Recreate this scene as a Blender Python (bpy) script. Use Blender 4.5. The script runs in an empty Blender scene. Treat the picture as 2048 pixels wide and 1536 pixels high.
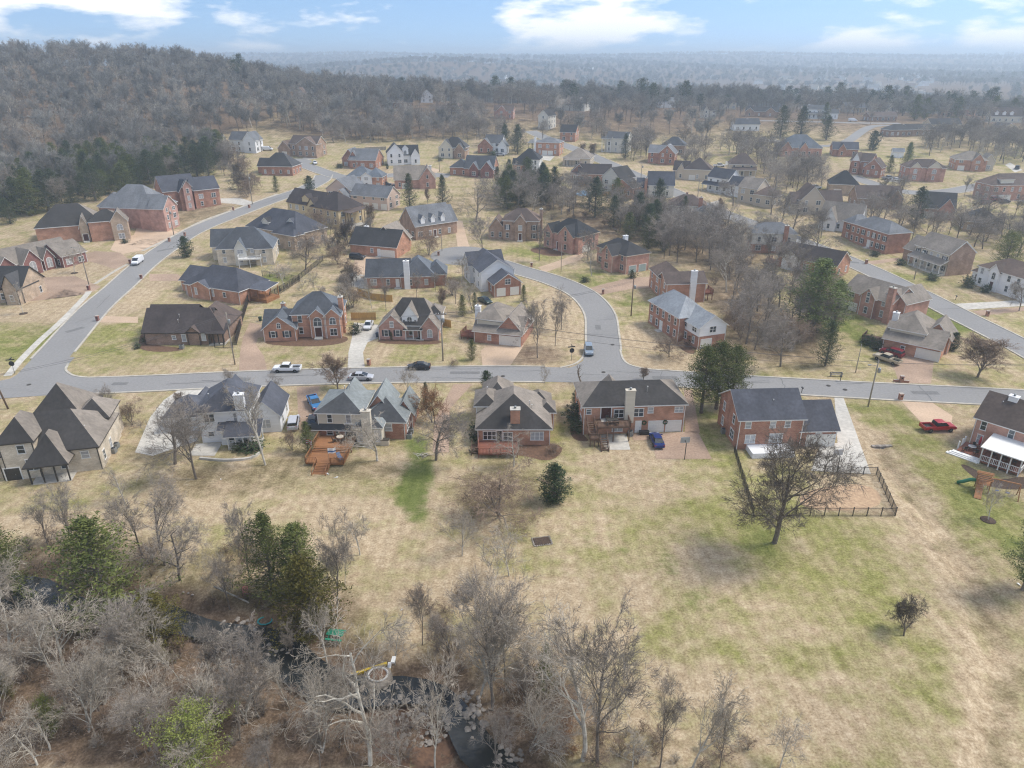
import bpy, bmesh, math, random
import numpy as np
from mathutils import Vector, Matrix
R_ = math.radians
scene = bpy.context.scene
col = scene.collection

# ------------------------------------------------------------------ camera
CAM_H, PITCH, FPX = 58.0, R_(24.7), 1420.0          # drone height, downward tilt, focal length (in 2048-px photo widths)
cam = bpy.data.cameras.new('camera')
cam.sensor_width = 36.0
cam.lens = FPX / 2048 * 36.0
cam.clip_start, cam.clip_end = 0.5, 40000
camo = bpy.data.objects.new('camera', cam)
col.objects.link(camo)
camo.location = (0, 0, CAM_H)
camo.rotation_euler = (math.pi / 2 - PITCH, 0, 0)
scene.camera = camo

# ------------------------------------------------------------------ sky, sun, exposure
SUN_EL, SUN_AZ = R_(54), R_(80)                      # azimuth measured from +Y (view direction) towards +X
world = bpy.data.worlds.new('World')
scene.world = world
world.use_nodes = True
wn, wl = world.node_tree.nodes, world.node_tree.links
wn.clear()
def N(nodes, t, **kw):
    n = nodes.new(t)
    for k, v in kw.items():
        if k.startswith('i_'):
            n.inputs[k[2:].replace('_', ' ')].default_value = v
        else:
            setattr(n, k, v)
    return n
sky = N(wn, 'ShaderNodeTexSky', sky_type='NISHITA', sun_disc=False, sun_elevation=SUN_EL, sun_rotation=SUN_AZ,
        altitude=200, air_density=1.0, dust_density=0.5, ozone_density=1.0)
bg = N(wn, 'ShaderNodeBackground')
bg.inputs['Strength'].default_value = 0.10
out = N(wn, 'ShaderNodeOutputWorld')
tc = N(wn, 'ShaderNodeTexCoord')
mp = N(wn, 'ShaderNodeMapping')
mp.inputs['Scale'].default_value = (4.6, 4.6, 17.0)
mp.inputs['Location'].default_value = (3.1, 0.9, 2.35)
nz = N(wn, 'ShaderNodeTexNoise', noise_dimensions='3D')
nz.inputs['Scale'].default_value = 1.0; nz.inputs['Detail'].default_value = 7; nz.inputs['Roughness'].default_value = 0.55
rp = N(wn, 'ShaderNodeValToRGB')
rp.color_ramp.elements[0].position = 0.495; rp.color_ramp.elements[1].position = 0.565
cl = N(wn, 'ShaderNodeMix', data_type='RGBA')
cl.inputs['B'].default_value = (6.8, 6.8, 6.9, 1)
wl.new(tc.outputs['Generated'], mp.inputs['Vector'])
wl.new(mp.outputs['Vector'], nz.inputs['Vector'])
wl.new(nz.outputs['Fac'], rp.inputs['Fac'])
wl.new(rp.outputs['Color'], cl.inputs['Factor'])
hs_ = N(wn, 'ShaderNodeHueSaturation'); hs_.inputs['Saturation'].default_value = 1.12; hs_.inputs['Value'].default_value = 0.95
va = N(wn, 'ShaderNodeVectorMath', operation='ADD'); va.inputs[1].default_value = (0, 0, 0.16)   # sky lookup raised, so bluer colour from higher up shows at the skyline
wl.new(tc.outputs['Generated'], va.inputs[0]); wl.new(va.outputs['Vector'], sky.inputs['Vector'])
wl.new(sky.outputs['Color'], hs_.inputs['Color']); wl.new(hs_.outputs['Color'], cl.inputs['A'])
wl.new(cl.outputs['Result'], bg.inputs['Color'])
wl.new(bg.outputs['Background'], out.inputs['Surface'])

sl = bpy.data.lights.new('sun', 'SUN')
sl.energy, sl.angle, sl.color = 1.9, R_(18), (1.0, 0.95, 0.87)
so = bpy.data.objects.new('sun', sl)
col.objects.link(so)
sd = Vector((math.sin(SUN_AZ) * math.cos(SUN_EL), math.cos(SUN_AZ) * math.cos(SUN_EL), math.sin(SUN_EL)))
so.rotation_euler = sd.to_track_quat('Z', 'Y').to_euler()
so.location = sd * 300

vs = scene.view_settings
vs.view_transform, vs.look, vs.exposure, vs.gamma = 'Standard', 'None', 1.04, 1.0
vs.use_curve_mapping = False
cy = scene.cycles
cy.max_bounces, cy.diffuse_bounces, cy.glossy_bounces, cy.transmission_bounces = 5, 2, 2, 2
cy.volume_bounces, cy.transparent_max_bounces = 1, 6
cy.use_denoising = True
cy.denoising_prefilter = 'NONE'
cy.filter_width = 1.2
HAZE = 0.00038
cy.caustics_reflective = cy.caustics_refractive = False

# ------------------------------------------------------------------ terrain
PROF_Y = [-200, 165, 250, 350, 500, 640, 760, 950, 1150, 1500, 1900, 2400, 3200, 4200, 5200, 30000]
PROF_Z = [0, 0, 3, 10, 20, 22, 16, 0, -8, -12, 2, 10, 26, 56, 66, 60]
def smooth(a, b, t):
    t = np.clip((t - a) / (b - a), 0, 1)
    return t * t * (3 - 2 * t)
def seg_dist(x, y, pts):
    d = np.full(np.shape(x), 1e9)
    for (x0, y0), (x1, y1) in zip(pts[:-1], pts[1:]):
        dx, dy = x1 - x0, y1 - y0
        t = np.clip(((x - x0) * dx + (y - y0) * dy) / (dx * dx + dy * dy), 0, 1)
        d = np.minimum(d, np.hypot(x - x0 - t * dx, y - y0 - t * dy))
    return d
def ray(px, py):
    a, b = (px - 1024) / FPX, -(py - 768) / FPX
    c, s = math.cos(PITCH), math.sin(PITCH)
    return np.array((a, b * s + c, b * c - s))
def flat(px, py, z=0.0):
    d = ray(px, py)
    t = (z - CAM_H) / d[2]
    return (d[0] * t, d[1] * t)
CREEK_PX = [(-260, 1165), (-60, 1185), (60, 1192), (190, 1215), (330, 1235), (430, 1262), (540, 1295), (620, 1345), (700, 1385), (800, 1385), (880, 1395),
            (925, 1440), (955, 1500), (1010, 1560), (1080, 1680)]
CREEK = [flat(*p, -0.7) for p in CREEK_PX]
CREEK_W = [3.4, 3.6, 3.8, 2.8, 1.3, 2.2, 1.6, 1.6, 2.3, 2.2, 1.8, 1.6, 1.5, 1.6, 1.6]
DITCH = [flat(*p) for p in [(1762, 892), (1800, 960), (1880, 1050), (1950, 1160), (2010, 1300), (2010, 1440), (1990, 1600)]]
def height(x, y):
    x = np.asarray(x, float); y = np.asarray(y, float)
    h = (np.interp(y - 22, PROF_Y, PROF_Z) + np.interp(y, PROF_Y, PROF_Z) + np.interp(y + 22, PROF_Y, PROF_Z)) / 3
    h = h + 31 * np.exp(-((x + 430) / 190) ** 2 - ((y - 590) / 190) ** 2)
    h = h + 11 * np.exp(-((x + 270) / 85) ** 2 - ((y - 600) / 120) ** 2)
    h = h + 6 * np.exp(-((x + 120) / 140) ** 2 - ((y - 560) / 100) ** 2)
    h = h + 20 * np.exp(-((x + 760) / 420) ** 2 - ((y - 1750) / 330) ** 2)          # wooded rise beyond the ridge, left of centre
    h = h + 34 * np.exp(-((x + 200) / 560) ** 2 - ((y - 2350) / 330) ** 2)
    h = h - 16 * np.exp(-((x - 520) / 230) ** 2 - ((y - 760) / 210) ** 2)           # ground falls away to the right behind the houses
    h = h + 20 * np.exp(-((x - 980) / 480) ** 2 - ((y - 1420) / 300) ** 2)
    far = smooth(1100, 2600, y)
    h = h + far * (9 * np.sin(x / 410 + 1.3) * np.cos(y / 530) + 5 * np.sin(x / 173 + y / 260))
    k = y < 150
    if np.any(k):
        h = np.array(h, float); xk, yk = x[k], y[k]
        h[k] -= 1.35 * (1 - smooth(1.6, 7.0, seg_dist(xk, yk, CREEK))) + 0.55 * (1 - smooth(0.5, 3.6, seg_dist(xk, yk, DITCH)))
    return h
def hz(x, y):
    return float(height(np.array([x]), np.array([y]))[0])
_gc = {}
def ground(px, py):
    """where a line of sight of the photograph meets the terrain"""
    k = (px, py)
    if k in _gc:
        return _gc[k]
    d = ray(px, py)
    t = np.concatenate([np.linspace(40, 700, 500), np.linspace(703, 6000, 1300)])
    z = CAM_H + d[2] * t
    g = z - height(d[0] * t, d[1] * t)
    i = int(np.argmax(g < 0))
    if g[i] >= 0:
        i = len(t) - 1
    a, b = t[max(i - 1, 0)], t[i]
    for _ in range(2):
        u = np.linspace(a, b, 33); g = CAM_H + d[2] * u - height(d[0] * u, d[1] * u); i = max(1, int(np.argmax(g < 0)) or 32); a, b = u[i - 1], u[i]
    v = Vector((d[0] * b, d[1] * b, CAM_H + d[2] * b))
    _gc[k] = v
    return v
def gxy(p):
    v = ground(*p)
    return (v.x, v.y)
def px_h(base, top_y):
    """height of an upright thing whose foot is at pixel base and whose top is at image row top_y"""
    b = ground(*base)
    d = ray(base[0], top_y)
    t = math.hypot(b.x, b.y) / math.hypot(d[0], d[1])
    return CAM_H + d[2] * t - b.z

# ------------------------------------------------------------------ materials
MATS = {}
def principled(name):
    m = bpy.data.materials.new(name)
    m.use_nodes = True
    nt = m.node_tree
    b = nt.nodes['Principled BSDF']
    return m, nt.nodes, nt.links, b
def mat(name, c1, c2=None, scale=3.0, rough=0.85, detail=4, lo=0.35, hi=0.65, spec=0.2, metal=0.0, stretch=(1, 1, 1), big=0.0, bigscale=0.25, coord='Object', rand=0.0, bump=0.0):
    """one noise-mottled surface: c1..c2 by noise, an optional broad weathering noise and a per-object shift"""
    if name in MATS:
        return MATS[name]
    m, nn, ll, b = principled(name)
    c2 = c2 or tuple(v * 0.8 for v in c1)
    t = N(nn, 'ShaderNodeTexCoord')
    mpn = N(nn, 'ShaderNodeMapping')
    mpn.inputs['Scale'].default_value = stretch
    ll.new(t.outputs[coord], mpn.inputs['Vector'])
    n1 = N(nn, 'ShaderNodeTexNoise')
    n1.inputs['Scale'].default_value = scale; n1.inputs['Detail'].default_value = detail
    ll.new(mpn.outputs['Vector'], n1.inputs['Vector'])
    r = N(nn, 'ShaderNodeValToRGB')
    r.color_ramp.elements[0].position, r.color_ramp.elements[1].position = lo, hi
    r.color_ramp.elements[0].color = (*c1, 1); r.color_ramp.elements[1].color = (*c2, 1)
    ll.new(n1.outputs['Fac'], r.inputs['Fac'])
    c = r.outputs['Color']
    if big:
        n2 = N(nn, 'ShaderNodeTexNoise')
        n2.inputs['Scale'].default_value = bigscale; n2.inputs['Detail'].default_value = 3
        ll.new(mpn.outputs['Vector'], n2.inputs['Vector'])
        mr = N(nn, 'ShaderNodeMapRange')
        mr.inputs['From Min'].default_value, mr.inputs['From Max'].default_value = 0.3, 0.7
        mr.inputs['To Min'].default_value, mr.inputs['To Max'].default_value = 1 - big, 1 + big
        ll.new(n2.outputs['Fac'], mr.inputs['Value'])
        v = N(nn, 'ShaderNodeVectorMath', operation='SCALE')
        ll.new(c, v.inputs[0]); ll.new(mr.outputs['Result'], v.inputs['Scale'])
        c = v.outputs['Vector']
    if rand:
        oi = N(nn, 'ShaderNodeObjectInfo')
        mr = N(nn, 'ShaderNodeMapRange')
        mr.inputs['To Min'].default_value, mr.inputs['To Max'].default_value = 1 - rand, 1 + rand
        ll.new(oi.outputs['Random'], mr.inputs['Value'])
        v = N(nn, 'ShaderNodeVectorMath', operation='SCALE')
        ll.new(c, v.inputs[0]); ll.new(mr.outputs['Result'], v.inputs['Scale'])
        c = v.outputs['Vector']
    ll.new(c, b.inputs['Base Color'])
    b.inputs['Roughness'].default_value = rough
    b.inputs['Specular IOR Level'].default_value = spec
    b.inputs['Metallic'].default_value = metal
    if bump:
        bp = N(nn, 'ShaderNodeBump')
        bp.inputs['Strength'].default_value = bump; bp.inputs['Distance'].default_value = 0.05
        ll.new(n1.outputs['Fac'], bp.inputs['Height'])
        ll.new(bp.outputs['Normal'], b.inputs['Normal'])
    MATS[name] = m
    return m
def brickmat(name, c1, c2, mortar=(0.42, 0.37, 0.32), k=1.0):
    """small bricks laid in courses, with patchy firing colours"""
    if name in MATS:
        return MATS[name]
    m, nn, ll, b = principled(name)
    t = N(nn, 'ShaderNodeTexCoord')
    mpn = N(nn, 'ShaderNodeMapping')
    sx = N(nn, 'ShaderNodeSeparateXYZ'); cx = N(nn, 'ShaderNodeCombineXYZ'); ad = N(nn, 'ShaderNodeMath', operation='ADD')
    ll.new(t.outputs['Object'], sx.inputs[0])
    ll.new(sx.outputs['X'], ad.inputs[0]); ll.new(sx.outputs['Y'], ad.inputs[1])
    ll.new(ad.outputs[0], cx.inputs['X']); ll.new(sx.outputs['Z'], cx.inputs['Y'])
    bt = N(nn, 'ShaderNodeTexBrick')
    bt.inputs['Color1'].default_value = (*c1, 1); bt.inputs['Color2'].default_value = (*c2, 1); bt.inputs['Mortar'].default_value = (*mortar, 1)
    bt.inputs['Scale'].default_value = 1.0; bt.inputs['Mortar Size'].default_value = 0.012 * k
    bt.inputs['Brick Width'].default_value = 0.42 * k; bt.inputs['Row Height'].default_value = 0.15 * k
    ll.new(cx.outputs[0], bt.inputs['Vector'])
    n2 = N(nn, 'ShaderNodeTexNoise'); n2.inputs['Scale'].default_value = 0.55; n2.inputs['Detail'].default_value = 6
    ll.new(t.outputs['Object'], n2.inputs['Vector'])
    mr = N(nn, 'ShaderNodeMapRange')
    mr.inputs['From Min'].default_value, mr.inputs['From Max'].default_value = 0.3, 0.7
    mr.inputs['To Min'].default_value, mr.inputs['To Max'].default_value = 0.72, 1.22
    ll.new(n2.outputs['Fac'], mr.inputs['Value'])
    v = N(nn, 'ShaderNodeVectorMath', operation='SCALE')
    ll.new(bt.outputs['Color'], v.inputs[0]); ll.new(mr.outputs['Result'], v.inputs['Scale'])
    ll.new(v.outputs['Vector'], b.inputs['Base Color'])
    b.inputs['Roughness'].default_value = 0.9; b.inputs['Specular IOR Level'].default_value = 0.15
    MATS[name] = m
    return m
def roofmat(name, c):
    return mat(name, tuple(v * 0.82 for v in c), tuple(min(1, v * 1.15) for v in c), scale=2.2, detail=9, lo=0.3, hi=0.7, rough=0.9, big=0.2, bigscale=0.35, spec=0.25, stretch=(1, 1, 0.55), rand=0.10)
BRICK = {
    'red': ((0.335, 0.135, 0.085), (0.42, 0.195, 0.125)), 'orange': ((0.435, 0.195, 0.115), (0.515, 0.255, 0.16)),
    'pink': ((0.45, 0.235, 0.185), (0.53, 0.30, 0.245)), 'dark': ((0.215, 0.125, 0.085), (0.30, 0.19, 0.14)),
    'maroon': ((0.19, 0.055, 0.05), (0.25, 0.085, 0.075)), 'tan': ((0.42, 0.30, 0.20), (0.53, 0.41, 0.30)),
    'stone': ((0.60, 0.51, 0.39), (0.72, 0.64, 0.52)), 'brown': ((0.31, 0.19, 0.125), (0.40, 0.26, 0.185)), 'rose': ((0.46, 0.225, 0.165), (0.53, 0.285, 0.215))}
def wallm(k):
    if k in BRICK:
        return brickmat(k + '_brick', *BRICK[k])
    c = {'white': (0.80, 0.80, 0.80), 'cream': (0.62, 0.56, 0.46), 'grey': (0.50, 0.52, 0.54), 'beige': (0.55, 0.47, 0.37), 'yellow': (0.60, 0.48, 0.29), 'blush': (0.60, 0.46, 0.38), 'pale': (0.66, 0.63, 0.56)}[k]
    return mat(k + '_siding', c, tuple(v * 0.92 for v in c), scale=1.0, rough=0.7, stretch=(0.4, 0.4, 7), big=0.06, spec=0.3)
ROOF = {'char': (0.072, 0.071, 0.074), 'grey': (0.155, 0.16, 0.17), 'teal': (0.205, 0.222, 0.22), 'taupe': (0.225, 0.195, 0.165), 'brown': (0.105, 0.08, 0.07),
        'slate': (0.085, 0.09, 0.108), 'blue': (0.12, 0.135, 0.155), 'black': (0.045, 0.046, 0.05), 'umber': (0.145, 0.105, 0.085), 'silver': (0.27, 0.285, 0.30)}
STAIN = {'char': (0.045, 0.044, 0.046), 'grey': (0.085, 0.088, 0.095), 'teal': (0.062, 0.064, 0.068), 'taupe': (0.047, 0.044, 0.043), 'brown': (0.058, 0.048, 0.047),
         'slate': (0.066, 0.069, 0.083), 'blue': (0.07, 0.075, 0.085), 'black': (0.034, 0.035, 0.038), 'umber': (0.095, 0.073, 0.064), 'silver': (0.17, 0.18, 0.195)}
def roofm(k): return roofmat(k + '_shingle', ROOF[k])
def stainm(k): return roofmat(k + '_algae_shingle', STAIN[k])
M_TRIM = mat('white_trim', (0.78, 0.77, 0.74), (0.70, 0.69, 0.66), rough=0.6)
M_CREAMT = mat('cream_trim', (0.60, 0.53, 0.43), (0.55, 0.48, 0.39), rough=0.6)
M_DKTRIM = mat('dark_trim', (0.05, 0.045, 0.04), (0.07, 0.06, 0.05), rough=0.6)
M_GLASS = mat('window_glass', (0.035, 0.045, 0.055), (0.10, 0.115, 0.13), scale=0.8, rough=0.12, spec=0.6, rand=0.6)
M_BLIND = mat('window_blind_glass', (0.42, 0.42, 0.42), (0.30, 0.31, 0.33), scale=0.7, rough=0.15, spec=0.6, rand=0.25)
M_SHUT = mat('dark_shutter', (0.045, 0.05, 0.06), (0.06, 0.065, 0.075), rough=0.6)
M_DOOR = mat('dark_door', (0.09, 0.035, 0.03), (0.07, 0.03, 0.026), rough=0.45)
M_GAR = mat('garage_white', (0.74, 0.71, 0.65), (0.69, 0.66, 0.60), rough=0.6)
M_CONC = mat('concrete', (0.53, 0.50, 0.445), (0.42, 0.395, 0.35), scale=1.4, detail=8, big=0.14, bigscale=0.12, rough=0.9)
M_KERB = mat('kerb_concrete', (0.50, 0.46, 0.39), (0.38, 0.35, 0.30), scale=0.8, detail=7, rough=0.9)
M_AGG = mat('exposed_aggregate', (0.41, 0.30, 0.22), (0.29, 0.20, 0.145), scale=3.0, detail=9, lo=0.3, hi=0.7, big=0.2, bigscale=0.12, rough=0.9)
M_AGGP = mat('pale_aggregate', (0.55, 0.41, 0.29), (0.44, 0.32, 0.225), scale=3.0, detail=9, lo=0.3, hi=0.7, big=0.15, bigscale=0.12, rough=0.9)
M_METAL = mat('grey_metal', (0.33, 0.34, 0.34), (0.26, 0.27, 0.27), rough=0.5, metal=0.5)
M_BLACK = mat('black_metal', (0.02, 0.02, 0.022), (0.03, 0.03, 0.032), rough=0.45, spec=0.4)
M_POLE = mat('weathered_pole', (0.34, 0.305, 0.26), (0.24, 0.21, 0.175), scale=2, stretch=(3, 3, 0.3), rough=0.9)
M_POLED = mat('brown_pole', (0.17, 0.12, 0.09), (0.11, 0.075, 0.055), scale=2, stretch=(3, 3, 0.3), rough=0.9)
M_DECK = mat('orange_deck_wood', (0.33, 0.165, 0.078), (0.25, 0.115, 0.052), scale=2.0, stretch=(0.5, 5, 1), rough=0.7, big=0.15)
M_DECKD = mat('brown_deck_wood', (0.165, 0.105, 0.075), (0.11, 0.072, 0.053), scale=2.0, stretch=(0.5, 5, 1), rough=0.8, big=0.15)
M_DECKR = mat('red_deck_wood', (0.26, 0.11, 0.075), (0.18, 0.072, 0.05), scale=2.0, stretch=(0.5, 5, 1), rough=0.8, big=0.15)
M_NEWW = mat('new_fence_wood', (0.55, 0.35, 0.13), (0.45, 0.27, 0.095), scale=1.5, stretch=(3, 3, 0.4), rough=0.8, rand=0.1)
M_OLDW = mat('dark_fence_wood', (0.055, 0.045, 0.04), (0.035, 0.03, 0.028), scale=2, rough=0.85)
M_STONE = mat('creek_stone', (0.31, 0.275, 0.235), (0.20, 0.175, 0.15), scale=1.2, detail=6, rough=0.9, rand=0.25)
M_MULCH = mat('mulch', (0.055, 0.038, 0.03), (0.10, 0.07, 0.052), scale=6, rough=1.0)
M_SOIL = mat('planting_bed_soil', (0.17, 0.10, 0.065), (0.105, 0.065, 0.045), scale=2.5, detail=8, rough=1.0)
def paint(name, c, rough=0.3, metal=0.0):
    return mat(name, c, tuple(v * 0.94 for v in c), rough=rough, metal=metal, spec=0.5)

# ------------------------------------------------------------------ mesh helpers
def link(o, parent=None):
    col.objects.link(o)
    if parent is not None:
        o.parent = parent
    return o
def mesh_obj(name, verts, faces, mats, parent=None, idx=None, smooth_=False):
    me = bpy.data.meshes.new(name)
    me.from_pydata(verts, [], faces)
    for m in (mats if isinstance(mats, (list, tuple)) else [mats]):
        me.materials.append(m)
    if idx is not None:
        me.polygons.foreach_set('material_index', idx)
    if smooth_:
        me.polygons.foreach_set('use_smooth', [True] * len(me.polygons))
    me.update()
    return link(bpy.data.objects.new(name, me), parent)
def inst(name, me, parent=None, loc=(0, 0, 0), rz=0.0, sc=None):
    o = bpy.data.objects.new(name, me)
    o.location = loc
    o.rotation_euler = (0, 0, rz)
    if sc is not None:
        o.scale = sc if hasattr(sc, '__len__') else (sc, sc, sc)
    return link(o, parent)
def empty(name, loc, rz=0.0, sc=1.0):
    o = bpy.data.objects.new(name, None)
    o.location = loc; o.rotation_euler = (0, 0, rz); o.scale = (sc, sc, sc)
    o.empty_display_size = 0.5
    return link(o)
def tag(o, label=None, cat=None, group=None, kind=None):
    if label: o['label'] = label
    if cat: o['category'] = cat
    if group: o['group'] = group
    if kind: o['kind'] = kind
    return o
class MB:
    """collects boxes, prisms, bars and tubes into one mesh"""
    def __init__(s): s.v, s.f, s.i, s.smooth = [], [], [], []
    def add(s, vs, fs, mi=0, sm=False):
        o = len(s.v)
        s.v += [tuple(v) for v in vs]
        s.f += [tuple(o + k for k in f) for f in fs]
        s.i += [mi] * len(fs); s.smooth += [sm] * len(fs)
    def box(s, x0, y0, z0, x1, y1, z1, mi=0):
        s.add([(x0, y0, z0), (x1, y0, z0), (x1, y1, z0), (x0, y1, z0), (x0, y0, z1), (x1, y0, z1), (x1, y1, z1), (x0, y1, z1)],
              [(3, 2, 1, 0), (4, 5, 6, 7), (0, 1, 5, 4), (1, 2, 6, 5), (2, 3, 7, 6), (3, 0, 4, 7)], mi)
        return s
    def bar(s, a, b, w=0.1, h=None, mi=0):
        a, b = Vector(a), Vector(b); h = h or w
        d = (b - a)
        if d.length < 1e-6: return s
        d.normalize()
        u = d.cross(Vector((0, 0, 1)))
        if u.length < 1e-3: u = Vector((1, 0, 0))
        u.normalize(); n = u.cross(d)
        u *= w / 2; n *= h / 2
        s.add([a - u - n, a + u - n, a + u + n, a - u + n, b - u - n, b + u - n, b + u + n, b - u + n],
              [(0, 1, 2, 3), (7, 6, 5, 4), (0, 4, 5, 1), (1, 5, 6, 2), (2, 6, 7, 3), (3, 7, 4, 0)], mi)
        return s
    def tube(s, pts, rads, k=6, mi=0, cap=True, sm=True):
        n = len(pts); base = len(s.v); vs = []; fs = []
        for i, p in enumerate(pts):
            p = Vector(p)
            d = Vector(pts[min(i + 1, n - 1)]) - Vector(pts[max(i - 1, 0)])
            d.normalize()
            u = d.cross(Vector((0, 0, 1)) if abs(d.z) < 0.95 else Vector((1, 0, 0))); u.normalize()
            w = d.cross(u)
            for j in range(k):
                a = 2 * math.pi * j / k
                vs.append(p + (u * math.cos(a) + w * math.sin(a)) * rads[i])
        for i in range(n - 1):
            for j in range(k):
                fs.append((i * k + j, i * k + (j + 1) % k, (i + 1) * k + (j + 1) % k, (i + 1) * k + j))
        if cap:
            fs.append(tuple(range(k))[::-1]); fs.append(tuple((n - 1) * k + j for j in range(k)))
        s.add(vs, fs, mi, sm)
        return s
    def lathe(s, prof, k=12, c=(0, 0, 0), mi=0, sm=True):
        vs, fs = [], []
        for r, z in prof:
            for j in range(k):
                a = 2 * math.pi * j / k
                vs.append((c[0] + r * math.cos(a), c[1] + r * math.sin(a), c[2] + z))
        for i in range(len(prof) - 1):
            for j in range(k):
                fs.append((i * k + j, i * k + (j + 1) % k, (i + 1) * k + (j + 1) % k, (i + 1) * k + j))
        fs.append(tuple(range(k))[::-1]); fs.append(tuple((len(prof) - 1) * k + j for j in range(k)))
        s.add(vs, fs, mi, sm)
        return s
    def mesh(s, name, mats):
        me = bpy.data.meshes.new(name)
        me.from_pydata(s.v, [], s.f)
        for m in (mats if isinstance(mats, (list, tuple)) else [mats]): me.materials.append(m)
        me.polygons.foreach_set('material_index', s.i)
        me.polygons.foreach_set('use_smooth', s.smooth)
        me.update()
        return me
    def build(s, name, mats, parent=None, loc=(0, 0, 0), rz=0.0):
        return inst(name, s.mesh(name, mats), parent, loc, rz)

# ------------------------------------------------------------------ ground sheet
def axis(lo, hi, step, ext, grow):
    a = list(np.arange(lo, hi + 1e-6, step)); s = step; v = hi
    while v < ext[1]:
        s *= grow; v += s; a.append(v)
    s = step; v = lo
    while v > ext[0]:
        s *= grow; v -= s; a.insert(0, v)
    return np.array(a)
GX = axis(-150, 190, 1.1, (-16000, 16000), 1.06)
GY = axis(34, 330, 1.1, (-60, 24000), 1.045)
XX, YY = np.meshgrid(GX, GY)
ZZ = height(XX, YY)
rng = np.random.default_rng(5)
W_green = np.full(XX.shape, 0.34)
W_litter = np.zeros(XX.shape)
W_bright = np.zeros(XX.shape)
def blob(W, cx, cy, rx, ry, val, soft=0.55, mode='mix'):
    """soft elliptical area of lawn, centred where the photo shows it, spreading over the ground"""
    c = ground(cx, cy); e = ground(cx + rx, cy)
    n_, f_ = ground(cx, min(cy + ry, 1535)), ground(cx, cy - ry)
    ax = abs(e.x - c.x); ay = abs(f_.y - n_.y) / 2; my = (f_.y + n_.y) / 2
    d = np.hypot((XX - c.x) / ax, (YY - my) / ay)
    k = 1 - smooth(1 - soft, 1 + soft, d)
    W[:] = W * (1 - k) + val * k
far = smooth(300, 430, YY)
W_green[:] = 0.34 + 0.05 * far
hill = np.exp(-((XX + 430) / 230) ** 2 - ((YY - 560) / 260) ** 2)
# lawns: green and straw areas
for b in [(1300, 1000, 320, 90, 0.50), (1250, 1100, 300, 120, 0.46), (1400, 1230, 160, 80, 0.55), (1800, 1400, 260, 160, 0.48), (1560, 1090, 190, 80, 0.72),
          (1700, 1170, 160, 110, 0.55), (1850, 1010, 60, 70, 0.45), (1960, 1010, 100, 130, 0.80), (1790, 850, 70, 50, 0.72), (1400, 860, 60, 60, 0.62),
          (1250, 960, 110, 40, 0.22), (1290, 905, 80, 25, 0.14), (1150, 1050, 90, 40, 0.24), (1420, 1150, 90, 70, 0.25), (1560, 1250, 100, 50, 0.30),
          (1480, 1450, 230, 110, 0.28), (1100, 1230, 150, 80, 0.20), (1230, 1190, 90, 40, 0.26), (640, 960, 130, 40, 0.44), (740, 990, 60, 30, 0.62), (620, 1010, 150, 40, 0.26),
          (700, 1060, 120, 60, 0.12), (330, 1030, 200, 50, 0.20), (90, 1010, 110, 25, 0.50), (60, 1050, 100, 25, 0.10), (930, 1010, 80, 60, 0.36),
          (1020, 1080, 90, 60, 0.44), (860, 1130, 40, 120, 0.28), (930, 1150, 60, 60, 0.12), (1010, 1180, 80, 40, 0.16), (1120, 880, 30, 40, 0.55), (1640, 910, 12, 40, 0.2),
          (1790, 970, 60, 60, 0.18), (1840, 1080, 70, 90, 0.28), (1690, 990, 70, 30, 0.02), (1730, 880, 45, 45, 0.06),
          (1960, 1280, 70, 130, 0.40), (2000, 1430, 70, 110, 0.35),
          (60, 680, 120, 45, 0.72), (300, 715, 150, 28, 0.55), (230, 670, 60, 35, 0.62), (400, 735, 120, 16, 0.20), (270, 600, 40, 40, 0.06), (120, 545, 110, 30, 0.06), (110, 620, 120, 25, 0.08),
          (600, 705, 70, 18, 0.48), (820, 705, 60, 18, 0.55), (760, 705, 20, 18, 0.1), (1050, 700, 90, 28, 0.06), (1130, 630, 50, 60, 0.05), (1300, 680, 60, 30, 0.03), (1350, 730, 90, 20, 0.05),
          (1270, 605, 35, 28, 0.55), (1190, 555, 60, 16, 0.60), (1060, 505, 60, 18, 0.60), (1000, 520, 60, 8, 0.2), (560, 555, 50, 12, 0.62), (620, 500, 60, 30, 0.35), (640, 570, 60, 26, 0.28),
          (1540, 740, 100, 22, 0.42), (1760, 735, 60, 22, 0.40), (1960, 745, 100, 22, 0.35), (1900, 640, 60, 30, 0.72), (1720, 660, 60, 50, 0.68), (1960, 720, 60, 20, 0.2),
          (1800, 560, 120, 16, 0.62), (1900, 590, 60, 14, 0.4), (2010, 640, 40, 14, 0.4), (1640, 520, 60, 14, 0.45), (430, 400, 80, 16, 0.1), (330, 470, 50, 14, 0.1),
          (620, 345, 60, 10, 0.22), (780, 345, 70, 10, 0.2), (1290, 345, 100, 20, 0.2), (1450, 400, 60, 14, 0.25), (1600, 350, 160, 20, 0.3), (1760, 265, 140, 22, 0.25), (1940, 360, 80, 14, 0.42)]:
    blob(W_green, *b)
for b in [(832, 968, 34, 62, 0.95), (836, 1015, 22, 28, 0.9), (832, 895, 26, 40, 0.75), (1240, 1100, 40, 18, 0.3), (1390, 1210, 50, 24, 0.35), (1190, 1080, 60, 16, 0.32),
          (1330, 1130, 60, 24, 0.28), (1500, 1080, 60, 40, 0.4), (1990, 1060, 60, 90, 0.35), (2030, 1010, 40, 60, 0.3), (1790, 850, 50, 40, 0.25), (1430, 850, 24, 60, 0.35), (1900, 640, 60, 30, 0.6), (1720, 668, 50, 40, 0.5), (560, 555, 45, 10, 0.55), (50, 690, 90, 40, 0.35), (1270, 605, 30, 24, 0.35), (1800, 690, 50, 20, 0.25), (250, 690, 60, 20, 0.25), (1050, 505, 50, 12, 0.3), (1190, 556, 50, 12, 0.35)]:
    blob(W_bright, *b)
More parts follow.
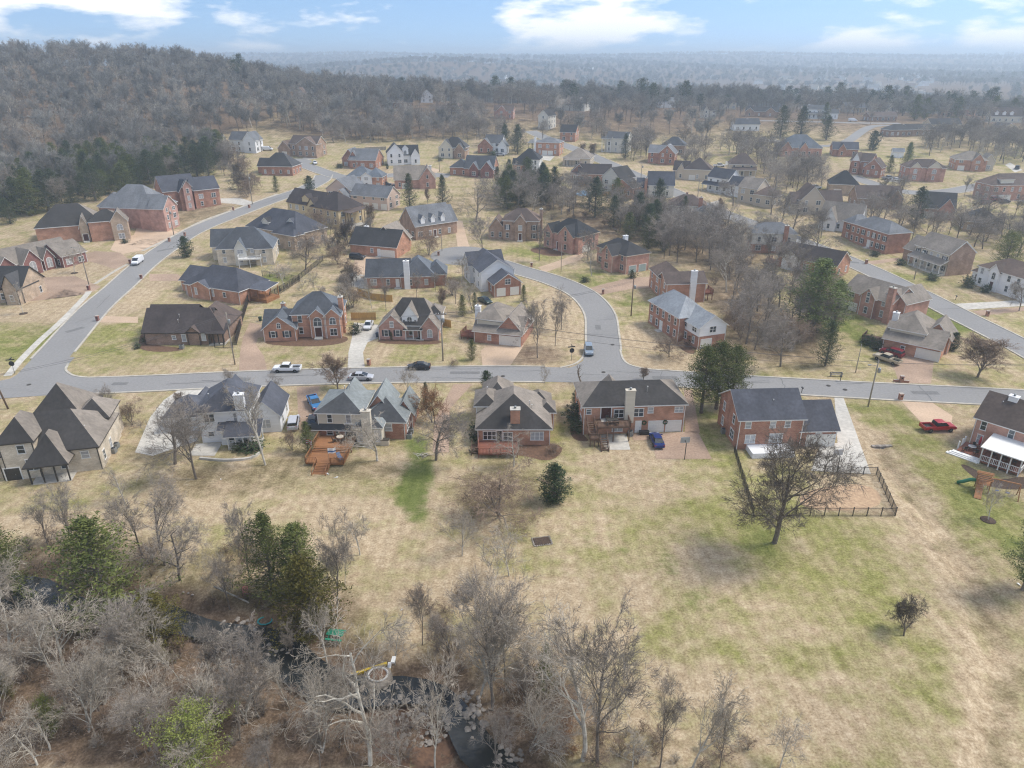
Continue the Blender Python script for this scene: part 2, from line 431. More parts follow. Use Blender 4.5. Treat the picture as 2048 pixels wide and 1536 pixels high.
for b in [(200, 1520, 560, 60, 1.0), (600, 1500, 300, 60, 1.0), (150, 1430, 420, 140, 1.0), (420, 1290, 240, 70, 0.95), (120, 1320, 260, 90, 1.0), (700, 1440, 260, 100, 0.95), (600, 1230, 130, 60, 0.75), (470, 1150, 100, 60, 0.6),
          (950, 1430, 170, 120, 0.85), (1100, 1440, 120, 90, 0.9), (250, 1120, 180, 60, 0.5), (60, 1140, 150, 60, 0.7), (1010, 1300, 100, 60, 0.45), (1300, 1500, 150, 50, 0.35),
          (440, 960, 180, 40, 0.55), (590, 925, 60, 30, 0.55), (730, 940, 100, 24, 0.5), (330, 890, 80, 50, 0.5), (880, 880, 30, 60, 0.4), (1000, 990, 110, 70, 0.55), (540, 840, 40, 60, 0.45),
          (1060, 712, 70, 22, 0.75), (1560, 690, 110, 60, 0.65), (1480, 600, 80, 60, 0.7), (1440, 500, 120, 50, 0.7), (1250, 450, 180, 40, 0.75), (1050, 400, 140, 30, 0.6), (880, 420, 70, 20, 0.5),
          (700, 520, 70, 40, 0.3), (300, 430, 200, 30, 0.6), (1850, 1070, 26, 90, 0.35), (1960, 1180, 30, 90, 0.4), (2020, 1330, 30, 120, 0.4),
          (750, 250, 260, 35, 0.9), (1250, 250, 260, 30, 0.8), (1640, 420, 110, 30, 0.5), (1560, 330, 80, 24, 0.4)]:
    blob(W_litter, *b)
W_litter[:] = np.maximum(W_litter, smooth(0.10, 0.30, hill) * 1.3)
W_litter[:] = np.maximum(W_litter, smooth(330, 560, YY) * 0.95)
dd_ = seg_dist(XX, YY, DITCH)
k_ = (1 - smooth(0.6, 2.4, dd_)) * (YY < 160)
W_litter[:] = np.maximum(W_litter, k_ * 0.45); W_green[:] = W_green * (1 - k_) + 0.3 * k_
k_ = np.exp(-((seg_dist(XX + 3.6, YY + 1.2, DITCH)) / 1.1) ** 2) * (YY < 108)
W_green[:] = W_green * (1 - k_ * .7) - 0.1 * k_
W_litter[:] = np.maximum(W_litter, (1 - smooth(2.5, 9.0, seg_dist(XX, YY, CREEK))) * 0.9 * (YY < 140))
ny, nx = XX.shape
gv = np.stack([XX, YY, ZZ], -1).reshape(-1, 3)
ii = np.arange(ny * nx).reshape(ny, nx)
gf = np.stack([ii[:-1, :-1], ii[:-1, 1:], ii[1:, 1:], ii[1:, :-1]], -1).reshape(-1, 4)
me = bpy.data.meshes.new('ground')
me.vertices.add(len(gv)); me.vertices.foreach_set('co', gv.ravel())
me.loops.add(gf.size); me.loops.foreach_set('vertex_index', gf.ravel())
me.polygons.add(len(gf)); me.polygons.foreach_set('loop_start', np.arange(0, gf.size, 4)); me.polygons.foreach_set('loop_total', np.full(len(gf), 4))
me.polygons.foreach_set('use_smooth', np.ones(len(gf), bool))
me.update(calc_edges=True)
at_ = me.attributes.new('cover', 'FLOAT_COLOR', 'POINT')
at_.data.foreach_set('color', np.stack([W_green, W_litter, W_bright, np.ones_like(W_green)], -1).astype(np.float32).ravel())
def ground_material():
    m, nn, ll, b = principled('winter_lawn')
    geo = N(nn, 'ShaderNodeNewGeometry'); at = N(nn, 'ShaderNodeAttribute', attribute_name='cover')
    sep = N(nn, 'ShaderNodeSeparateColor'); ll.new(at.outputs['Color'], sep.inputs[0])
    def noise(scale, detail, rough=0.55, vec=None):
        n = N(nn, 'ShaderNodeTexNoise'); n.inputs['Scale'].default_value = scale; n.inputs['Detail'].default_value = detail; n.inputs['Roughness'].default_value = rough
        ll.new(vec or geo.outputs['Position'], n.inputs['Vector']); return n.outputs['Fac']
    def math_(op, a, b_):
        n = N(nn, 'ShaderNodeMath', operation=op)
        for k, v in enumerate((a, b_)):
            if isinstance(v, (int, float)): n.inputs[k].default_value = v
            else: ll.new(v, n.inputs[k])
        return n.outputs[0]
    def ramp(f, stops):
        r = N(nn, 'ShaderNodeValToRGB')
        while len(r.color_ramp.elements) < len(stops): r.color_ramp.elements.new(0.5)
        for e, (p, c) in zip(r.color_ramp.elements, stops): e.position = p; e.color = (*c, 1)
        ll.new(f, r.inputs['Fac']); return r.outputs['Color']
    def mix(f, a, b_):
        n = N(nn, 'ShaderNodeMix', data_type='RGBA'); ll.new(f, n.inputs['Factor']); ll.new(a, n.inputs['A']); ll.new(b_, n.inputs['B']); return n.outputs['Result']
    def maprange(v, a, b_, c=0.0, d=1.0):
        n = N(nn, 'ShaderNodeMapRange'); ll.new(v, n.inputs['Value'])
        for k, x in zip(('From Min', 'From Max', 'To Min', 'To Max'), (a, b_, c, d)): n.inputs[k].default_value = x
        return n.outputs['Result']
    fine = math_('ADD', math_('MULTIPLY', noise(3.6, 6, 0.75), 0.62), math_('MULTIPLY', noise(0.9, 4, 0.6), 0.38)); mid = noise(0.22, 8, 0.66); broad = noise(0.035, 4)
    straw = ramp(fine, [(0.36, (0.235, 0.168, 0.10)), (0.5, (0.395, 0.305, 0.198)), (0.64, (0.56, 0.455, 0.32))])
    green = ramp(fine, [(0.36, (0.105, 0.105, 0.03)), (0.5, (0.215, 0.208, 0.072)), (0.64, (0.355, 0.33, 0.145))])
    bright = ramp(fine, [(0.32, (0.055, 0.085, 0.016)), (0.68, (0.17, 0.20, 0.055))])
    litter = ramp(fine, [(0.32, (0.055, 0.037, 0.026)), (0.5, (0.135, 0.092, 0.064)), (0.68, (0.275, 0.20, 0.145))])
    # patchy: threshold the cover weight against noise so edges break up
    g = math_('ADD', sep.outputs['Red'], math_('MULTIPLY', math_('SUBTRACT', mid, 0.5), 1.7))
    g = math_('ADD', g, math_('MULTIPLY', math_('SUBTRACT', broad, 0.5), 0.6))
    g = math_('ADD', g, math_('MULTIPLY', math_('SUBTRACT', fine, 0.5), 0.5))
    c = mix(maprange(g, 0.19, 0.72), straw, green)
    br = math_('ADD', sep.outputs['Blue'], math_('MULTIPLY', math_('SUBTRACT', mid, 0.5), 1.7))
    c = mix(maprange(br, 0.25, 0.8, 0, 0.9), c, bright)
    l = math_('ADD', sep.outputs['Green'], math_('MULTIPLY', math_('SUBTRACT', mid, 0.5), 1.3))
    c = mix(maprange(l, 0.28, 0.85, 0, 0.95), c, litter)
    # mowing stripes, faint
    wv = N(nn, 'ShaderNodeTexWave', wave_type='BANDS', bands_direction='X'); wv.inputs['Scale'].default_value = 0.19; wv.inputs['Distortion'].default_value = 1.2
    ll.new(geo.outputs['Position'], wv.inputs['Vector'])
    v = N(nn, 'ShaderNodeVectorMath', operation='SCALE')
    ll.new(c, v.inputs[0]); ll.new(maprange(wv.outputs['Fac'], 0, 1, 0.95, 1.05), v.inputs['Scale'])
    v2 = N(nn, 'ShaderNodeVectorMath', operation='SCALE')
    ll.new(v.outputs['Vector'], v2.inputs[0]); ll.new(maprange(broad, 0.3, 0.7, 0.86, 1.12), v2.inputs['Scale'])
    ll.new(v2.outputs['Vector'], b.inputs['Base Color'])
    b.inputs['Roughness'].default_value = 1.0; b.inputs['Specular IOR Level'].default_value = 0.05
    bp = N(nn, 'ShaderNodeBump'); bp.inputs['Strength'].default_value = 0.12; bp.inputs['Distance'].default_value = 0.1
    ll.new(fine, bp.inputs['Height']); ll.new(bp.outputs['Normal'], b.inputs['Normal'])
    return m
me.materials.append(ground_material())
g_ = link(bpy.data.objects.new('ground', me)); tag(g_, kind='structure')

# ------------------------------------------------------------------ roads
def catmull(p, step=2.0):
    p = [Vector((*q, 0)) for q in p]
    q = [p[0] * 2 - p[1]] + p + [p[-1] * 2 - p[-2]]
    outp = []
    for i in range(1, len(q) - 2):
        a, b, c, d = q[i - 1], q[i], q[i + 1], q[i + 2]
        n = max(2, int((c - b).length / step))
        for k in range(n):
            t = k / n
            outp.append(0.5 * ((2 * b) + (c - a) * t + (2 * a - 5 * b + 4 * c - d) * t * t + (3 * b - a - 3 * c + d) * t ** 3))
    outp.append(p[-1])
    return outp
def asphalt():
    m = mat('asphalt', (0.215, 0.21, 0.205), (0.27, 0.263, 0.256), scale=2.2, detail=10, lo=0.25, hi=0.75, big=0.07, bigscale=0.05, rough=0.9)
    return m
M_ASPH = asphalt()
M_PATCH = mat('asphalt_patch', (0.15, 0.148, 0.146), (0.19, 0.186, 0.182), scale=2, rough=.9)
M_SEAL = mat('crack_sealant', (0.12, 0.12, 0.12), (0.16, 0.16, 0.16), rough=0.8)
ROADS = []
def road(name, pix, width, kerbs='LR', off=0.05, kerb_w=0.45):
    pts = catmull([gxy(p) for p in pix])
    ROADS.append(([(p.x, p.y) for p in pts], width, name, kerbs, off, kerb_w))
road('main_road', [(-330, 800), (-120, 792), (20, 781), (150, 773), (300, 767), (450, 760), (700, 752), (1000, 748), (1250, 753), (1400, 761), (1500, 768), (1660, 777), (1750, 782), (2048, 797), (2300, 812)], 7.3, off=0.05)
road('side_road', [(55, 768), (85, 735), (125, 690), (185, 622), (240, 573), (300, 520), (380, 466), (460, 432), (540, 402), (600, 382), (640, 362), (648, 350)], 7.4, off=0.056)
road('hillside_road', [(575, 322), (610, 331), (650, 345), (690, 355), (760, 352), (840, 349), (900, 352)], 7.0, off=0.062)
road('court_road', [(1204, 752), (1207, 715), (1205, 670), (1198, 625), (1165, 588), (1110, 562), (1040, 541), (975, 521), (925, 511)], 7.2, off=0.056)
road('east_road', [(1060, 262), (1105, 282), (1160, 302), (1205, 322), (1260, 346), (1310, 368), (1370, 395), (1430, 421), (1500, 447), (1570, 472), (1650, 503), (1740, 541), (1830, 585), (1930, 636), (2048, 696), (2160, 760)], 7.6, off=0.056)
road('upper_east_road', [(1700, 352), (1760, 372), (1820, 385), (1890, 384), (1960, 372), (2060, 350), (2150, 330)], 7.0, off=0.056)
road('far_road', [(1560, 285), (1640, 292), (1690, 285), (1750, 252), (1850, 256), (1960, 262)], 6.0, kerbs='', off=0.056)
road('ridge_road', [(1480, 241), (1560, 242), (1640, 244), (1720, 246), (1800, 247)], 6.0, kerbs='', off=0.056)
def strip(name, pts, w0, w1, off0, off1, m, parent=None, kind=None, skip=None):
    """ribbon of ground between offsets w0..w1 right of a centreline"""
    vs, fs = [], []
    prev = False
    for i, p in enumerate(pts):
        a = pts[max(i - 1, 0)]; b = pts[min(i + 1, len(pts) - 1)]
        dx, dy = b[0] - a[0], b[1] - a[1]; l = math.hypot(dx, dy) or 1
        nx_, ny_ = dy / l, -dx / l
        row = []
        for w in ((w0, w1) if abs(w1 - w0) < 1 else np.linspace(w0, w1, 5)):
            x, y = p[0] + nx_ * w, p[1] + ny_ * w
            row.append((x, y, hz(x, y) + off0))
        ok = skip is None or not skip(row)
        if ok:
            vs += row
            k = len(row)
            if prev:
                o = len(vs) - 2 * k
                for j in range(k - 1):
                    fs.append((o + j, o + k + j, o + k + j + 1, o + j + 1))
                    
        prev = ok
    if not fs: return None
    n = len(vs)
    if off1:                                           # give it an upstanding body
        lo = [(x, y, z - off1) for x, y, z in vs]
        edges = {}
        for f in fs:
            for a, b in zip(f, f[1:] + f[:1]):
                if (b, a) in edges: del edges[(b, a)]
                else: edges[(a, b)] = 1
        fs = fs + [(b, a, a + n, b + n) for a, b in edges]
        vs = vs + lo
    o = mesh_obj(name, vs, fs, m, parent)
    if kind: tag(o, kind=kind)
    return o
def inside_other(row, me_i):
    x = sum(r[0] for r in row) / len(row); y = sum(r[1] for r in row) / len(row)
    for j, (pts, w, *_r) in enumerate(ROADS):
        if j != me_i and seg_dist(np.array([x]), np.array([y]), pts[::2] + [pts[-1]])[0] < w / 2 + 0.4:
            return True
    for (cx, cy_, r_) in JUNCTIONS:
        if math.hypot(x - cx, y - cy_) < r_: return True
    return False
JUNCTIONS = []
for px_, py_, r_ in [(1205, 742, 11.5), (75, 758, 12.5), (925, 511, 10.5), (590, 327, 8.0)]:
    c = ground(px_, py_); JUNCTIONS.append((c.x, c.y, r_))
for i, (pts, w, name, kerbs, off, kw) in enumerate(ROADS):
    ro = strip(name, pts, -w / 2, w / 2, off, 0, M_ASPH, kind='structure')
    for s_, ch in ((-1, 'L'), (1, 'R')):
        if ch in kerbs:
            a, b = sorted((s_ * w / 2, s_ * (w / 2 + kw)))
            k = strip('kerb', pts, a, b, off + 0.10, 0.3, M_KERB, parent=ro, skip=lambda row, i=i: inside_other(row, i))
def fill_poly(name, pts, off, m, parent=None, kind='structure', edge=3.0):
    """flat sheet with the given ground outline, draped over the terrain"""
    bm = bmesh.new()
    vs = [bm.verts.new((x, y, 0)) for x, y in pts]
    f = bm.faces.new(vs)
    bmesh.ops.triangulate(bm, faces=[f])
    for _ in range(5):
        long = [e for e in bm.edges if e.calc_length() > edge]
        if not long: break
        bmesh.ops.subdivide_edges(bm, edges=long, cuts=1, use_grid_fill=False)
        bmesh.ops.triangulate(bm, faces=bm.faces[:])
    X = np.array([v.co.x for v in bm.verts]); Y = np.array([v.co.y for v in bm.verts])
    for v, z in zip(bm.verts, height(X, Y)): v.co.z = z + off
    for f in bm.faces:
        if f.normal.z < 0: f.normal_flip()
    bmesh.ops.recalc_face_normals(bm, faces=bm.faces)
    me = bpy.data.meshes.new(name); bm.to_mesh(me); bm.free()
    if len(me.polygons) and me.polygons[0].normal.z < 0: me.flip_normals()
    me.materials.append(m)
    o = link(bpy.data.objects.new(name, me), parent)
    if parent is None: tag(o, kind=kind)
    return o
def poly(name, pix, off, m, **k):
    return fill_poly(name, [gxy(p) for p in pix], off, m, **k)
def smooth_px(pix):
    q = [(float(a), float(b)) for a, b in pix]
    for _ in range(2):
        q = [((a[0] * 3 + b[0]) / 4, (a[1] * 3 + b[1]) / 4) if k == 0 else ((a[0] + 3 * b[0]) / 4, (a[1] + 3 * b[1]) / 4) for a, b in zip(q, q[1:] + q[:1]) for k in (0, 1)]
    return q
poly('road_junction', [(1120, 742), (1150, 732), (1166, 722), (1170, 700), (1242, 700), (1248, 720), (1262, 731), (1295, 739), (1350, 744), (1350, 756), (1120, 756)], 0.066, M_ASPH)
poly('road_junction', [(-40, 770), (20, 758), (60, 735), (88, 712), (150, 715), (138, 728), (134, 740), (148, 751), (180, 755), (240, 753), (240, 770), (60, 784)], 0.066, M_ASPH)
cds = ground(925, 511)
fill_poly('turning_circle', [(cds.x + 10 * math.cos(a * math.pi / 12), cds.y + 10 * math.sin(a * math.pi / 12)) for a in range(24)], 0.066, M_ASPH)
cds = ground(586, 325)
fill_poly('turning_circle', [(cds.x + 9 * math.cos(a * math.pi / 12), cds.y + 9 * math.sin(a * math.pi / 12)) for a in range(24)], 0.07, M_ASPH)
for nm, pix in [('kerb', [(137, 728), (132, 740), (146, 751), (176, 755.5), (215, 754)]), ('kerb', [(1120, 736), (1148, 729), (1164, 717), (1170, 700)]), ('kerb', [(1240, 700), (1247, 720), (1262, 731), (1295, 738.5), (1340, 741.5)])]:
    c_ = [(p.x, p.y) for p in catmull([gxy(p) for p in pix], 1.0)]
    tag(strip(nm, c_, -0.22, 0.22, 0.15, 0.3, M_KERB), kind='structure')
# pavement along the side road
c_ = [(p.x, p.y) for p in catmull([gxy(p) for p in [(15, 752), (40, 722), (78, 683), (120, 645), (168, 596), (178, 583)]], 2.0)]
tag(strip('pavement', c_, -0.75, 0.75, 0.06, 0.2, M_CONC), kind='structure')
c_ = [(p.x, p.y) for p in catmull([gxy(p) for p in [(190, 568), (230, 542), (256, 528)]], 2.0)]
tag(strip('pavement', c_, -0.5, 0.5, 0.06, 0.2, M_KERB), kind='structure')
c_ = [(p.x, p.y) for p in catmull([gxy(p) for p in [(285, 502), (335, 478), (400, 444), (480, 415), (555, 388)]], 2.0)]
tag(strip('pavement', c_, -0.5, 0.5, 0.06, 0.2, M_KERB), kind='structure')
# driveways
for pix, m in [
    ([(478, 743), (535, 743), (528, 712), (512, 690), (516, 676), (534, 672), (534, 652), (500, 645), (487, 672), (480, 705)], M_AGG),
    ([(695, 738), (730, 738), (726, 705), (735, 685), (756, 676), (758, 650), (708, 645), (703, 680), (697, 705)], M_CONC),
    ([(965, 732), (1020, 732), (1048, 690), (1030, 690), (985, 684), (962, 700)], M_AGGP),
    ([(900, 818), (945, 768), (908, 768), (868, 840), (866, 905), (898, 905)], M_AGG),
    ([(594, 775), (640, 772), (632, 800), (628, 840), (640, 862), (600, 866), (596, 830)], M_AGG),
    ([(360, 778), (412, 772), (395, 800), (395, 882), (305, 912), (270, 905), (300, 835), (328, 800)], M_CONC),
    ([(1302, 868), (1395, 862), (1424, 918), (1312, 918)], M_AGG), ([(1368, 780), (1384, 780), (1400, 866), (1370, 866)], M_AGG),
    ([(1668, 782), (1682, 782), (1742, 948), (1622, 942), (1640, 890), (1675, 886)], M_CONC),
    ([(1800, 800), (1862, 804), (1905, 832), (1900, 868), (1862, 866), (1830, 832)], M_AGGP),
    ([(1797, 766), (1862, 768), (1868, 722), (1810, 706), (1765, 712), (1790, 740)], M_AGG),
    ([(300, 562), (365, 562), (356, 548), (298, 548)], M_AGG), ([(198, 645), (276, 646), (276, 634), (205, 632)], M_AGGP),
    ([(178, 588), (202, 574), (150, 552), (60, 556), (20, 600), (20, 606), (90, 600), (130, 578)], M_AGG),
    ([(262, 522), (240, 505), (190, 502), (150, 515), (190, 526), (230, 538)], M_AGG),
    ([(340, 482), (372, 470), (330, 455), (275, 452), (268, 470), (232, 478), (220, 500), (245, 508), (290, 500), (255, 490), (285, 478), (325, 478)], M_AGGP),
    ([(505, 415), (520, 408), (480, 396), (440, 397), (430, 405), (470, 408)], M_CONC),
    ([(905, 440), (925, 442), (932, 470), (940, 497), (916, 500), (912, 470)], M_AGGP),
    ([(712, 505), (800, 516), (840, 520), (800, 545), (730, 560), (705, 545)], M_AGGP), ([(705, 545), (735, 552), (733, 578), (690, 570)], M_CONC),
    ([(1075, 535), (1090, 545), (1160, 520), (1175, 512), (1160, 506), (1110, 524)], M_AGGP),
    ([(1175, 578), (1192, 592), (1262, 578), (1310, 575), (1320, 552), (1260, 556), (1200, 570)], M_AGG),
    ([(1700, 527), (1712, 534), (1792, 522), (1800, 515)], M_AGG), ([(1905, 608), (1925, 620), (2048, 612), (2048, 600)], M_CONC), ([(1945, 622), (1960, 632), (2048, 622), (2048, 614)], M_AGG),
    ([(1680, 605), (1730, 600), (1715, 580), (1690, 585)], M_AGG), ([(1450, 330), (1500, 332), (1500, 326), (1452, 322)], M_CONC),
    ([(1400, 420), (1420, 405), (1440, 400), (1436, 412), (1415, 425)], M_CONC), ([(1530, 283), (1560, 286), (1560, 280), (1520, 278)], M_CONC),
    ([(1985, 395), (1960, 378), (2000, 372), (2048, 396), (2048, 404)], M_CONC), ([(2010, 330), (2030, 345), (2045, 340), (2020, 325)], M_CONC), ([(1770, 362), (1800, 366), (1800, 356), (1772, 352)], M_CONC),
    ([(830, 340), (870, 348), (880, 340), (850, 330)], M_AGGP), ([(1060, 315), (1100, 322), (1110, 312), (1080, 308)], M_CONC), ([(640, 316), (600, 322), (610, 312)], M_CONC), ([(760, 378), (800, 380), (800, 366), (755, 364)], M_AGGP)]:
    poly('driveway', pix, 0.03, m)
# planting beds and garden soil
for pix in [smooth_px([(938, 905), (945, 880), (1110, 885), (1130, 900), (1100, 925), (1050, 912), (990, 905)]), smooth_px([(1140, 830), (1168, 872), (1182, 884), (1140, 880)]),
            smooth_px([(524, 690), (540, 676), (690, 668), (700, 684), (640, 694)]), smooth_px([(752, 688), (760, 676), (880, 678), (885, 690)]), smooth_px([(275, 690), (285, 660), (300, 690), (380, 697), (340, 705), (285, 702)]),
            smooth_px([(1050, 500), (1090, 492), (1140, 510), (1100, 514)]), smooth_px([(1322, 620), (1335, 640), (1400, 700), (1380, 712), (1340, 680), (1318, 640)])]:
    poly('planting_bed', pix, 0.02, M_SOIL)
poly('planting_bed', smooth_px([(1918, 928), (1935, 930), (1990, 962), (2060, 950), (2060, 980), (1985, 978), (1940, 950)]), 0.02, M_MULCH)
poly('dirt_run', smooth_px([(1600, 980), (1745, 962), (1775, 1020), (1600, 1022)]), 0.015, mat('dry_turf', (0.50, 0.35, 0.22), (0.36, 0.24, 0.15), scale=2, detail=8))
# road wear: sealed cracks, patches and drain covers
rng_ = random.Random(8)
for (px_, py_, l_, a_) in [(1060, 742, 6, 0.1), (1210, 640, 4, 0.2), (430, 762, 5, 0), (1520, 763, 4, 0.1), (170, 640, 5, 1.1), (880, 756, 4, 0), (1700, 768, 5, 0)]:
    c = ground(px_, py_)
    mb = MB(); p = [(c.x + math.cos(a_) * t * l_ + rng_.uniform(-.2, .2), c.y + math.sin(a_) * t * l_ + rng_.uniform(-.2, .2)) for t in np.linspace(-.5, .5, 7)]
    tag(strip('crack_seal', p, -0.05, 0.05, 0.085, 0, M_SEAL), kind='structure')
for (px_, py_, w_, l_, a_) in [(480, 759, 1.6, 4, 0), (930, 746, 1.2, 6, 0), (1330, 756, 1.5, 5, -.03), (1850, 786, 1.4, 5, -.03), (150, 660, 1.5, 4, .95), (1196, 655, 1.3, 3, 1.5), (330, 500, 1.4, 5, .75), (1700, 524, 1.5, 5, -.45), (240, 768, 1.2, 3, 0)]:
    c = ground(px_, py_); u_ = (math.cos(a_), math.sin(a_))
    fill_poly('road_patch', [(c.x + u_[0] * l_ * i_ / 2 - u_[1] * w_ * j_ / 2, c.y + u_[1] * l_ * i_ / 2 + u_[0] * w_ * j_ / 2) for i_, j_ in ((-1, -1), (1, -1), (1, 1), (-1, 1))], .075, M_PATCH)
for q in range(26):
    pts_, w_, *_x = ROADS[rng_.choice([0, 0, 0, 1, 3, 4])]; i_ = rng_.randrange(8, len(pts_) - 8); o_ = rng_.uniform(-.35, .35) * w_
    if rng_.random() < .5: p = [(x + rng_.uniform(-.3, .3), y + o_ + rng_.uniform(-.25, .25)) for x, y in pts_[i_ - 3:i_ + 3]]
    else:
        dx, dy = pts_[i_ + 1][0] - pts_[i_][0], pts_[i_ + 1][1] - pts_[i_][1]; d_ = math.hypot(dx, dy)
        p = [(pts_[i_][0] - dy / d_ * w_ * t + rng_.uniform(-.2, .2), pts_[i_][1] + dx / d_ * w_ * t + rng_.uniform(-.2, .2)) for t in np.linspace(-.47, .47, 7)]
    tag(strip('crack_seal', p, -0.06, 0.06, 0.085, 0, M_SEAL), kind='structure')
for (px_, py_) in [(58, 770), (1006, 753), (1207, 745), (1657, 772), (1690, 780), (1225, 690)]:
    c = ground(px_, py_)
    tag(MB().lathe([(0.42, 0), (0.42, 0.02), (0.36, 0.026)], 12).build('manhole_cover', M_DKTRIM, None, (c.x, c.y, c.z + 0.09)), 'round dark manhole cover set in the asphalt street', 'manhole cover', 'manhole covers in the streets')
# creek water
wl_, wr_ = [], []
cs = catmull(CREEK, 2.0); cw = np.interp(np.linspace(0, 1, len(cs)), np.linspace(0, 1, len(CREEK_W)), CREEK_W)
rw = random.Random(3)
for i, p in enumerate(cs):
    d = (cs[min(i + 1, len(cs) - 1)] - cs[max(i - 1, 0)]).normalized()
    nrm = Vector((d.y, -d.x, 0))
    wl_.append(p - nrm * (cw[i] + .35 * math.sin(i * .9))); wr_.append(p + nrm * (cw[i] + .35 * math.sin(i * .7 + 2)))
wv = []
for a, b in zip(wl_, wr_): wv += [(a.x, a.y, -0.62), (b.x, b.y, -0.62)]
mw, nn, ll, b_ = principled('creek_water')
b_.inputs['Base Color'].default_value = (0.022, 0.024, 0.024, 1); b_.inputs['Roughness'].default_value = 0.07; b_.inputs['Specular IOR Level'].default_value = 0.5
wn_ = N(nn, 'ShaderNodeTexNoise'); wn_.inputs['Scale'].default_value = 1.6; wn_.inputs['Detail'].default_value = 4
bp = N(nn, 'ShaderNodeBump'); bp.inputs['Strength'].default_value = 0.25; bp.inputs['Distance'].default_value = 0.05
gp = N(nn, 'ShaderNodeNewGeometry'); ll.new(gp.outputs['Position'], wn_.inputs['Vector']); ll.new(wn_.outputs['Fac'], bp.inputs['Height']); ll.new(bp.outputs['Normal'], b_.inputs['Normal'])
tag(mesh_obj('creek', wv, [(2 * i, 2 * i + 1, 2 * i + 3, 2 * i + 2) for i in range(len(cs) - 1)], mw), kind='structure')

# ------------------------------------------------------------------ houses
WIN = {}
def window_mesh(w, h, kind, frame):
    k = (round(w, 1), round(h, 1), kind, frame.name)
    if k in WIN: return WIN[k]
    w, h = k[0], k[1]
    f = MB(); p = MB(); t = 0.09
    arch = kind == 'a'
    hh = h - (w / 2 if arch else 0)
    f.box(-w / 2, -0.07, 0, -w / 2 + t, 0, hh); f.box(w / 2 - t, -0.07, 0, w / 2, 0, hh)
    f.box(-w / 2 - 0.06, -0.11, -0.1, w / 2 + 0.06, 0, 0.0)
    if not arch: f.box(-w / 2 - 0.04, -0.085, hh, w / 2 + 0.04, 0, hh + 0.12)
    f.box(-w / 2 + t, -0.06, h * 0.48, w / 2 - t, 0, h * 0.48 + 0.06)
    if w > 1.3:
        for q in ([0] if w < 2.0 else [-w / 6, w / 6]):
            f.box(q - 0.05, -0.062, 0, q + 0.05, 0, hh)
    if arch:
        n = 8
        for j in range(n):
            a0, a1 = math.pi * j / n, math.pi * (j + 1) / n
            f.bar((w / 2 * math.cos(a0) * .95, -0.035, hh + w / 2 * math.sin(a0) * .95), (w / 2 * math.cos(a1) * .95, -0.035, hh + w / 2 * math.sin(a1) * .95), 0.07, 0.12)
        f.box(-0.03, -0.06, 0, 0.03, 0, h - 0.05)
    vs = [(-w / 2 + t, -0.03, 0), (w / 2 - t, -0.03, 0), (w / 2 - t, -0.03, hh)]
    if arch: vs += [(w / 2 * .92 * math.cos(math.pi * j / 8), -0.03, hh + w / 2 * .92 * math.sin(math.pi * j / 8)) for j in range(1, 8)]
    vs.append((-w / 2 + t, -0.03, hh))
    p.add(vs, [tuple(range(len(vs)))])
    WIN[k] = (f.mesh('window', frame), p.mesh('pane', M_GLASS), p.mesh('pane', M_BLIND))
    return WIN[k]
SHM = {}
def shutter_mesh(h):
    h = round(h, 1)
    if h not in SHM:
        m = MB(); m.box(-0.2, -0.05, 0, 0.2, 0, h)
        for i in range(6): m.box(-0.16, -0.065, h * (i + .1) / 6, 0.16, -0.05, h * (i + .8) / 6)
        SHM[h] = m.mesh('shutter', M_SHUT)
    return SHM[h]
GAR = {}
def garage_mesh(w, h, mt):
    k = (round(w, 1), round(h, 1), mt.name)
    if k not in GAR:
        m = MB(); w, h = k[0], k[1]
        m.box(-w / 2, -0.03, 0, w / 2, 0, h)
        for r in range(4):
            nc = max(2, int(w / 0.8))
            for c in range(nc):
                m.box(-w / 2 + w * (c + .08) / nc, -0.045, h * (r + .1) / 4, -w / 2 + w * (c + .92) / nc, -0.03, h * (r + .9) / 4)
        m.box(-w / 2 - 0.12, -0.08, 0, -w / 2, 0, h + 0.12, 1); m.box(w / 2, -0.08, 0, w / 2 + 0.12, 0, h + 0.12, 1); m.box(-w / 2, -0.08, h, w / 2, 0, h + 0.12, 1)
        GAR[k] = m.mesh('garage_door', [mt, M_TRIM])
    return GAR[k]
DOORM = {}
def door_mesh(w, h, mt):
    k = (w, h, mt.name)
    if k not in DOORM:
        m = MB()
        m.box(-w / 2, -0.04, 0, w / 2, 0, h)
        m.box(-w * .32, -0.055, h * .08, w * .32, -0.04, h * .42); m.box(-w * .32, -0.055, h * .5, w * .32, -0.04, h * .92)
        for s in (-1, 1): m.box(s * w / 2 - 0.07, -0.09, 0, s * w / 2 + 0.07, 0, h, 1)
        m.box(-w / 2 - .07, -0.09, h, w / 2 + .07, 0, h + .15, 1)
        DOORM[k] = m.mesh('door', [mt, M_TRIM])
    return DOORM[k]
M_BROWNTRIM = mat('brown_trim', (0.17, 0.12, 0.09), rough=0.6)
TRIMS = {'w': M_TRIM, 'c': M_CREAMT, 'd': M_DKTRIM, 'b': M_BROWNTRIM}
hrand = random.Random(11)
HOUSES = []
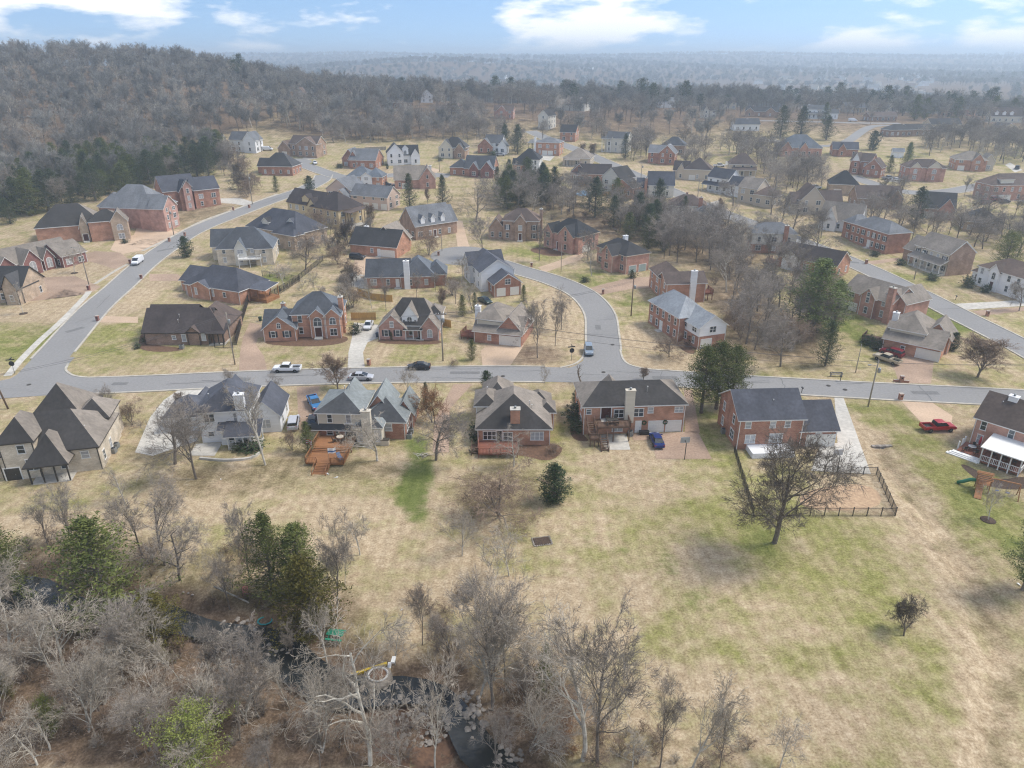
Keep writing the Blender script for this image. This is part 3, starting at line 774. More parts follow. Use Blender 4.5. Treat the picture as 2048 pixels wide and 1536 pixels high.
def house(label, L, R, masses, feats=(), wall='red', roof='char', trim='w', cat='house', name='house', zoff=0.0, auto='FLR', blind=0.35, shut=0.0, wmin=3.4, stain=True):
    A, B = ground(*L), ground(*R)
    rz = math.atan2(B.y - A.y, B.x - A.x); W = math.hypot(B.x - A.x, B.y - A.y)
    root = empty(name, (A.x, A.y, (A.z + B.z) / 2 + zoff), rz)
    tag(root, label, cat)
    HOUSES.append((label, W, root, masses))
    T = TRIMS[trim]
    cs_, sn_ = math.cos(rz), math.sin(rz)
    ms = []
    for i, m in enumerate(masses):
        fx, y, fw, d, ev, rf, rise = m[:7]; o = m[7] if len(m) > 7 else {}
        j = 0.006 * i; q_ = 1.15 if A.y > 200 and 'dm' not in o else 1.0
        ev, rise = ev * (q_ if 'z0' not in o else 1.12 if A.y > 200 else 1), rise * q_
        ms.append(dict(x0=fx * W + j, x1=(fx + fw) * W - j, y0=y + j, y1=y + d - j, ev=ev + j, rf=rf, rise=rise, z0=o.get('z0', -1.6), o=o))
    occ = {}
    for i, m in enumerate(ms):
        o = m['o']; x0, x1, y0, y1, ev, rise, z0 = m['x0'], m['x1'], m['y0'], m['y1'], m['ev'], m['rise'], m['z0']
        xm, ym = (x0 + x1) / 2, (y0 + y1) / 2
        dorm = 'dm' in o; rf = m['rf']
        wk = o.get('wall', wall)
        def shell(zl, zh, gable):
            b = MB()
            v = [(x0, y0, zl), (x1, y0, zl), (x1, y1, zl), (x0, y1, zl), (x0, y0, zh), (x1, y0, zh), (x1, y1, zh), (x0, y1, zh)]
            f = [(0, 1, 5, 4), (1, 2, 6, 5), (2, 3, 7, 6), (3, 0, 4, 7), (4, 5, 6, 7), (3, 2, 1, 0)]
            if gable == 'gx':
                v += [(x0, ym, zh + rise), (x1, ym, zh + rise)]; f = f[:4] + [(7, 4, 8), (5, 6, 9), (4, 5, 9, 8), (6, 7, 8, 9), f[5]]
            elif gable == 'gy':
                v += [(xm, y0, zh + rise), (xm, y1, zh + rise)]; f = f[:4] + [(4, 5, 8), (6, 7, 9), (5, 6, 9, 8), (7, 4, 8, 9), f[5]]
            elif gable == 's':
                v[6] = (x1, y1, zh + rise); v[7] = (x0, y1, zh + rise)
            b.add(v, f)
            return b
        if 'open' in o:                                          # porch: posts instead of walls
            nb = o['open']
            for q in range(nb):
                px_ = x0 + 0.15 + (x1 - x0 - 0.3) * q / (nb - 1)
                for yy_ in ((y0 + 0.1,) if o.get('row1') else (y0 + 0.1, y1 - 0.1)):
                    MB().box(px_ - .09, yy_ - .09, 0, px_ + .09, yy_ + .09, ev).build('porch_post', T if 'pm' not in o else o['pm'], root)
            MB().box(x0, y0, -1.0, x1, y1, o.get('fl', 0.25)).build('porch_floor', o.get('fm', M_CONC), root)
        elif 'up' in o:
            hs, w2 = o['up']
            shell(z0, hs, None).build('wall', wallm(wk), root)
            shell(hs, ev, rf if rf in ('gx', 'gy', 's') else None).build('siding', wallm(w2), root)
        elif 'gw' in o and rf in ('gx', 'gy'):
            shell(z0, ev, None).build('wall', wallm(wk), root)
            g = MB(); rr = rise
            if rf == 'gx':
                for xx, s in ((x0, -1), (x1, 1)): g.add([(xx, y0, ev), (xx, y1, ev), (xx, ym, ev + rr), (xx - s * .2, y0, ev), (xx - s * .2, y1, ev), (xx - s * .2, ym, ev + rr)], [(0, 1, 2) if s > 0 else (2, 1, 0), (3, 4, 5), (0, 1, 4, 3)])
            else:
                for yy, s in ((y0, -1), (y1, 1)): g.add([(x0, yy, ev), (x1, yy, ev), (xm, yy, ev + rr), (x0, yy - s * .2, ev), (x1, yy - s * .2, ev), (xm, yy - s * .2, ev + rr)], [(0, 1, 2) if s < 0 else (2, 1, 0), (3, 4, 5), (0, 1, 4, 3)])
            g.build('gable', wallm(o['gw']), root)
        else:
            shell(z0, ev, rf if rf in ('gx', 'gy', 's') else None).build('dormer_wall' if dorm else 'wall', wallm(wk), root)
        # roof
        ov = o.get('ov', 0.22 if dorm else 0.38); t = 0.16
        rk = o.get('roof', roof)
        rb = MB()
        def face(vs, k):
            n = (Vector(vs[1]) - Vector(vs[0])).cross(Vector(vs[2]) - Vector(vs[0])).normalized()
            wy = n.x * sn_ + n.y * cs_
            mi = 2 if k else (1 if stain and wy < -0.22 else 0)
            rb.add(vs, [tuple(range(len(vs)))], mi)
        if rf in ('gx', 'gy'):
            along = rf == 'gx'
            a0, a1, b0, b1 = (x0, x1, y0, y1) if along else (y0, y1, x0, x1)
            hw = (b1 - b0) / 2; sl_ = rise / hw; bm_ = (b0 + b1) / 2
            P = lambda a, b, z: (a, b, z) if along else (b, a, z)
            ze = ev - ov * sl_
            prof = [(b0 - ov, ze), (bm_, ev + rise), (b1 + ov, ze)]
            A0, A1 = a0 - ov, a1 + ov
            def fq(vs, k):
                face(vs if along else vs[::-1], k)
            (pb0, pz0), (pb1, pz1), (pb2, pz2) = prof
            fq([P(A0, pb0, pz0 + t), P(A1, pb0, pz0 + t), P(A1, pb1, pz1 + t), P(A0, pb1, pz1 + t)], 0)
            fq([P(A0, pb1, pz1 + t), P(A1, pb1, pz1 + t), P(A1, pb2, pz2 + t), P(A0, pb2, pz2 + t)], 0)
            fq([P(A0, pb1, pz1), P(A1, pb1, pz1), P(A1, pb0, pz0), P(A0, pb0, pz0)], 1)
            fq([P(A0, pb2, pz2), P(A1, pb2, pz2), P(A1, pb1, pz1), P(A0, pb1, pz1)], 1)
            fq([P(A0, pb0, pz0), P(A1, pb0, pz0), P(A1, pb0, pz0 + t), P(A0, pb0, pz0 + t)], 1)
            fq([P(A0, pb2, pz2 + t), P(A1, pb2, pz2 + t), P(A1, pb2, pz2), P(A0, pb2, pz2)], 1)
            for AA, s in ((A0, 1), (A1, -1)):
                for (q0, w0_), (q1, w1_) in (((pb0, pz0), (pb1, pz1)), ((pb1, pz1), (pb2, pz2))):
                    vs = [P(AA, q0, w0_), P(AA, q0, w0_ + t), P(AA, q1, w1_ + t), P(AA, q1, w1_)]
                    fq(vs if s > 0 else vs[::-1], 1)
        elif rf == 'h':
            ex0, ex1, ey0, ey1 = x0 - ov, x1 + ov, y0 - ov, y1 + ov
            w_, d_ = ex1 - ex0, ey1 - ey0
            hr = o.get('hr', 1.0)
            ze = ev - 0.04
            zt = ev + rise
            if w_ >= d_:
                ins = min(d_ / 2 * hr, w_ / 2 - 0.15)
                r0, r1 = (ex0 + ins, (ey0 + ey1) / 2, zt), (ex1 - ins, (ey0 + ey1) / 2, zt)
            else:
                ins = min(w_ / 2 * hr, d_ / 2 - 0.15)
                r0, r1 = ((ex0 + ex1) / 2, ey0 + ins, zt), ((ex0 + ex1) / 2, ey1 - ins, zt)
            c = [(ex0, ey0, ze + t), (ex1, ey0, ze + t), (ex1, ey1, ze + t), (ex0, ey1, ze + t)]
            if w_ >= d_:
                face([c[0], c[1], r1, r0], 0); face([c[1], c[2], r1], 0); face([c[2], c[3], r0, r1], 0); face([c[3], c[0], r0], 0)
            else:
                face([c[0], c[1], r0], 0); face([c[1], c[2], r1, r0], 0); face([c[2], c[3], r1], 0); face([c[3], c[0], r0, r1], 0)
            lo = [(p[0], p[1], ze - 0.03) for p in c]
            for q in range(4): face([lo[q], lo[(q + 1) % 4], c[(q + 1) % 4], c[q]], 1)
            face(lo[::-1], 1)
        elif rf == 's':
            sl_ = rise / (y1 - y0)
            za, zb = ev - ov * sl_, ev + rise
            a = [(x0 - ov, y0 - ov, za), (x1 + ov, y0 - ov, za), (x1 + ov, y1, zb), (x0 - ov, y1, zb)]
            u = [(p[0], p[1], p[2] + t) for p in a]
            face(u, 0); face(a[::-1], 1)
            for q in range(4): face([a[q], a[(q + 1) % 4], u[(q + 1) % 4], u[q]], 1)
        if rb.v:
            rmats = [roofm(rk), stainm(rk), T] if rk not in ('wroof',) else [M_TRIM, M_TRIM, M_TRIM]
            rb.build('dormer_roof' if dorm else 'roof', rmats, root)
    if A.y < 200:                                              # gutters' downpipes at the front corners
        for m in ms:
            if 'dm' in m['o'] or 'open' in m['o'] or m['rf'] == 'n' or m['z0'] > 0 or m['rf'] == 's': continue
            for x in (m['x0'] + .12, m['x1'] - .12): MB().box(x - .05, m['y0'] - .09, -.4, x + .05, m['y0'] - .01, m['ev'] - .05).build('downpipe', T, root)
    # --- openings
    def frame(mi, f):
        m = ms[mi]
        return {'F': (m['x0'], m['y0'], 1, 0, 0.0, m['x1'] - m['x0']), 'R': (m['x1'], m['y0'], 0, 1, math.pi / 2, m['y1'] - m['y0']),
                'B': (m['x1'], m['y1'], -1, 0, math.pi, m['x1'] - m['x0']), 'L': (m['x0'], m['y1'], 0, -1, -math.pi / 2, m['y1'] - m['y0'])}[f]
    def at(mi, f, u, z):
        ox, oy, dx, dy, r, ln = frame(mi, f)
        off = ms[mi]['o'].get('_o', 0)
        return (ox + dx * u, oy + dy * u, z), r, ln
    def put_window(mi, f, u, z, w, h, kind='d', bl=None, sh=False):
        loc, r, ln = at(mi, f, u, z)
        fm, g1, g2 = window_mesh(w, h, kind, M_TRIM if trim != 'c' else M_CREAMT)
        wo = inst('window', fm, root, loc, r)
        inst('pane', g2 if (hrand.random() < blind if bl is None else bl) else g1, wo)
        if sh:
            for s in (-1, 1): inst('shutter', shutter_mesh(h), wo, (s * (w / 2 + 0.24), 0, 0))
        occ.setdefault((mi, f), []).append((u - w / 2 - .3, u + w / 2 + .3, z - .2, z + h + .2))
    for ft in feats:
        k = ft[0]
        if k == 'g':
            _, mi, f, uf, w = ft[:5]; n = ft[5] if len(ft) > 5 else 1; zz = ft[6] if len(ft) > 6 else 0.05
            ln = frame(mi, f)[5]
            for q in range(n):
                u = uf * ln + (q - (n - 1) / 2) * (w + 0.55)
                loc, r, _l = at(mi, f, u, zz)
                inst('garage_door', garage_mesh(w, 2.15, ft[7] if len(ft) > 7 else M_GAR), root, loc, r)
                occ.setdefault((mi, f), []).append((u - w / 2 - .3, u + w / 2 + .3, 0, 2.4))
        elif k == 'd':
            _, mi, f, uf = ft[:4]; ln = frame(mi, f)[5]; zz = ft[4] if len(ft) > 4 else 0.3
            loc, r, _l = at(mi, f, uf * ln, zz)
            d_ = inst('door', door_mesh(1.1 if len(ft) < 6 else ft[5], 2.15, M_DOOR if len(ft) < 7 else ft[6]), root, loc, r)
            MB().box(0.3, -0.1, 1.0, 0.36, -0.04, 1.12).build('handle', M_METAL, d_)
            MB().box(-0.9, -1.2, -1.2, 0.9, -0.02, -0.05).build('step', M_CONC, d_)
            occ.setdefault((mi, f), []).append((uf * ln - .9, uf * ln + .9, zz, zz + 2.5))
        elif k == 'w':
            _, mi, f, uf, z, w, h = ft[:7]; ln = frame(mi, f)[5]
            put_window(mi, f, uf * ln, z, w, h, ft[7] if len(ft) > 7 else 'd', ft[8] if len(ft) > 8 else None, ft[9] if len(ft) > 9 else False)
        elif k == 'c':
            _, fx, y, w, d, zt, mk = ft[:7]; x = fx * W
            c = MB().box(x - w / 2, y - d / 2, -1.2 if len(ft) < 8 else ft[7], x + w / 2, y + d / 2, zt).build('chimney', wallm(mk), root)
            cap = MB().box(x - w / 2 - .08, y - d / 2 - .08, zt, x + w / 2 + .08, y + d / 2 + .08, zt + .14)
            cap.build('chimney_cap', wallm(mk) if mk in ('white', 'cream', 'pale') else M_CONC, c)
            MB().lathe([(0.18, 0), (0.18, .25), (0.24, .28), (0.22, .36)], 8, (x, y, zt + .14)).build('flue', M_METAL, c)
        elif k == 'v':
            for fx, y, z in ft[1]:
                MB().lathe([(0.06, -0.6), (0.06, .3), (0.1, .32), (.1, .4)], 6, (fx * W, y, z)).build('vent_pipe', M_TRIM, root)
        elif k == 'sky':
            _, fx, y, z, pitch = ft
            s_ = MB(); s_.box(-.45, -.6, 0, .45, .6, .1); o_ = s_.build('skylight', M_BLIND, root, (fx * W, y, z)); o_.rotation_euler = (pitch, 0, 0)
        elif k == 'deck':
            _, fx0, fx1, y0, y1, z, dm = ft[:7]; rails = ft[7] if len(ft) > 7 else 'FLR'
            deck_part(root, fx0 * W, fx1 * W, y0, y1, z, dm, rails)
    for mi, m in enumerate(ms):
        faces = m['o'].get('win', auto if 'open' not in m['o'] else '')
        for f in faces:
            ox, oy, dx, dy, r, ln = frame(mi, f)
            if ln < 2.0: continue
            n = max(1, int(ln / m['o'].get('ws', wmin)))
            base = max(m['z0'], 0)
            rows = [base + 0.9] if m['ev'] - base < 4.7 else [base + 0.9, base + 3.6]
            if m['ev'] - base > 7.4: rows.append(base + 6.3)
            if m['ev'] - base < 2.2: rows = [base + 0.5]
            for z in rows:
                h = min(1.5, m['ev'] - z - 0.25)
                if h < 0.6: continue
                for q in range(n):
                    u = ln * (q + 0.5) / n
                    w = 1.7 if (ln / n > 3.2 and hrand.random() < 0.3) else 1.0
                    if any(a < u + w / 2 and u - w / 2 < b and c < z + h and z < d_ for a, b, c, d_ in occ.get((mi, f), [])): continue
                    X, Y = ox + dx * u + (0.25 if f == 'R' else -0.25 if f == 'L' else 0), oy + dy * u + (-0.25 if f == 'F' else 0.25 if f == 'B' else 0)
                    if any(j != mi and p['x0'] - .6 < X < p['x1'] + .6 and p['y0'] - .1 < Y < p['y1'] + .1 and z + h * .5 > p['z0'] and z < p['ev'] + (p['rise'] * .6 if p['rf'] != 'n' else 0) and 'open' not in p['o'] for j, p in enumerate(ms)): continue
                    put_window(mi, f, u, z, w, h, 'd', None, hrand.random() < shut)
            if 'at' in m['o'] and ((f in 'FB' and m['rf'] == 'gy') or (f in 'LR' and m['rf'] == 'gx')):
                put_window(mi, f, ln / 2, m['ev'] + 0.1, 0.9, min(1.3, m['rise'] * .45), m['o']['at'])
    return root
def deck_part(root, x0, x1, y0, y1, z, dm, rails='FLR', posts=True, rail_m=None):
    rm = rail_m or dm
    d = MB(); nb = max(3, int((y1 - y0) / 0.28))
    for q in range(nb):
        d.box(x0, y0 + (y1 - y0) * q / nb, z - .06, x1, y0 + (y1 - y0) * (q + .93) / nb, z)
    d.box(x0, y0 + .05, z - .3, x1, y0 + .1, z - .07); d.box(x0 + .02, y0 + .1, z - .3, x0 + .07, y1, z - .07); d.box(x1 - .07, y0 + .1, z - .3, x1 - .02, y1, z - .07)
    d.build('deck', dm, root)
    if posts and z > 0.6:
        for q in range(max(2, int((x1 - x0) / 2.5)) + 1):
            n = max(2, int((x1 - x0) / 2.5)); xx = x0 + .1 + (x1 - x0 - .2) * q / n
            MB().box(xx - .08, y0 + .12, -1.2, xx + .08, y0 + .28, z - .08).build('deck_post', dm, root)
    segs = {'F': ((x0, y0), (x1, y0)), 'L': ((x0, y0), (x0, y1)), 'R': ((x1, y0), (x1, y1)), 'B': ((x0, y1), (x1, y1))}
    for k in rails:
        railing(root, segs[k][0], segs[k][1], z, rm)
def railing(root, a, b, z, m, h=0.95):
    l = math.hypot(b[0] - a[0], b[1] - a[1]); r = MB()
    r.bar((a[0], a[1], z + h), (b[0], b[1], z + h), 0.12, 0.07); r.bar((a[0], a[1], z + .12), (b[0], b[1], z + .12), 0.06, 0.06)
    n = max(2, int(l / .22))
    for q in range(n + 1):
        t = q / n; x, y = a[0] + (b[0] - a[0]) * t, a[1] + (b[1] - a[1]) * t
        s = .05 if q % 8 == 0 or q == n else .02
        r.box(x - s, y - s, z, x + s, y + s, z + h + (.1 if s > .03 else 0))
    r.build('railing', m, root)
def stairs(root, x0, x1, ytop, ybot, ztop, zbot, m, n):
    s = MB()
    for q in range(n):
        t0, t1 = q / n, (q + 1) / n
        y = ytop + (ybot - ytop) * t0; yn = ytop + (ybot - ytop) * t1; z = ztop + (zbot - ztop) * t1
        MB().box(x0, min(y, yn) - .03, z - .06, x1, max(y, yn), z).build('stair_tread', m, root)
    for x in (x0, x1):
        s.bar((x, ytop, ztop - .12), (x, ybot, zbot), .08, .3)
        s.bar((x, ytop, ztop + .9), (x, ybot, zbot + .9), .08, .1)
        for t in (0, .5, 1): s.box(x - .05, ytop + (ybot - ytop) * t - .05, ztop + (zbot - ztop) * t, x + .05, ytop + (ybot - ytop) * t + .05, ztop + (zbot - ztop) * t + .95)
    s.build('stair_rail', m, root)

# ---- front row, seen from their back gardens
hA = house('tan stone house with steep dark hip roofs at the left edge of the front row', (8, 960), (207, 938),
    [(0, 0, 1, 11, 4.0, 'h', 4.3, {'hr': .8}), (.06, -.4, .34, 7, 6.2, 'h', 3.2), (.33, -2.6, .40, 7, 3.0, 'h', 4.0, {'open': 4, 'pm': M_DKTRIM, 'fl': .1}), (.08, 9, .62, 9, 4.4, 'h', 5.2), (.62, 8, .36, 6, 5.0, 'h', 2.5)],
    [('w', 1, 'F', .62, 4.4, 1.1, 1.3), ('w', 1, 'F', .8, 1.4, 1.6, 1.8, 'd', False), ('d', 1, 'F', .18, -.1, 2.2, M_DKTRIM), ('w', 0, 'F', .86, 2.3, 1.2, 1.1, 'd', True), ('v', [(.25, 4, 7.4), (.85, 3, 6.0), (.15, 2.5, 5.5)])],
    wall='stone', roof='taupe', trim='d')
hB = house('white siding house with charcoal hip roof and glazed sunroom', (406, 886), (545, 878),
    [(0, 0, .72, 9, 5.6, 'h', 3.2, {'hr': .7}), (.66, 2.5, .44, 8, 3.2, 'gy', 2.6), (-.62, 4.5, .60, 7, 2.7, 'h', 2.6), (.42, -3.0, .46, 3.2, 2.5, 's', 1.2, {'open': 5, 'fl': .35}), (.30, -1.2, .3, 1.2, 2.9, 's', .6), (.2, 5, .3, 5.5, 5.2, 'gy', 2.2), (-.35, 9, .3, 4, 2.6, 'gy', 1.6)],
    [('c', .62, .2, 1.5, 1.0, 8.4, 'white'), ('w', 0, 'F', .22, 3.9, 1.7, 1.3, 'd', False), ('w', 0, 'F', .2, 1.2, 1.0, .8, 'd', False), ('sky', .47, 2.3, 7.4, .6), ('sky', .37, 2.3, 7.4, .6), ('v', [(.12, 3, 7.2)])],
    wall='white', roof='slate', auto='FR')
hC = house('red brick and cream house with teal shingle gables and large orange deck', (640, 880), (810, 884),
    [(0, 0, .52, 8.5, 5.1, 'h', 2.1, {'up': (2.6, 'cream')}), (.48, .9, .52, 8, 3.2, 'h', 2.7), (.46, -1.3, .30, 3.0, 3.3, 'h', 1.2, {'wall': 'cream', 'win': ''}), (.13, 4, .27, 6.5, 4.2, 'gy', 2.5), (.52, 4, .27, 6.5, 4.0, 'gy', 2.6), (.84, 5, .20, 5.5, 3.0, 'gy', 2.2), (-.05, -.25, .52, .3, 2.6, 's', .35, {'z0': 2.3, 'win': ''})],
    [('c', .60, -1.5, 1.5, .9, 6.4, 'cream'), ('w', 0, 'F', .28, 3.4, .95, 1.35, 'd', False), ('w', 0, 'F', .70, 3.4, .95, 1.35, 'd', True), ('w', 0, 'F', .25, 1.1, 1.1, .9, 'd', False), ('d', 0, 'F', .72, .95, 1.8, M_GLASS),
     ('w', 2, 'F', .2, .7, 1.2, 2.1, 'd', True), ('w', 2, 'F', .82, .7, 1.0, 2.1, 'd', True), ('w', 1, 'F', .62, 1.6, 1.3, 1.2, 'd', True), ('v', [(.28, 3.6, 8), (.33, 4.1, 8.2)])],
    wall='red', roof='teal', auto='RL')
hD = house('brick house with tall dark hip roof and central orange brick chimney', (955, 890), (1100, 890),
    [(0, 0, 1, 12, 3.0, 'h', 4.3, {'hr': .75}), (.05, 9.5, .42, 8, 3.0, 'h', 2.9), (-.04, 5.5, .30, 6, 4.4, 'h', 1.5, {'wall': 'cream'}), (.70, 8.5, .34, 5, 2.8, 'h', 2.0), (.86, 5.5, .22, 4, 3.2, 'h', 1.3)],
    [('c', .52, .9, 1.55, 1.1, 6.2, 'orange'), ('w', 0, 'F', .17, 1.1, 2.2, 1.35, 'd', False), ('w', 0, 'F', .82, 1.0, 2.2, 1.35, 'd', True), ('d', 0, 'F', .30, .5, 1.0, M_GLASS), ('w', 0, 'F', .42, 1.0, 1.6, 1.3, 'd', False), ('v', [(.72, 3.5, 6), (.75, 3, 5.6), (.12, 9, 6)])],
    wall='orange', roof='taupe', auto='L')
hE = house('long orange brick house with charcoal hip roof, cream chimney and twin garage doors', (1165, 869), (1366, 863),
    [(0, 0, 1, 9.5, 5.2, 'h', 2.5, {'hr': .75}), (.28, 8, .22, 5, 3.0, 'gy', 2.0), (.36, 8, .12, 6, 2.6, 'gy', 1.4)],
    [('c', .44, -.35, 1.55, .7, 8.2, 'cream', 2.3), ('g', 0, 'F', .81, 2.45, 2), ('d', 0, 'F', .545, .05, .95, M_TRIM), ('w', 0, 'F', .05, 3.9, .95, .85, 'd', False), ('w', 0, 'F', .345, 3.1, 1.7, 1.4, 'd', False), ('w', 0, 'F', .54, 3.2, 1.7, 1.4, 'd', False), ('w', 0, 'F', .655, 3.8, 1.0, .9, 'd', True), ('w', 0, 'F', .935, 3.8, 1.5, .9, 'd', True),
     ('d', 0, 'F', .22, 3.0, 1.8, M_DOOR), ('w', 0, 'F', .34, .5, 1.8, 1.3, 'd', True), ('v', [(.645, 2.4, 7.2)])],
    wall='orange', roof='taupe', auto='L')
hF = house('two storey brick house with blue slate roof behind the big bare tree', (1471, 899), (1668, 894),
    [(0, 0, .645, 9.5, 5.5, 'gx', 3.0), (.64, .3, .37, 9, 3.1, 'gx', 3.1), (.1, -3.0, .42, 3.0, .9, 'n', 0, {'wall': 'white', 'win': ''})],
    [('g', 1, 'F', .58, 4.6), ('w', 0, 'F', .14, 3.9, 1.0, 1.1, 'd', True), ('w', 0, 'F', .52, 3.9, 1.0, 1.1, 'd', True), ('w', 0, 'F', .75, 3.9, 1.0, 1.1, 'd', True), ('w', 0, 'F', .2, 1.2, 1.7, 1.4, 'd', True), ('w', 0, 'F', .6, 1.2, 2.2, 1.5, 'd', True), ('w', 1, 'F', .5, 2.5, 1.0, .5, 'd', True), ('v', [(.38, 2.8, 7.2)])],
    wall='red', roof='slate', auto='L')
hG = house('brick two storey house with umber roof and white patio cover at the right edge', (1936, 890), (2090, 942),
    [(0, 0, 1.5, 9.5, 5.2, 'gx', 3.0), (.62, 3.5, .9, 9, 5.3, 'gx', 3.3)],
    [('c', .30, 4.4, 1.3, 1.0, 8.6, 'white', 5.0), ('w', 0, 'F', .08, 3.4, .95, 1.5, 'd', False), ('w', 0, 'F', .32, 3.4, .95, 1.5, 'd', False), ('w', 0, 'F', .55, 3.4, .95, 1.5, 'd', False), ('w', 0, 'F', .78, 3.4, .95, 1.5, 'd', False), ('w', 0, 'F', .08, .9, .95, 1.5), ('w', 0, 'F', .66, .6, 1.6, 1.1), ('v', [(.2, 3.5, 7.3), (.5, 3.4, 7.3)])],
    wall='rose', roof='umber', auto='')
# ---- second row, across the street
house('brick colonial with dark blue roof, arched stair window and left garage wing', (532, 678), (685, 673),
    [(.36, .4, .64, 9, 5.4, 'h', 4.0), (0, -.8, .42, 9, 2.9, 'gx', 2.8), (.0, -1.6, .42, 7, 2.9, 'gy', 2.9, {'at': 'a'}), (.60, -.5, .20, 3, 5.3, 'gy', 1.5, {'win': ''}), (.80, -.8, .20, 4, 5.3, 'gy', 1.6), (.28, 8, .3, 4, 2.8, 's', .4, {'roof': 'wroof', 'wall': 'white'})],
    [('w', 3, 'F', .5, 2.9, 1.9, 2.1, 'a'), ('d', 3, 'F', .5, .4, 1.6), ('w', 2, 'F', .3, .9, 1.0, 1.4, 'd', None, True), ('w', 2, 'F', .72, .9, 1.0, 1.4, 'd', None, True), ('w', 4, 'F', .5, 3.3, 1.5, 1.7, 'a'), ('w', 4, 'F', .5, .7, 1.6, 1.5), ('c', 1.0, 2.6, 1.0, 1.3, 8.6, 'orange'), ('c', .2, 6, .9, .9, 6.4, 'orange')],
    wall='orange', roof='blue', shut=.1)
house('pink brick cottage with white arched dormer and taupe roof', (758, 679), (878, 681),
    [(.1, 1.0, .86, 10, 3.1, 'h', 5.0, {'hr': .7}), (0, 0, .46, 7, 2.9, 'gy', 3.0, {'at': 'd'}), (.70, .2, .30, 6, 2.9, 'gy', 2.6), (.38, 1.4, .26, 5, 5.0, 'gy', 2.5, {'wall': 'white', 'z0': 2.6, 'dm': 1, 'win': ''}), (.44, -.1, .27, 2.0, 2.5, 's', .8, {'open': 3, 'row1': 1}), (.75, 4, .26, 5, 4.8, 'h', 1.6, {'wall': 'white', 'z0': 2})],
    [('w', 3, 'F', .5, 3.1, 1.2, 2.0, 'a', False), ('w', 3, 'F', .14, 3.4, .5, .9, 'd', False), ('w', 3, 'F', .86, 3.4, .5, .9, 'd', False), ('w', 1, 'F', .28, .9, 1.0, 1.4, 'd', None, True), ('w', 1, 'F', .70, .9, 1.0, 1.4, 'd', None, True), ('w', 2, 'F', .5, .7, 1.2, 1.9, 'a'), ('d', 0, 'F', .68, .3)],
    wall='pink', roof='taupe')
house('taupe roofed brick house with cream upper siding and wide white garage door', (948, 684), (1042, 694),
    [(0, 0, 1, 9, 2.8, 'gx', 2.6), (.02, 1.6, .55, 9, 5.0, 'h', 2.4, {'up': (2.9, 'cream')}), (.45, 1, .55, 10, 3.0, 'gy', 3.4), (.72, 1.4, .2, 4, 4.3, 'gy', 1.0, {'dm': 1, 'z0': 3, 'wall': 'cream'})],
    [('g', 0, 'F', .76, 4.6), ('w', 0, 'F', .33, .9, .9, 1.1), ('c', -.05, 5, 1.2, 1.0, 6.8, 'white'), ('deck', -.32, -.02, 1, 5, .9, M_DECKR)],
    wall='red', roof='taupe', auto='', stain=False)
house('white two storey gable house with brown brick garage below', (962, 584), (1028, 577),
    [(0, 0, 1, 13, 5.4, 'gy', 3.0, {'wall': 'white'}), (.22, -5.5, .80, 6, 3.4, 'gy', 2.5, {'wall': 'red', 'at': 'd'}), (-.1, 8, 1.05, 6, 5.4, 'gx', 2.8, {'wall': 'white'})],
    [('g', 1, 'F', .25, 2.2), ('g', 1, 'F', .75, 2.2), ('w', 1, 'F', .5, 3.2, 1.6, 1.3)], wall='white', roof='slate', auto='L')
house('long dark brown roofed brick house on the corner lawn', (292, 690), (452, 689),
    [(0, 0, .82, 9, 3.1, 'gx', 3.9), (.56, 0.6, .42, 12, 3.0, 'h', 4.4), (-.1, 6, .6, 8, 3.0, 'gx', 3.0), (.54, -.25, .16, 3, 3.0, 'gy', 1.2), (.80, -.6, .20, 4, 2.8, 's', .9, {'open': 4, 'pm': M_DKTRIM, 'wall': 'dark'})],
    [('w', 0, 'F', .45, 1.3, .9, .8, 'd', True), ('w', 0, 'F', .6, .8, 1.0, 1.6, 'd', True), ('w', 0, 'F', .9, 1.0, 1.0, 1.6, 'd', True), ('v', [(.42, 2.6, 5.9), (.42, 1.6, 5.0)])], wall='dark', roof='brown', trim='d', auto='')
house('orange brick house with black hip roof and raised screened porch', (376, 592), (482, 610),
    [(0, 0, 1, 11, 3.4, 'h', 4.4, {'hr': .9}), (-.28, 3, .5, 9, 3.2, 'gx', 2.8), (.12, -.5, .36, 3, 3.4, 'gy', 1.4), (1.0, 3.5, .3, 5, 3.4, 's', .7, {'open': 3, 'pm': M_DECK, 'fl': .9, 'fm': M_DECK}), (-.06, .6, .22, 5, 3.2, 'h', 1.8)],
    [('w', 2, 'F', .25, 1.2, .9, 1.7, 'd', True), ('w', 0, 'F', .5, 1.2, 1.0, 1.7, 'd', True), ('w', 0, 'F', .72, 1.4, 1.0, 1.2)], wall='orange', roof='slate', auto='L')
house('tan brick house with charcoal roof and row of small hipped dormers', (497, 478), (596, 500),
    [(0, 0, 1, 13, 4.0, 'h', 5.0), (-.12, 8, .5, 8, 4.0, 'h', 3.5), (.28, 1.2, .13, 3, 6.0, 'gy', 1.3, {'dm': 1, 'z0': 4.0, 'wall': 'pale', 'roof': 'char'}), (.70, 3, .15, 4, 6.4, 'gy', 1.4, {'dm': 1, 'z0': 4, 'wall': 'pale'}), (.6, -1.4, .42, 4, 3.8, 'h', 1.6)], [], wall='tan', roof='slate')
house('pale stone house with steep slate roof and raised white balcony', (432, 532), (550, 526),
    [(.05, 0, .95, 11, 4.2, 'h', 4.6), (-.1, 6, .55, 8, 4.0, 'gx', 3.6), (.7, -1.6, .3, 5, 4.2, 'h', 2.6), (.35, -.8, .2, 4, 4.2, 'gy', 2.4, {'wall': 'pale'})], [('deck', .42, .80, -3.4, 0, 2.4, M_TRIM)], wall='stone', roof='blue')
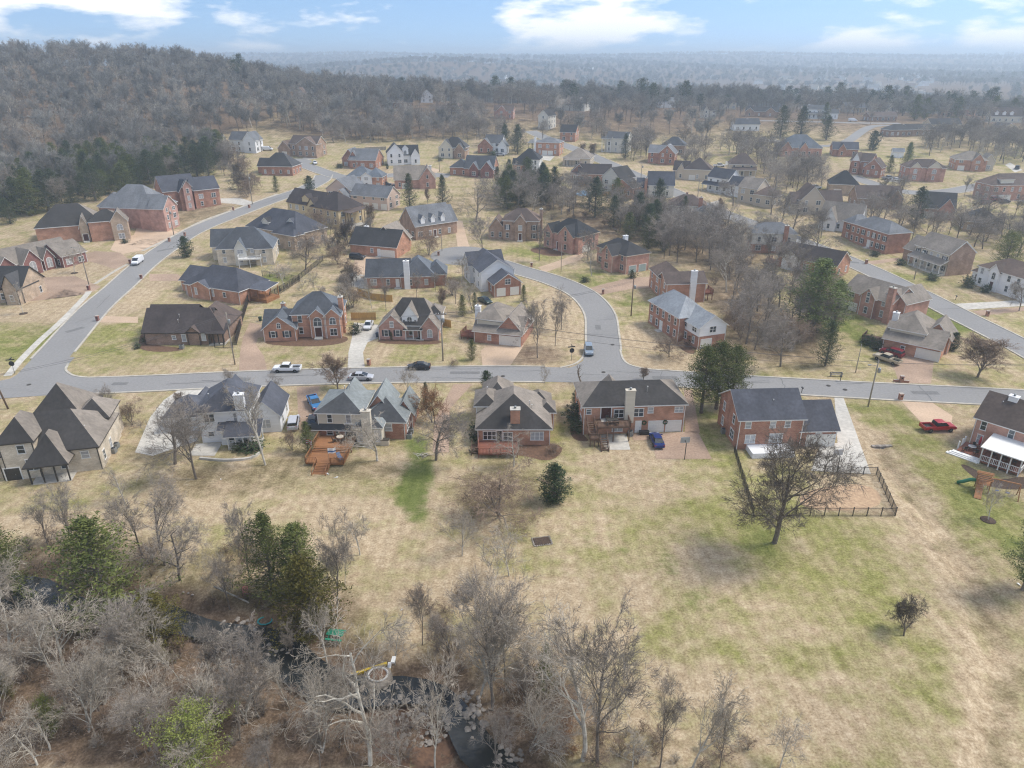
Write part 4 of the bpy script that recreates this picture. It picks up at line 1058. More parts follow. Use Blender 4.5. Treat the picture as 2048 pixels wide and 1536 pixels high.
house('yellow stucco house with dark brown roof and small dormer', (578, 432), (684, 457),
    [(0, 0, .62, 9, 5.2, 'gx', 3.6, {'roof': 'brown'}), (.5, -1, .5, 12, 5.0, 'h', 4.5), (.28, .5, .14, 3, 7.2, 'gy', 1.2, {'dm': 1, 'z0': 5}), (.42, -.6, .16, 4, 5.2, 'gy', 2.2), (.98, 1, .16, 8, 4.4, 's', .6, {'open': 4, 'pm': M_BROWNTRIM})], [], wall='yellow', roof='brown', trim='b')
house('blush siding block with grey gable roof and three garage doors', (703, 413), (776, 422),
    [(0, 0, 1, 9, 4.2, 'gx', 3.0), (-.72, 1, .68, 11, 5.4, 'gy', 3.4), (-.35, -2.5, .34, 6, 3.6, 'gy', 2.4)], [('g', 0, 'F', .42, 2.3, 1), ('g', 0, 'F', .66, 2.3, 1), ('g', 0, 'F', .9, 2.3, 1)], wall='blush', roof='grey', stain=False)
house('brick bungalow with dark roof, white chimney and white double garage door', (702, 508), (794, 517),
    [(0, 0, 1, 10, 3.0, 'gx', 3.6), (.3, 5, .6, 9, 3.2, 'gy', 4.0, {'roof': 'taupe'})], [('g', 0, 'F', .80, 4.8), ('d', 0, 'F', .62, .2, .95, M_TRIM), ('w', 0, 'F', .47, 1.1, 1.0, 1.3), ('c', .08, 9, 1.3, 1.0, 7.0, 'white')], wall='orange', roof='char', auto='')
house('brown brick house with silvery roof and three white dormers', (832, 481), (908, 467),
    [(0, 0, 1, 11, 4.0, 'gx', 4.6), (.92, .3, .18, 9, 4.0, 'gx', 4.0)] + [(f, .2, .10, 3.5, 5.9, 'gy', 1.0, {'dm': 1, 'z0': 4.2, 'wall': 'white'}) for f in (.16, .42, .68)], [('d', 0, 'F', .5)], wall='brown', roof='grey', shut=.2, stain=False)
house('long brick ranch with white gable end and broad white chimney', (730, 577), (868, 574),
    [(.03, 0, .62, 10, 3.2, 'gx', 3.6, {'gw': 'white'}), (.52, -.6, .50, 12, 3.2, 'h', 4.2), (.9, 1, .28, 8, 3.2, 'h', 3.0)], [('c', .62, -.9, 1.5, 1.0, 7.6, 'white'), ('d', 0, 'F', .72, .2, .9, M_TRIM), ('w', 0, 'L', .5, 3.6, 1.4, 1.3)], wall='red', roof='blue')
house('brick georgian with umber hip roof and small centre gable', (1006, 480), (1077, 482),
    [(0, 0, 1, 9, 5.6, 'h', 3.0), (.34, -.8, .3, 4, 5.6, 'gy', 1.8), (-.42, 1, .45, 7, 3.2, 'gy', 3.0)], [('d', 1, 'F', .5), ('w', 1, 'F', .5, 3.5, 1.3, 1.6, 'd', True), ('c', 1.04, 4.5, 1.0, 1.4, 9.6, 'brown')], wall='brown', roof='umber', shut=.5, wmin=2.5)
house('brick house with near black hip roof and twin front gables', (1092, 493), (1150, 508),
    [(0, 0, 1.1, 10, 4.6, 'h', 3.6), (.48, -1.0, .5, 6, 4.6, 'gy', 2.6, {'at': 'd'}), (-.05, -.5, .3, 5, 4.8, 'gy', 2.0)], [('g', 0, 'R', .4, 3.6), ('d', 0, 'F', .38)], wall='rose', roof='black', trim='c')
house('split level brick house with two grey green garage doors in its side', (1250, 549), (1297, 540),
    [(0, 0, 1, 14, 5.2, 'h', 3.0), (-.3, 3.2, .5, 5, 5.2, 'gx', 2.4, {'at': 'd'})], [('g', 0, 'F', .3, 2.5, 1, .05, mat('greygreen_door', (.38, .45, .43))), ('g', 0, 'F', .72, 2.5, 1, .05, mat('greygreen_door', (.38, .45, .43))), ('c', .75, 9, 1.3, 1.0, 8.6, 'white')], wall='rose', roof='char', trim='c', auto='L')
house('brick house with dark roof and tall white side chimney', (1330, 607), (1408, 604),
    [(0, 0, 1, 7, 5.2, 'gx', 2.0), (-.02, 5, .62, 9, 5.3, 'h', 3.0)], [('c', .66, -.35, 1.5, .8, 8.4, 'white'), ('deck', 1.0, 1.25, 1, 5, 2.0, M_DECKR)], wall='orange', roof='umber', auto='L')
house('red brick colonial with silver slate hip roof and white side garage gable', (1394, 699), (1448, 691),
    [(0, 0, 1, 7, 5.0, 'gy', 2.4, {'up': (2.9, 'white')}), (-.25, 5.5, 1.1, 13, 5.6, 'h', 3.6, {'ws': 2.4})], [('g', 0, 'F', .3, 2.6), ('w', 0, 'F', .5, 3.6, 1.7, 1.3, 'd', False), ('d', 1, 'L', .45, .3, 1.2, M_TRIM)], wall='red', roof='silver', auto='L', stain=False)
house('rose brick house with taupe shingle roof and broad brick chimney beside the patio', (1682, 614), (1776, 647),
    [(0, 0, 1, 9, 5.0, 'gx', 3.0), (-.04, 3, .45, 8, 3.4, 'gx', 3.0), (.40, -.8, .3, 4, 5.0, 'gy', 2.0, {'at': 'd'}), (.66, 2, .5, 9, 5.1, 'gy', 2.6)], [('g', 0, 'F', .12, 2.4, 2), ('c', .96, -.3, 1.5, 1.0, 8.6, 'rose')], wall='rose', roof='taupe', auto='F', stain=False)
house('grey roofed brick house with skylight, cream band and pale garage door', (1762, 700), (1876, 725),
    [(0, 0, 1, 8.5, 2.9, 'gx', 2.6), (.04, 1.8, .62, 10, 4.8, 'h', 3.0, {'up': (2.7, 'cream'), 'win': ''}), (.55, 6, .5, 7, 3.4, 'gy', 3.0)], [('g', 0, 'F', .80, 4.4), ('w', 0, 'F', .36, .9, .9, 1.0), ('sky', .40, 4.4, 6.4, .55), ('c', .03, 6, 1.2, 1.0, 7.0, 'white'), ('deck', -.42, -.02, 2, 6, .9, M_DECKD)], wall='orange', roof='taupe', auto='', stain=False)
house('cream and brick two storey house with teal grey hip roof and red chimney', (1500, 505), (1588, 508),
    [(0, 0, 1, 8.5, 5.4, 'h', 2.4, {'up': (2.7, 'pale')})], [('c', .74, -.4, 1.2, .9, 8.8, 'red')], wall='red', roof='grey', auto='FL', stain=False)
house('brick ranch with brown roof mostly hidden behind bare trees', (1554, 532), (1668, 559), [(0, 0, 1, 9, 3.2, 'gx', 2.8), (.1, -1.2, .3, 4, 3.2, 'gy', 1.8, {'wall': 'white'})], [('deck', -.22, -.01, 0, 4, 1.0, M_DECKR)], wall='orange', roof='brown')
house('red brick colonial with grey hip roof, white side upper storey and many windows', (1697, 481), (1768, 509),
    [(0, 0, 1, 8.5, 5.3, 'h', 2.6, {'ws': 2.3}), (-.3, 1, .3, 7, 5.0, 'h', 2.2)], [('d', 0, 'F', .55, .3, 1.3, M_TRIM)], wall='red', roof='grey', auto='F', shut=.4, stain=False)
house('beige house with taupe roof and full width white front porch', (1801, 518), (1888, 552),
    [(.28, 0, .72, 9, 5.2, 'gx', 3.0, {'wall': 'cream', 'ws': 2.2}), (0, .5, .30, 8, 3.4, 'gx', 3.0, {'wall': 'brown'}), (.30, -2.2, .70, 2.3, 2.6, 's', 1.0, {'open': 6, 'row1': 1}), (.985, .1, .03, 8.8, 5.1, 'gx', 2.9, {'wall': 'brown', 'win': '', 'ov': .1})], [], wall='cream', roof='taupe', auto='F', shut=.3, stain=False)
house('white painted brick house with umber hip roof and arched front gable window', (1948, 569), (2013, 592),
    [(0, 0, 1.6, 9, 5.4, 'h', 3.0, {'ws': 2.4}), (.38, -.5, .3, 4, 5.4, 'gy', 1.8, {'win': ''}), (-.3, 2, .3, 6, 3.0, 'h', 1.8)], [('w', 1, 'F', .5, 3.2, 1.1, 1.9, 'a', False), ('d', 1, 'F', .5)], wall='white', roof='umber', auto='F')
house('white gabled house with taupe roof tucked behind bare trees by the east road', (1636, 456), (1714, 468), [(0, 0, 1, 9, 3.4, 'gx', 4.4), (.1, -1.5, .35, 5, 3.4, 'gy', 3.4)], [], wall='white', roof='taupe', stain=False)
house('beige gabled house with brown roof partly behind tall bare trunks', (1588, 428), (1682, 430), [(.1, 0, .5, 10, 4.6, 'gy', 4.2), (.5, 1, .5, 8, 3.4, 'gx', 3.6), (-.05, 2, .3, 8, 3.2, 'gx', 3.0)], [], wall='beige', roof='umber')
house('brick ranch with charcoal gable roof and white garage front near the upper road', (1840, 434), (1905, 440), [(0, 0, 1, 12, 3.2, 'gx', 4.2), (.5, -1.2, .5, 8, 3.2, 'gy', 3.2)], [('g', 0, 'F', .25, 3.0)], wall='rose', roof='char', auto='F')
house('low grey roofed house half hidden behind the bright pine', (1925, 462), (2000, 468), [(0, 0, 1, 11, 3.0, 'h', 3.6)], [], wall='tan', roof='char')
house('brown brick garage house with umber hip roof beside three parked cars', (1978, 402), (2052, 400), [(0, 0, 1.3, 10, 5.2, 'h', 3.4), (.2, .4, .35, 3, 7.2, 'h', .8, {'dm': 1, 'z0': 5, 'wall': 'pale'})], [('g', 0, 'F', .22, 2.4, 3)], wall='rose', roof='umber', auto='FL')
house('white siding house with slate roof and front porch beside the east road', (1413, 380), (1456, 390), [(0, 0, .95, 8, 5.2, 'gx', 2.8), (.9, -.5, .62, 6, 3.6, 'gx', 2.6), (-.1, -2, .9, 2, 2.6, 's', .9, {'open': 4, 'row1': 1})], [], wall='white', roof='slate')
house('beige two storey house with taupe gable roof and attached low garage', (1474, 402), (1512, 410), [(0, 0, .95, 9, 5.2, 'gx', 2.8), (.9, -1, .95, 7, 3.4, 'h', 2.8, {'roof': 'umber'})], [], wall='beige', roof='taupe', stain=False)
house('stone house with black hip roof between parked vehicles and the upper road', (1656, 388), (1714, 392), [(0, 0, 1, 10, 3.6, 'h', 4.4)], [('g', 0, 'F', .3, 2.6)], wall='tan', roof='black')
house('brick two gable house with umber roof and white painted gables', (1697, 346), (1740, 352), [(0, 0, .9, 10, 5.2, 'gx', 2.6), (.1, -1, .35, 5, 5.2, 'gy', 3.0, {'gw': 'white'}), (.75, -2.5, .75, 7, 3.6, 'gy', 3.0)], [('w', 2, 'F', .5, 3.4, 1.3, 1.3)], wall='red', roof='umber')
house('brick split level with cream arched gables on the upper road corner', (1808, 361), (1886, 364), [(0, 0, 1, 9, 5.0, 'h', 2.8), (.08, -.8, .28, 4, 5.0, 'gy', 2.0, {'gw': 'cream'}), (.52, -.8, .36, 4, 5.0, 'gy', 2.4, {'gw': 'cream'})], [('w', 1, 'F', .5, 3.4, 1.5, 1.9, 'a'), ('w', 2, 'F', .5, 3.4, 1.8, 1.9, 'a')], wall='rose', roof='umber')
house('orange brick ranch with taupe hip roof and side garage on the upper road', (1908, 340), (1985, 344), [(0, 0, .8, 11, 4.2, 'h', 3.2), (.4, -1, .3, 6, 4.2, 'gy', 2.6), (.75, 2, .28, 7, 4.0, 'gy', 2.4, {'wall': 'beige'})], [('g', 0, 'F', .2, 2.6)], wall='orange', roof='taupe', stain=False)
house('large rose brick house with grey hip roof below the far lane', (1560, 312), (1642, 314), [(0, 0, 1, 14, 3.6, 'h', 5.2), (.0, -1.2, .25, 5, 3.6, 'gy', 2.8), (.45, -1.2, .2, 5, 3.6, 'gy', 2.4)], [], wall='rose', roof='blue', stain=False)
house('small white cottage with grey roof on the far lawn', (1468, 262), (1518, 262), [(0, 0, 1, 8, 3.4, 'gx', 2.6)], [('c', .55, 4, 1.3, 1, 6.6, 'white')], wall='white', roof='blue')
house('white colonial with columned porch standing on the far ridge lawn', (1614, 237), (1674, 239), [(0, 0, .7, 8, 5.4, 'gx', 2.2, {'ws': 2.4}), (.66, 1, .36, 7, 3.2, 'gx', 2.0), (0, -2, .68, 2, 3.0, 's', .5, {'open': 6, 'row1': 1})], [('c', .03, 4, 1.2, 1, 8.8, 'white')], wall='white', roof='grey')
house('dark long ranch house behind thin trees on the far right', (1778, 274), (1866, 272), [(0, 0, .5, 9, 3.2, 'h', 2.6), (.42, .5, .58, 9, 3.4, 'gx', 2.2)], [], wall='dark', roof='char')
house('far grey cape house with three white dormers at the right edge', (1980, 244), (2042, 246), [(0, 0, 1, 9, 3.6, 'gx', 4.4)] + [(f, .3, .11, 3, 5.6, 'gy', 1, {'dm': 1, 'z0': 4, 'wall': 'white'}) for f in (.1, .34, .58)], [], wall='cream', roof='umber')
house('beige house with white sun porch at the far right edge', (1964, 282), (2030, 280), [(0, 0, .6, 8, 3.2, 'h', 2.6), (.5, 1, .55, 9, 5.2, 'gy', 2.6), (.42, -1.5, .3, 2, 2.8, 's', .7, {'open': 4})], [], wall='beige', roof='char')
house('small red brick house with slate roof above the two gable house', (1664, 312), (1714, 314), [(0, 0, 1, 8, 3.2, 'gx', 2.6), (.2, -1, .3, 4, 3.2, 'gy', 2.2)], [], wall='red', roof='slate')
house('beige house with taupe roof and dark screened porch in the trees', (1458, 354), (1510, 356), [(0, 2, 1, 9, 4.6, 'h', 4.0), (.1, 0, .9, 2.4, 2.8, 's', 1.0, {'open': 5})], [], wall='beige', roof='umber')
house('brown roofed brick house behind a thicket by the upper road', (1712, 416), (1800, 418), [(0, 0, 1, 10, 3.4, 'gx', 3.4), (.65, -1, .35, 6, 3.4, 'gy', 3.0)], [], wall='brown', roof='umber')
house('long low brick ranch with gables in the far trees', (1490, 233), (1556, 235), [(0, 0, 1, 9, 3.2, 'gx', 2.4), (.6, -1, .3, 5, 3.2, 'gy', 2.2), (.0, -1, .25, 5, 3.2, 'gy', 2.0)], [], wall='brown', roof='char')
house('dark low ranch on the far ridge right of the white camper', (1738, 243), (1792, 243), [(0, 0, 1, 8, 3.0, 'gx', 2.0)], [], wall='dark', roof='umber')
# ---- centre and left, farther back
house('small brick and cream house high in the woods', (988, 237), (1026, 239), [(0, 0, 1, 9, 4.4, 'gx', 2.6), (.15, -1, .5, 4, 4.4, 'gy', 2.6, {'win': 'F'})], [], wall='rose', roof='umber')
house('tall narrow cream house end on at the wood edge', (1076, 258), (1096, 260), [(0, 0, 1, 12, 6.8, 'gy', 2.8)], [], wall='pale', roof='taupe')
house('cream two storey house with double balcony beside dark trees', (1206, 303), (1252, 307), [(.1, 0, .9, 9, 6.2, 'gx', 2.4), (-.05, -1.2, .4, 2, 6.0, 's', .6, {'open': 4})], [('c', .85, 4.5, 1.2, 1, 9.6, 'white')], wall='pale', roof='grey')
house('brick house with grey roof and gabled front by the east road bend', (1295, 326), (1348, 330), [(0, 0, .6, 10, 4.6, 'gx', 2.6), (.42, -1, .58, 9, 4.6, 'gy', 3.0, {'at': 'd'})], [('c', .7, 6, 1, 1, 8.6, 'white')], wall='red', roof='grey', stain=False)
house('brick house with blue grey roof behind the bend house', (1322, 307), (1368, 310), [(0, 0, 1, 9, 3.8, 'h', 3.4)], [], wall='brown', roof='blue')
house('tan house with brown hip roof and left entry gable beyond the east road', (1345, 358), (1420, 363), [(0, 2, .4, 8, 3.4, 'gx', 3.0), (.3, 0, .7, 11, 4.0, 'h', 4.0), (.1, .5, .2, 4, 3.6, 'gy', 2.4)], [('g', 1, 'F', .3, 2.4)], wall='beige', roof='brown')
house('white house with black pyramid hip roof and small brick annex', (1032, 342), (1078, 344), [(0, 0, 1, 10, 4.6, 'h', 4.0), (-.1, -2.5, .5, 5, 3.0, 'gx', 2.0, {'wall': 'red'})], [], wall='white', roof='black')
house('brick box house with flat looking grey roof and white garage doors', (1072, 309), (1118, 312), [(0, 0, 1, 9, 5.4, 'h', 1.8), (-.35, .5, .36, 6, 5.0, 's', .8, {'open': 3, 'pm': M_DKTRIM, 'fl': 2.4})], [('g', 0, 'F', .5, 2.4, 2), ('c', -.05, 0, 1, 1, 8.4, 'white')], wall='orange', roof='grey', stain=False)
house('low house with broad taupe hip roof and dark glazed porch', (1126, 331), (1180, 334), [(0, 0, 1, 12, 3.2, 'h', 3.6), (.1, -1.6, .5, 1.8, 2.7, 's', .6, {'open': 5, 'pm': M_DKTRIM})], [], wall='beige', roof='taupe', stain=False)
house('dark brown roofed brick ranch with white sunroom by the pool fence', (1140, 363), (1220, 366), [(.2, 0, .8, 10, 3.2, 'gx', 3.0), (0, 3, .4, 9, 3.2, 'gy', 3.0), (.02, -1, .24, 4, 2.6, 's', .6, {'open': 5})], [], wall='rose', roof='brown')
house('pale yellow gable house with brick garage beside the pool', (1203, 382), (1238, 390), [(0, 0, 1, 10, 5.4, 'gy', 3.4, {'wall': 'pale'}), (.8, -2.5, 1.1, 6, 3.4, 'gy', 2.4, {'wall': 'orange'})], [], wall='pale', roof='taupe')
house('cream gable house with slate roof and brick chimney near the east road', (1274, 394), (1346, 396), [(.3, 0, .7, 9, 4.4, 'gx', 4.0), (0, 1, .36, 8, 3.2, 'gx', 2.8)], [('c', .22, -.3, 1.1, .9, 7.6, 'red')], wall='pale', roof='slate')
house('cream bungalow with umber hip roof and tall red brick chimney', (1336, 430), (1410, 434), [(0, 0, 1, 10, 3.2, 'h', 3.0), (.2, -1, .3, 5, 3.2, 'h', 2.0)], [('c', .84, -.4, 1.4, .9, 7.0, 'red')], wall='pale', roof='umber')
house('house with broad blue grey hip roof wrapped in bare trees', (1370, 466), (1446, 468), [(0, 0, 1, 12, 3.2, 'h', 4.0)], [], wall='brown', roof='blue')
house('white gabled house with brick wing at the end of the hillside lane', (958, 305), (1014, 308), [(.2, 0, .6, 9, 4.6, 'gx', 3.0, {'wall': 'white'}), (0, -2, .5, 7, 3.4, 'gy', 3.0, {'wall': 'red'}), (.7, -1, .3, 5, 3.4, 'gy', 2.4)], [], wall='white', roof='grey')
house('white two storey house with grey roof at the foot of the wooded hill', (462, 303), (515, 306), [(0, 0, .7, 9, 5.4, 'gx', 3.0), (.55, -1, .45, 8, 5.4, 'gy', 3.2)], [], wall='white', roof='grey')
house('brown brick two storey house with umber gables below the woods', (560, 310), (636, 316), [(.3, 0, .7, 9, 5.4, 'gx', 3.0), (.5, -1, .5, 5, 5.4, 'gy', 2.8), (0, -1, .32, 8, 3.4, 'gy', 3.0)], [('g', 2, 'F', .5, 2.6)], wall='brown', roof='umber')
house('red brick house with charcoal hip roof by the turning circle', (524, 350), (586, 352), [(0, 0, 1, 11, 3.4, 'h', 4.8), (-.2, 3, .4, 8, 3.2, 'gx', 2.6)], [], wall='red', roof='char')
house('brick ranch with grey gabled roofs across from the turning circle', (700, 337), (752, 339), [(0, 0, 1, 12, 3.6, 'gx', 3.8), (-.4, 4, .55, 9, 3.6, 'gy', 3.6), (-.1, 2, .4, 6, 3.6, 'gy', 3.2)], [], wall='red', roof='grey', stain=False)
house('bright white farmhouse with black roof and black windows', (786, 330), (838, 328), [(0, 0, 1, 9, 3.8, 'gx', 3.6), (-.2, -1, .62, 8, 5.0, 'gy', 3.4), (.7, -1.5, .34, 5, 3.6, 'gy', 2.8), (.38, .2, .24, 3, 6.6, 'gy', 1.4, {'dm': 1, 'z0': 4})], [('w', 3, 'F', .5, 5.0, 1.2, 1.6, 'a', False)], wall='white', roof='black', trim='w', blind=0.0)
house('cream and brick house with charcoal roof on the hillside lane', (876, 316), (930, 318), [(.1, 1, .9, 9, 4.4, 'h', 4.2), (.05, 0, .5, 5, 4.4, 'gy', 3.4, {'wall': 'cream'}), (.62, -.5, .38, 6, 3.6, 'gy', 2.8)], [], wall='brown', roof='char')
house('grey roofed house with three red brick gables', (898, 352), (985, 356), [(.35, 1, .65, 12, 3.2, 'gx', 4.2), (.0, 2, .42, 9, 3.2, 'h', 3.0), (.75, -1, .27, 6, 3.2, 'gy', 2.8, {'wall': 'maroon'}), (.48, -.5, .2, 5, 3.2, 'gy', 2.4, {'wall': 'maroon'})], [], wall='red', roof='blue')
house('pink brick house with long taupe gable roof and white chimney', (790, 378), (870, 376), [(0, 0, .75, 10, 3.4, 'gx', 4.2), (.62, -1.2, .4, 10, 3.6, 'gy', 4.0, {'at': 'd'}), (.5, 6, .5, 8, 3.6, 'h', 3.2)], [('g', 0, 'F', .35, 2.6), ('c', .9, 9, 1.2, 1, 8, 'white')], wall='rose', roof='taupe', stain=False)
house('brick house with blue grey hip roof and white upper wing behind the blush block', (695, 376), (766, 378), [(0, 0, .7, 9, 4.2, 'h', 3.2), (.55, -.5, .45, 8, 4.2, 'h', 3.0), (.42, -1, .3, 5, 4.4, 'gy', 1.4, {'wall': 'white'})], [], wall='orange', roof='blue', stain=False)
# ---- left side of the side road
house('maroon brick house with long taupe roof and white arched windows', (-10, 566), (150, 523), [(0, 0, 1, 10, 3.6, 'gx', 3.6), (.32, -2.2, .22, 6, 3.6, 'gy', 3.4), (.58, -1.5, .14, 5, 3.6, 'gy', 2.6), (.76, -3.6, .32, 11, 3.6, 'gx', 3.0), (.05, -1.4, .2, 5, 3.6, 'gy', 2.6)],
    [('w', 1, 'F', .5, .8, 1.8, 3.0, 'a', True), ('w', 2, 'F', .5, .9, 1.6, 2.8, 'a', True), ('d', 0, 'F', .6)], wall='maroon', roof='taupe', stain=False)
house('stone and orange brick house with charcoal hip roof and stone tower bay', (185, 484), (262, 476), [(-1.35, 3, 1.7, 13, 4.4, 'h', 5.4), (0, 0, .92, 9, 5.4, 'h', 2.8), (.58, -1.6, .42, 6, 5.6, 'gy', 2.8, {'wall': 'tan'}), (-.25, 1.0, .22, 6, 4.4, 'gy', 3.0, {'wall': 'tan'})],
    [('w', 2, 'F', .5, 3.4, 1.8, 2.0, 'a', True), ('w', 2, 'F', .5, .6, 1.8, 1.6, 'd', True), ('d', 3, 'F', .5, .3, 1.6)], wall='orange', roof='taupe', auto='')
house('large pale pink brick house with high grey hip roof', (210, 454), (314, 459), [(0, 0, 1, 14, 6.0, 'h', 6.2), (.75, -1, .36, 9, 6.4, 'gx', 3.4), (.98, -2, .28, 8, 6.6, 'gx', 3.2), (-.2, 4, .4, 9, 5.6, 'h', 3.8)], [], wall='pink', roof='grey', auto='R', stain=False)
house('deep red brick house with slate gables and circular brick terrace', (362, 422), (442, 409), [(-.3, 2, .8, 11, 6.2, 'gx', 4.2), (.38, -.5, .62, 9, 6.0, 'gx', 3.4), (.04, -.5, .3, 5, 6.2, 'gy', 3.0), (.12, -1.4, .2, 4, 7.6, 'gy', 1.8, {'wall': 'pink'})], [], wall='red', roof='slate')
house('stone fronted house with dark roof at the left edge beside the aggregate drive', (-60, 605), (52, 606), [(0, 0, 1, 9, 4.4, 'gx', 4.0), (.72, -1.4, .26, 8, 4.4, 'gy', 3.2)], [], wall='tan', roof='char', trim='d')
house('cream gabled house with brown roof in the trees below the hill', (402, 306), (446, 306), [(0, 0, 1, 9, 4.2, 'gx', 3.4), (.6, -1, .4, 5, 4.2, 'gy', 3.0)], [], wall='cream', roof='umber')
# ---- houses seen through the far woods
for lab, L, R, ms_, w_, r_ in [
    ('rose brick double gable house high in the far woods', (585, 175), (618, 176), [(0, 0, 1, 9, 5, 'gx', 3), (.1, -1, .35, 4, 5, 'gy', 3.4), (.62, -1, .3, 4, 5, 'gy', 2.8)], 'rose', 'umber'),
    ('rose brick house with white trim low in the far woods left', (506, 192), (536, 194), [(0, 0, 1, 9, 4, 'gx', 4), (.3, -1, .4, 4, 4, 'gy', 3.6)], 'rose', 'umber'),
    ('white gabled house beside a dark skylit roof in the far woods', (588, 203), (612, 205), [(0, 0, 1, 8, 4, 'gy', 4)], 'white', 'umber'),
    ('house with dark teal skylit roof in the far woods', (614, 203), (640, 205), [(0, 0, 1, 9, 3, 'gx', 3.6)], 'pale', 'slate'),
    ('pale house behind bare trunks in the middle of the far woods', (668, 203), (702, 205), [(0, 0, 1, 9, 3.4, 'gx', 3.4), (.5, -1, .4, 4, 3.4, 'gy', 3)], 'pale', 'umber'),
    ('grey roofed house near the top of the far woods', (686, 170), (726, 171), [(0, 0, 1, 9, 4.4, 'gx', 3.2), (.6, -1, .3, 4, 4.4, 'gy', 3)], 'grey', 'grey'),
    ('red gabled house near the top of the far woods', (772, 171), (792, 172), [(0, 0, 1, 9, 4.4, 'gy', 3.6)], 'rose', 'umber'),
    ('tan house with brick chimney on the wooded slope', (872, 238), (922, 240), [(0, 0, 1, 9, 4.4, 'gx', 3.0), (.7, 1, .3, 8, 5, 'gy', 3.2)], 'beige', 'umber'),
    ('dark timber house with deck on the wooded slope', (776, 216), (826, 217), [(0, 0, 1, 9, 3.4, 'gx', 2.6)], 'dark', 'char'),
    ('rose brick house beyond the right hand woods', (1180, 186), (1205, 187), [(0, 0, 1, 8, 4, 'gy', 3)], 'rose', 'umber'),
    ('grey green roofed house with red gables beyond the woods', (1232, 186), (1258, 187), [(0, 0, 1, 9, 4.4, 'gx', 3), (.3, -1, .4, 4, 4.4, 'gy', 3)], 'red', 'teal'),
    ('teal roofed twin gable house beyond the woods', (1264, 190), (1300, 191), [(0, 0, 1, 9, 4.4, 'gx', 3.4), (.1, -1, .3, 4, 4.4, 'gy', 3), (.6, -1, .3, 4, 4.4, 'gy', 3)], 'rose', 'teal'),
    ('small rose brick house beyond the woods on the right', (1335, 188), (1362, 189), [(0, 0, 1, 8, 4, 'gx', 3)], 'rose', 'umber'),
    ('long pale ranch house between tall far trees', (1060, 165), (1092, 166), [(0, 0, 1, 8, 3, 'gx', 2)], 'pale', 'char'),
    ('pale house half hidden by trunks above the small white cottage', (1400, 236), (1432, 237), [(0, 0, 1, 9, 4.4, 'gx', 3), (.2, -1, .3, 4, 4.4, 'gy', 2.4)], 'pale', 'taupe'),
    ('cream house peeping through trees left of the long low ranch', (1440, 218), (1472, 219), [(0, 0, 1, 9, 4.4, 'gx', 3)], 'cream', 'umber'),
    ('rose brick house at the far right above the upper road', (1905, 232), (1950, 232), [(0, 0, 1, 9, 4.4, 'gx', 3), (.6, -1, .3, 4, 4.4, 'gy', 3)], 'rose', 'char'),
    ('beige house with grey roof beyond the far lane bend', (1690, 225), (1730, 226), [(0, 0, 1, 9, 3.4, 'gx', 3)], 'beige', 'grey'),
    ('red brick house between bare trees right of the rose double gable', (630, 186), (660, 187), [(0, 0, 1, 9, 4.4, 'gx', 3), (.5, -1, .4, 4, 4.4, 'gy', 3)], 'red', 'umber'),
    ('white house among trees above the cream and brick house', (842, 205), (866, 206), [(0, 0, 1, 8, 4.4, 'gy', 3.4)], 'white', 'grey'),
    ('orange brick house at the wood edge beside the east road top', (1120, 282), (1150, 284), [(0, 0, 1, 9, 4.4, 'gx', 3)], 'orange', 'char'),
    ('pale house among the trees at the far right', (1860, 262), (1920, 262), [(0, 0, 1, 9, 3.4, 'gx', 2.6)], 'beige', 'char'),
    ('white roofed cottage low in the hazy right hand valley', (1750, 208), (1775, 209), [(0, 0, 1, 8, 4, 'gy', 3)], 'pale', 'taupe')]:
    house(lab, L, R, ms_, [], wall=w_, roof=r_)
house('small white garden shed behind the two gable house', (1784, 315), (1806, 316), [(0, 0, 1, 4, 2.6, 'gx', 1.2)], [('d', 0, 'F', .5, .1, .9, M_TRIM)], wall='white', roof='silver', cat='shed', name='garden_shed', auto='F', wmin=2.0)

# ------------------------------------------------------------------ trees
M_BARK = mat('bark', (0.135, 0.112, 0.094), (0.215, 0.185, 0.158), scale=3, rough=0.95, rand=0.25)
M_TWIG = mat('twigs', (0.21, 0.178, 0.15), (0.32, 0.28, 0.24), scale=0.6, rough=0.95, rand=0.28)
M_PALEB = mat('pale_bark', (0.56, 0.53, 0.46), (0.30, 0.265, 0.22), scale=1.5, rough=0.9, rand=0.15)
M_PALET = mat('pale_twigs', (0.27, 0.228, 0.18), (0.44, 0.39, 0.325), scale=0.6, rough=0.95, rand=0.2)
M_GREYT = mat('grey_twigs', (0.20, 0.185, 0.165), (0.29, 0.275, 0.25), scale=0.6, rough=0.95, rand=0.25)
M_DARKT = mat('dark_twigs', (0.11, 0.089, 0.072), (0.175, 0.145, 0.118), scale=0.6, rough=0.95, rand=0.15)
M_BROWNT = mat('brown_twigs', (0.185, 0.132, 0.096), (0.28, 0.205, 0.152), scale=0.6, rough=0.95, rand=0.15)
def leafmat(name, c1, c2, rand=0.2):
    m = mat(name, c1, c2, scale=0.75, detail=5, lo=0.36, hi=0.66, rough=0.75, spec=0.25, rand=rand)
    return m
M_CEDAR = leafmat('cedar_foliage', (0.062, 0.082, 0.02), (0.155, 0.17, 0.048))
M_CEDARD = leafmat('dark_cedar_foliage', (0.03, 0.046, 0.02), (0.075, 0.098, 0.04))
M_OLIVE = leafmat('olive_cedar_foliage', (0.075, 0.072, 0.014), (0.14, 0.118, 0.026))
M_PINE = leafmat('pine_needles', (0.10, 0.145, 0.04), (0.20, 0.235, 0.075))
M_LIME = leafmat('lime_needles', (0.14, 0.17, 0.035), (0.24, 0.255, 0.07))
M_MAG = leafmat('broadleaf_evergreen', (0.022, 0.04, 0.016), (0.05, 0.078, 0.03))
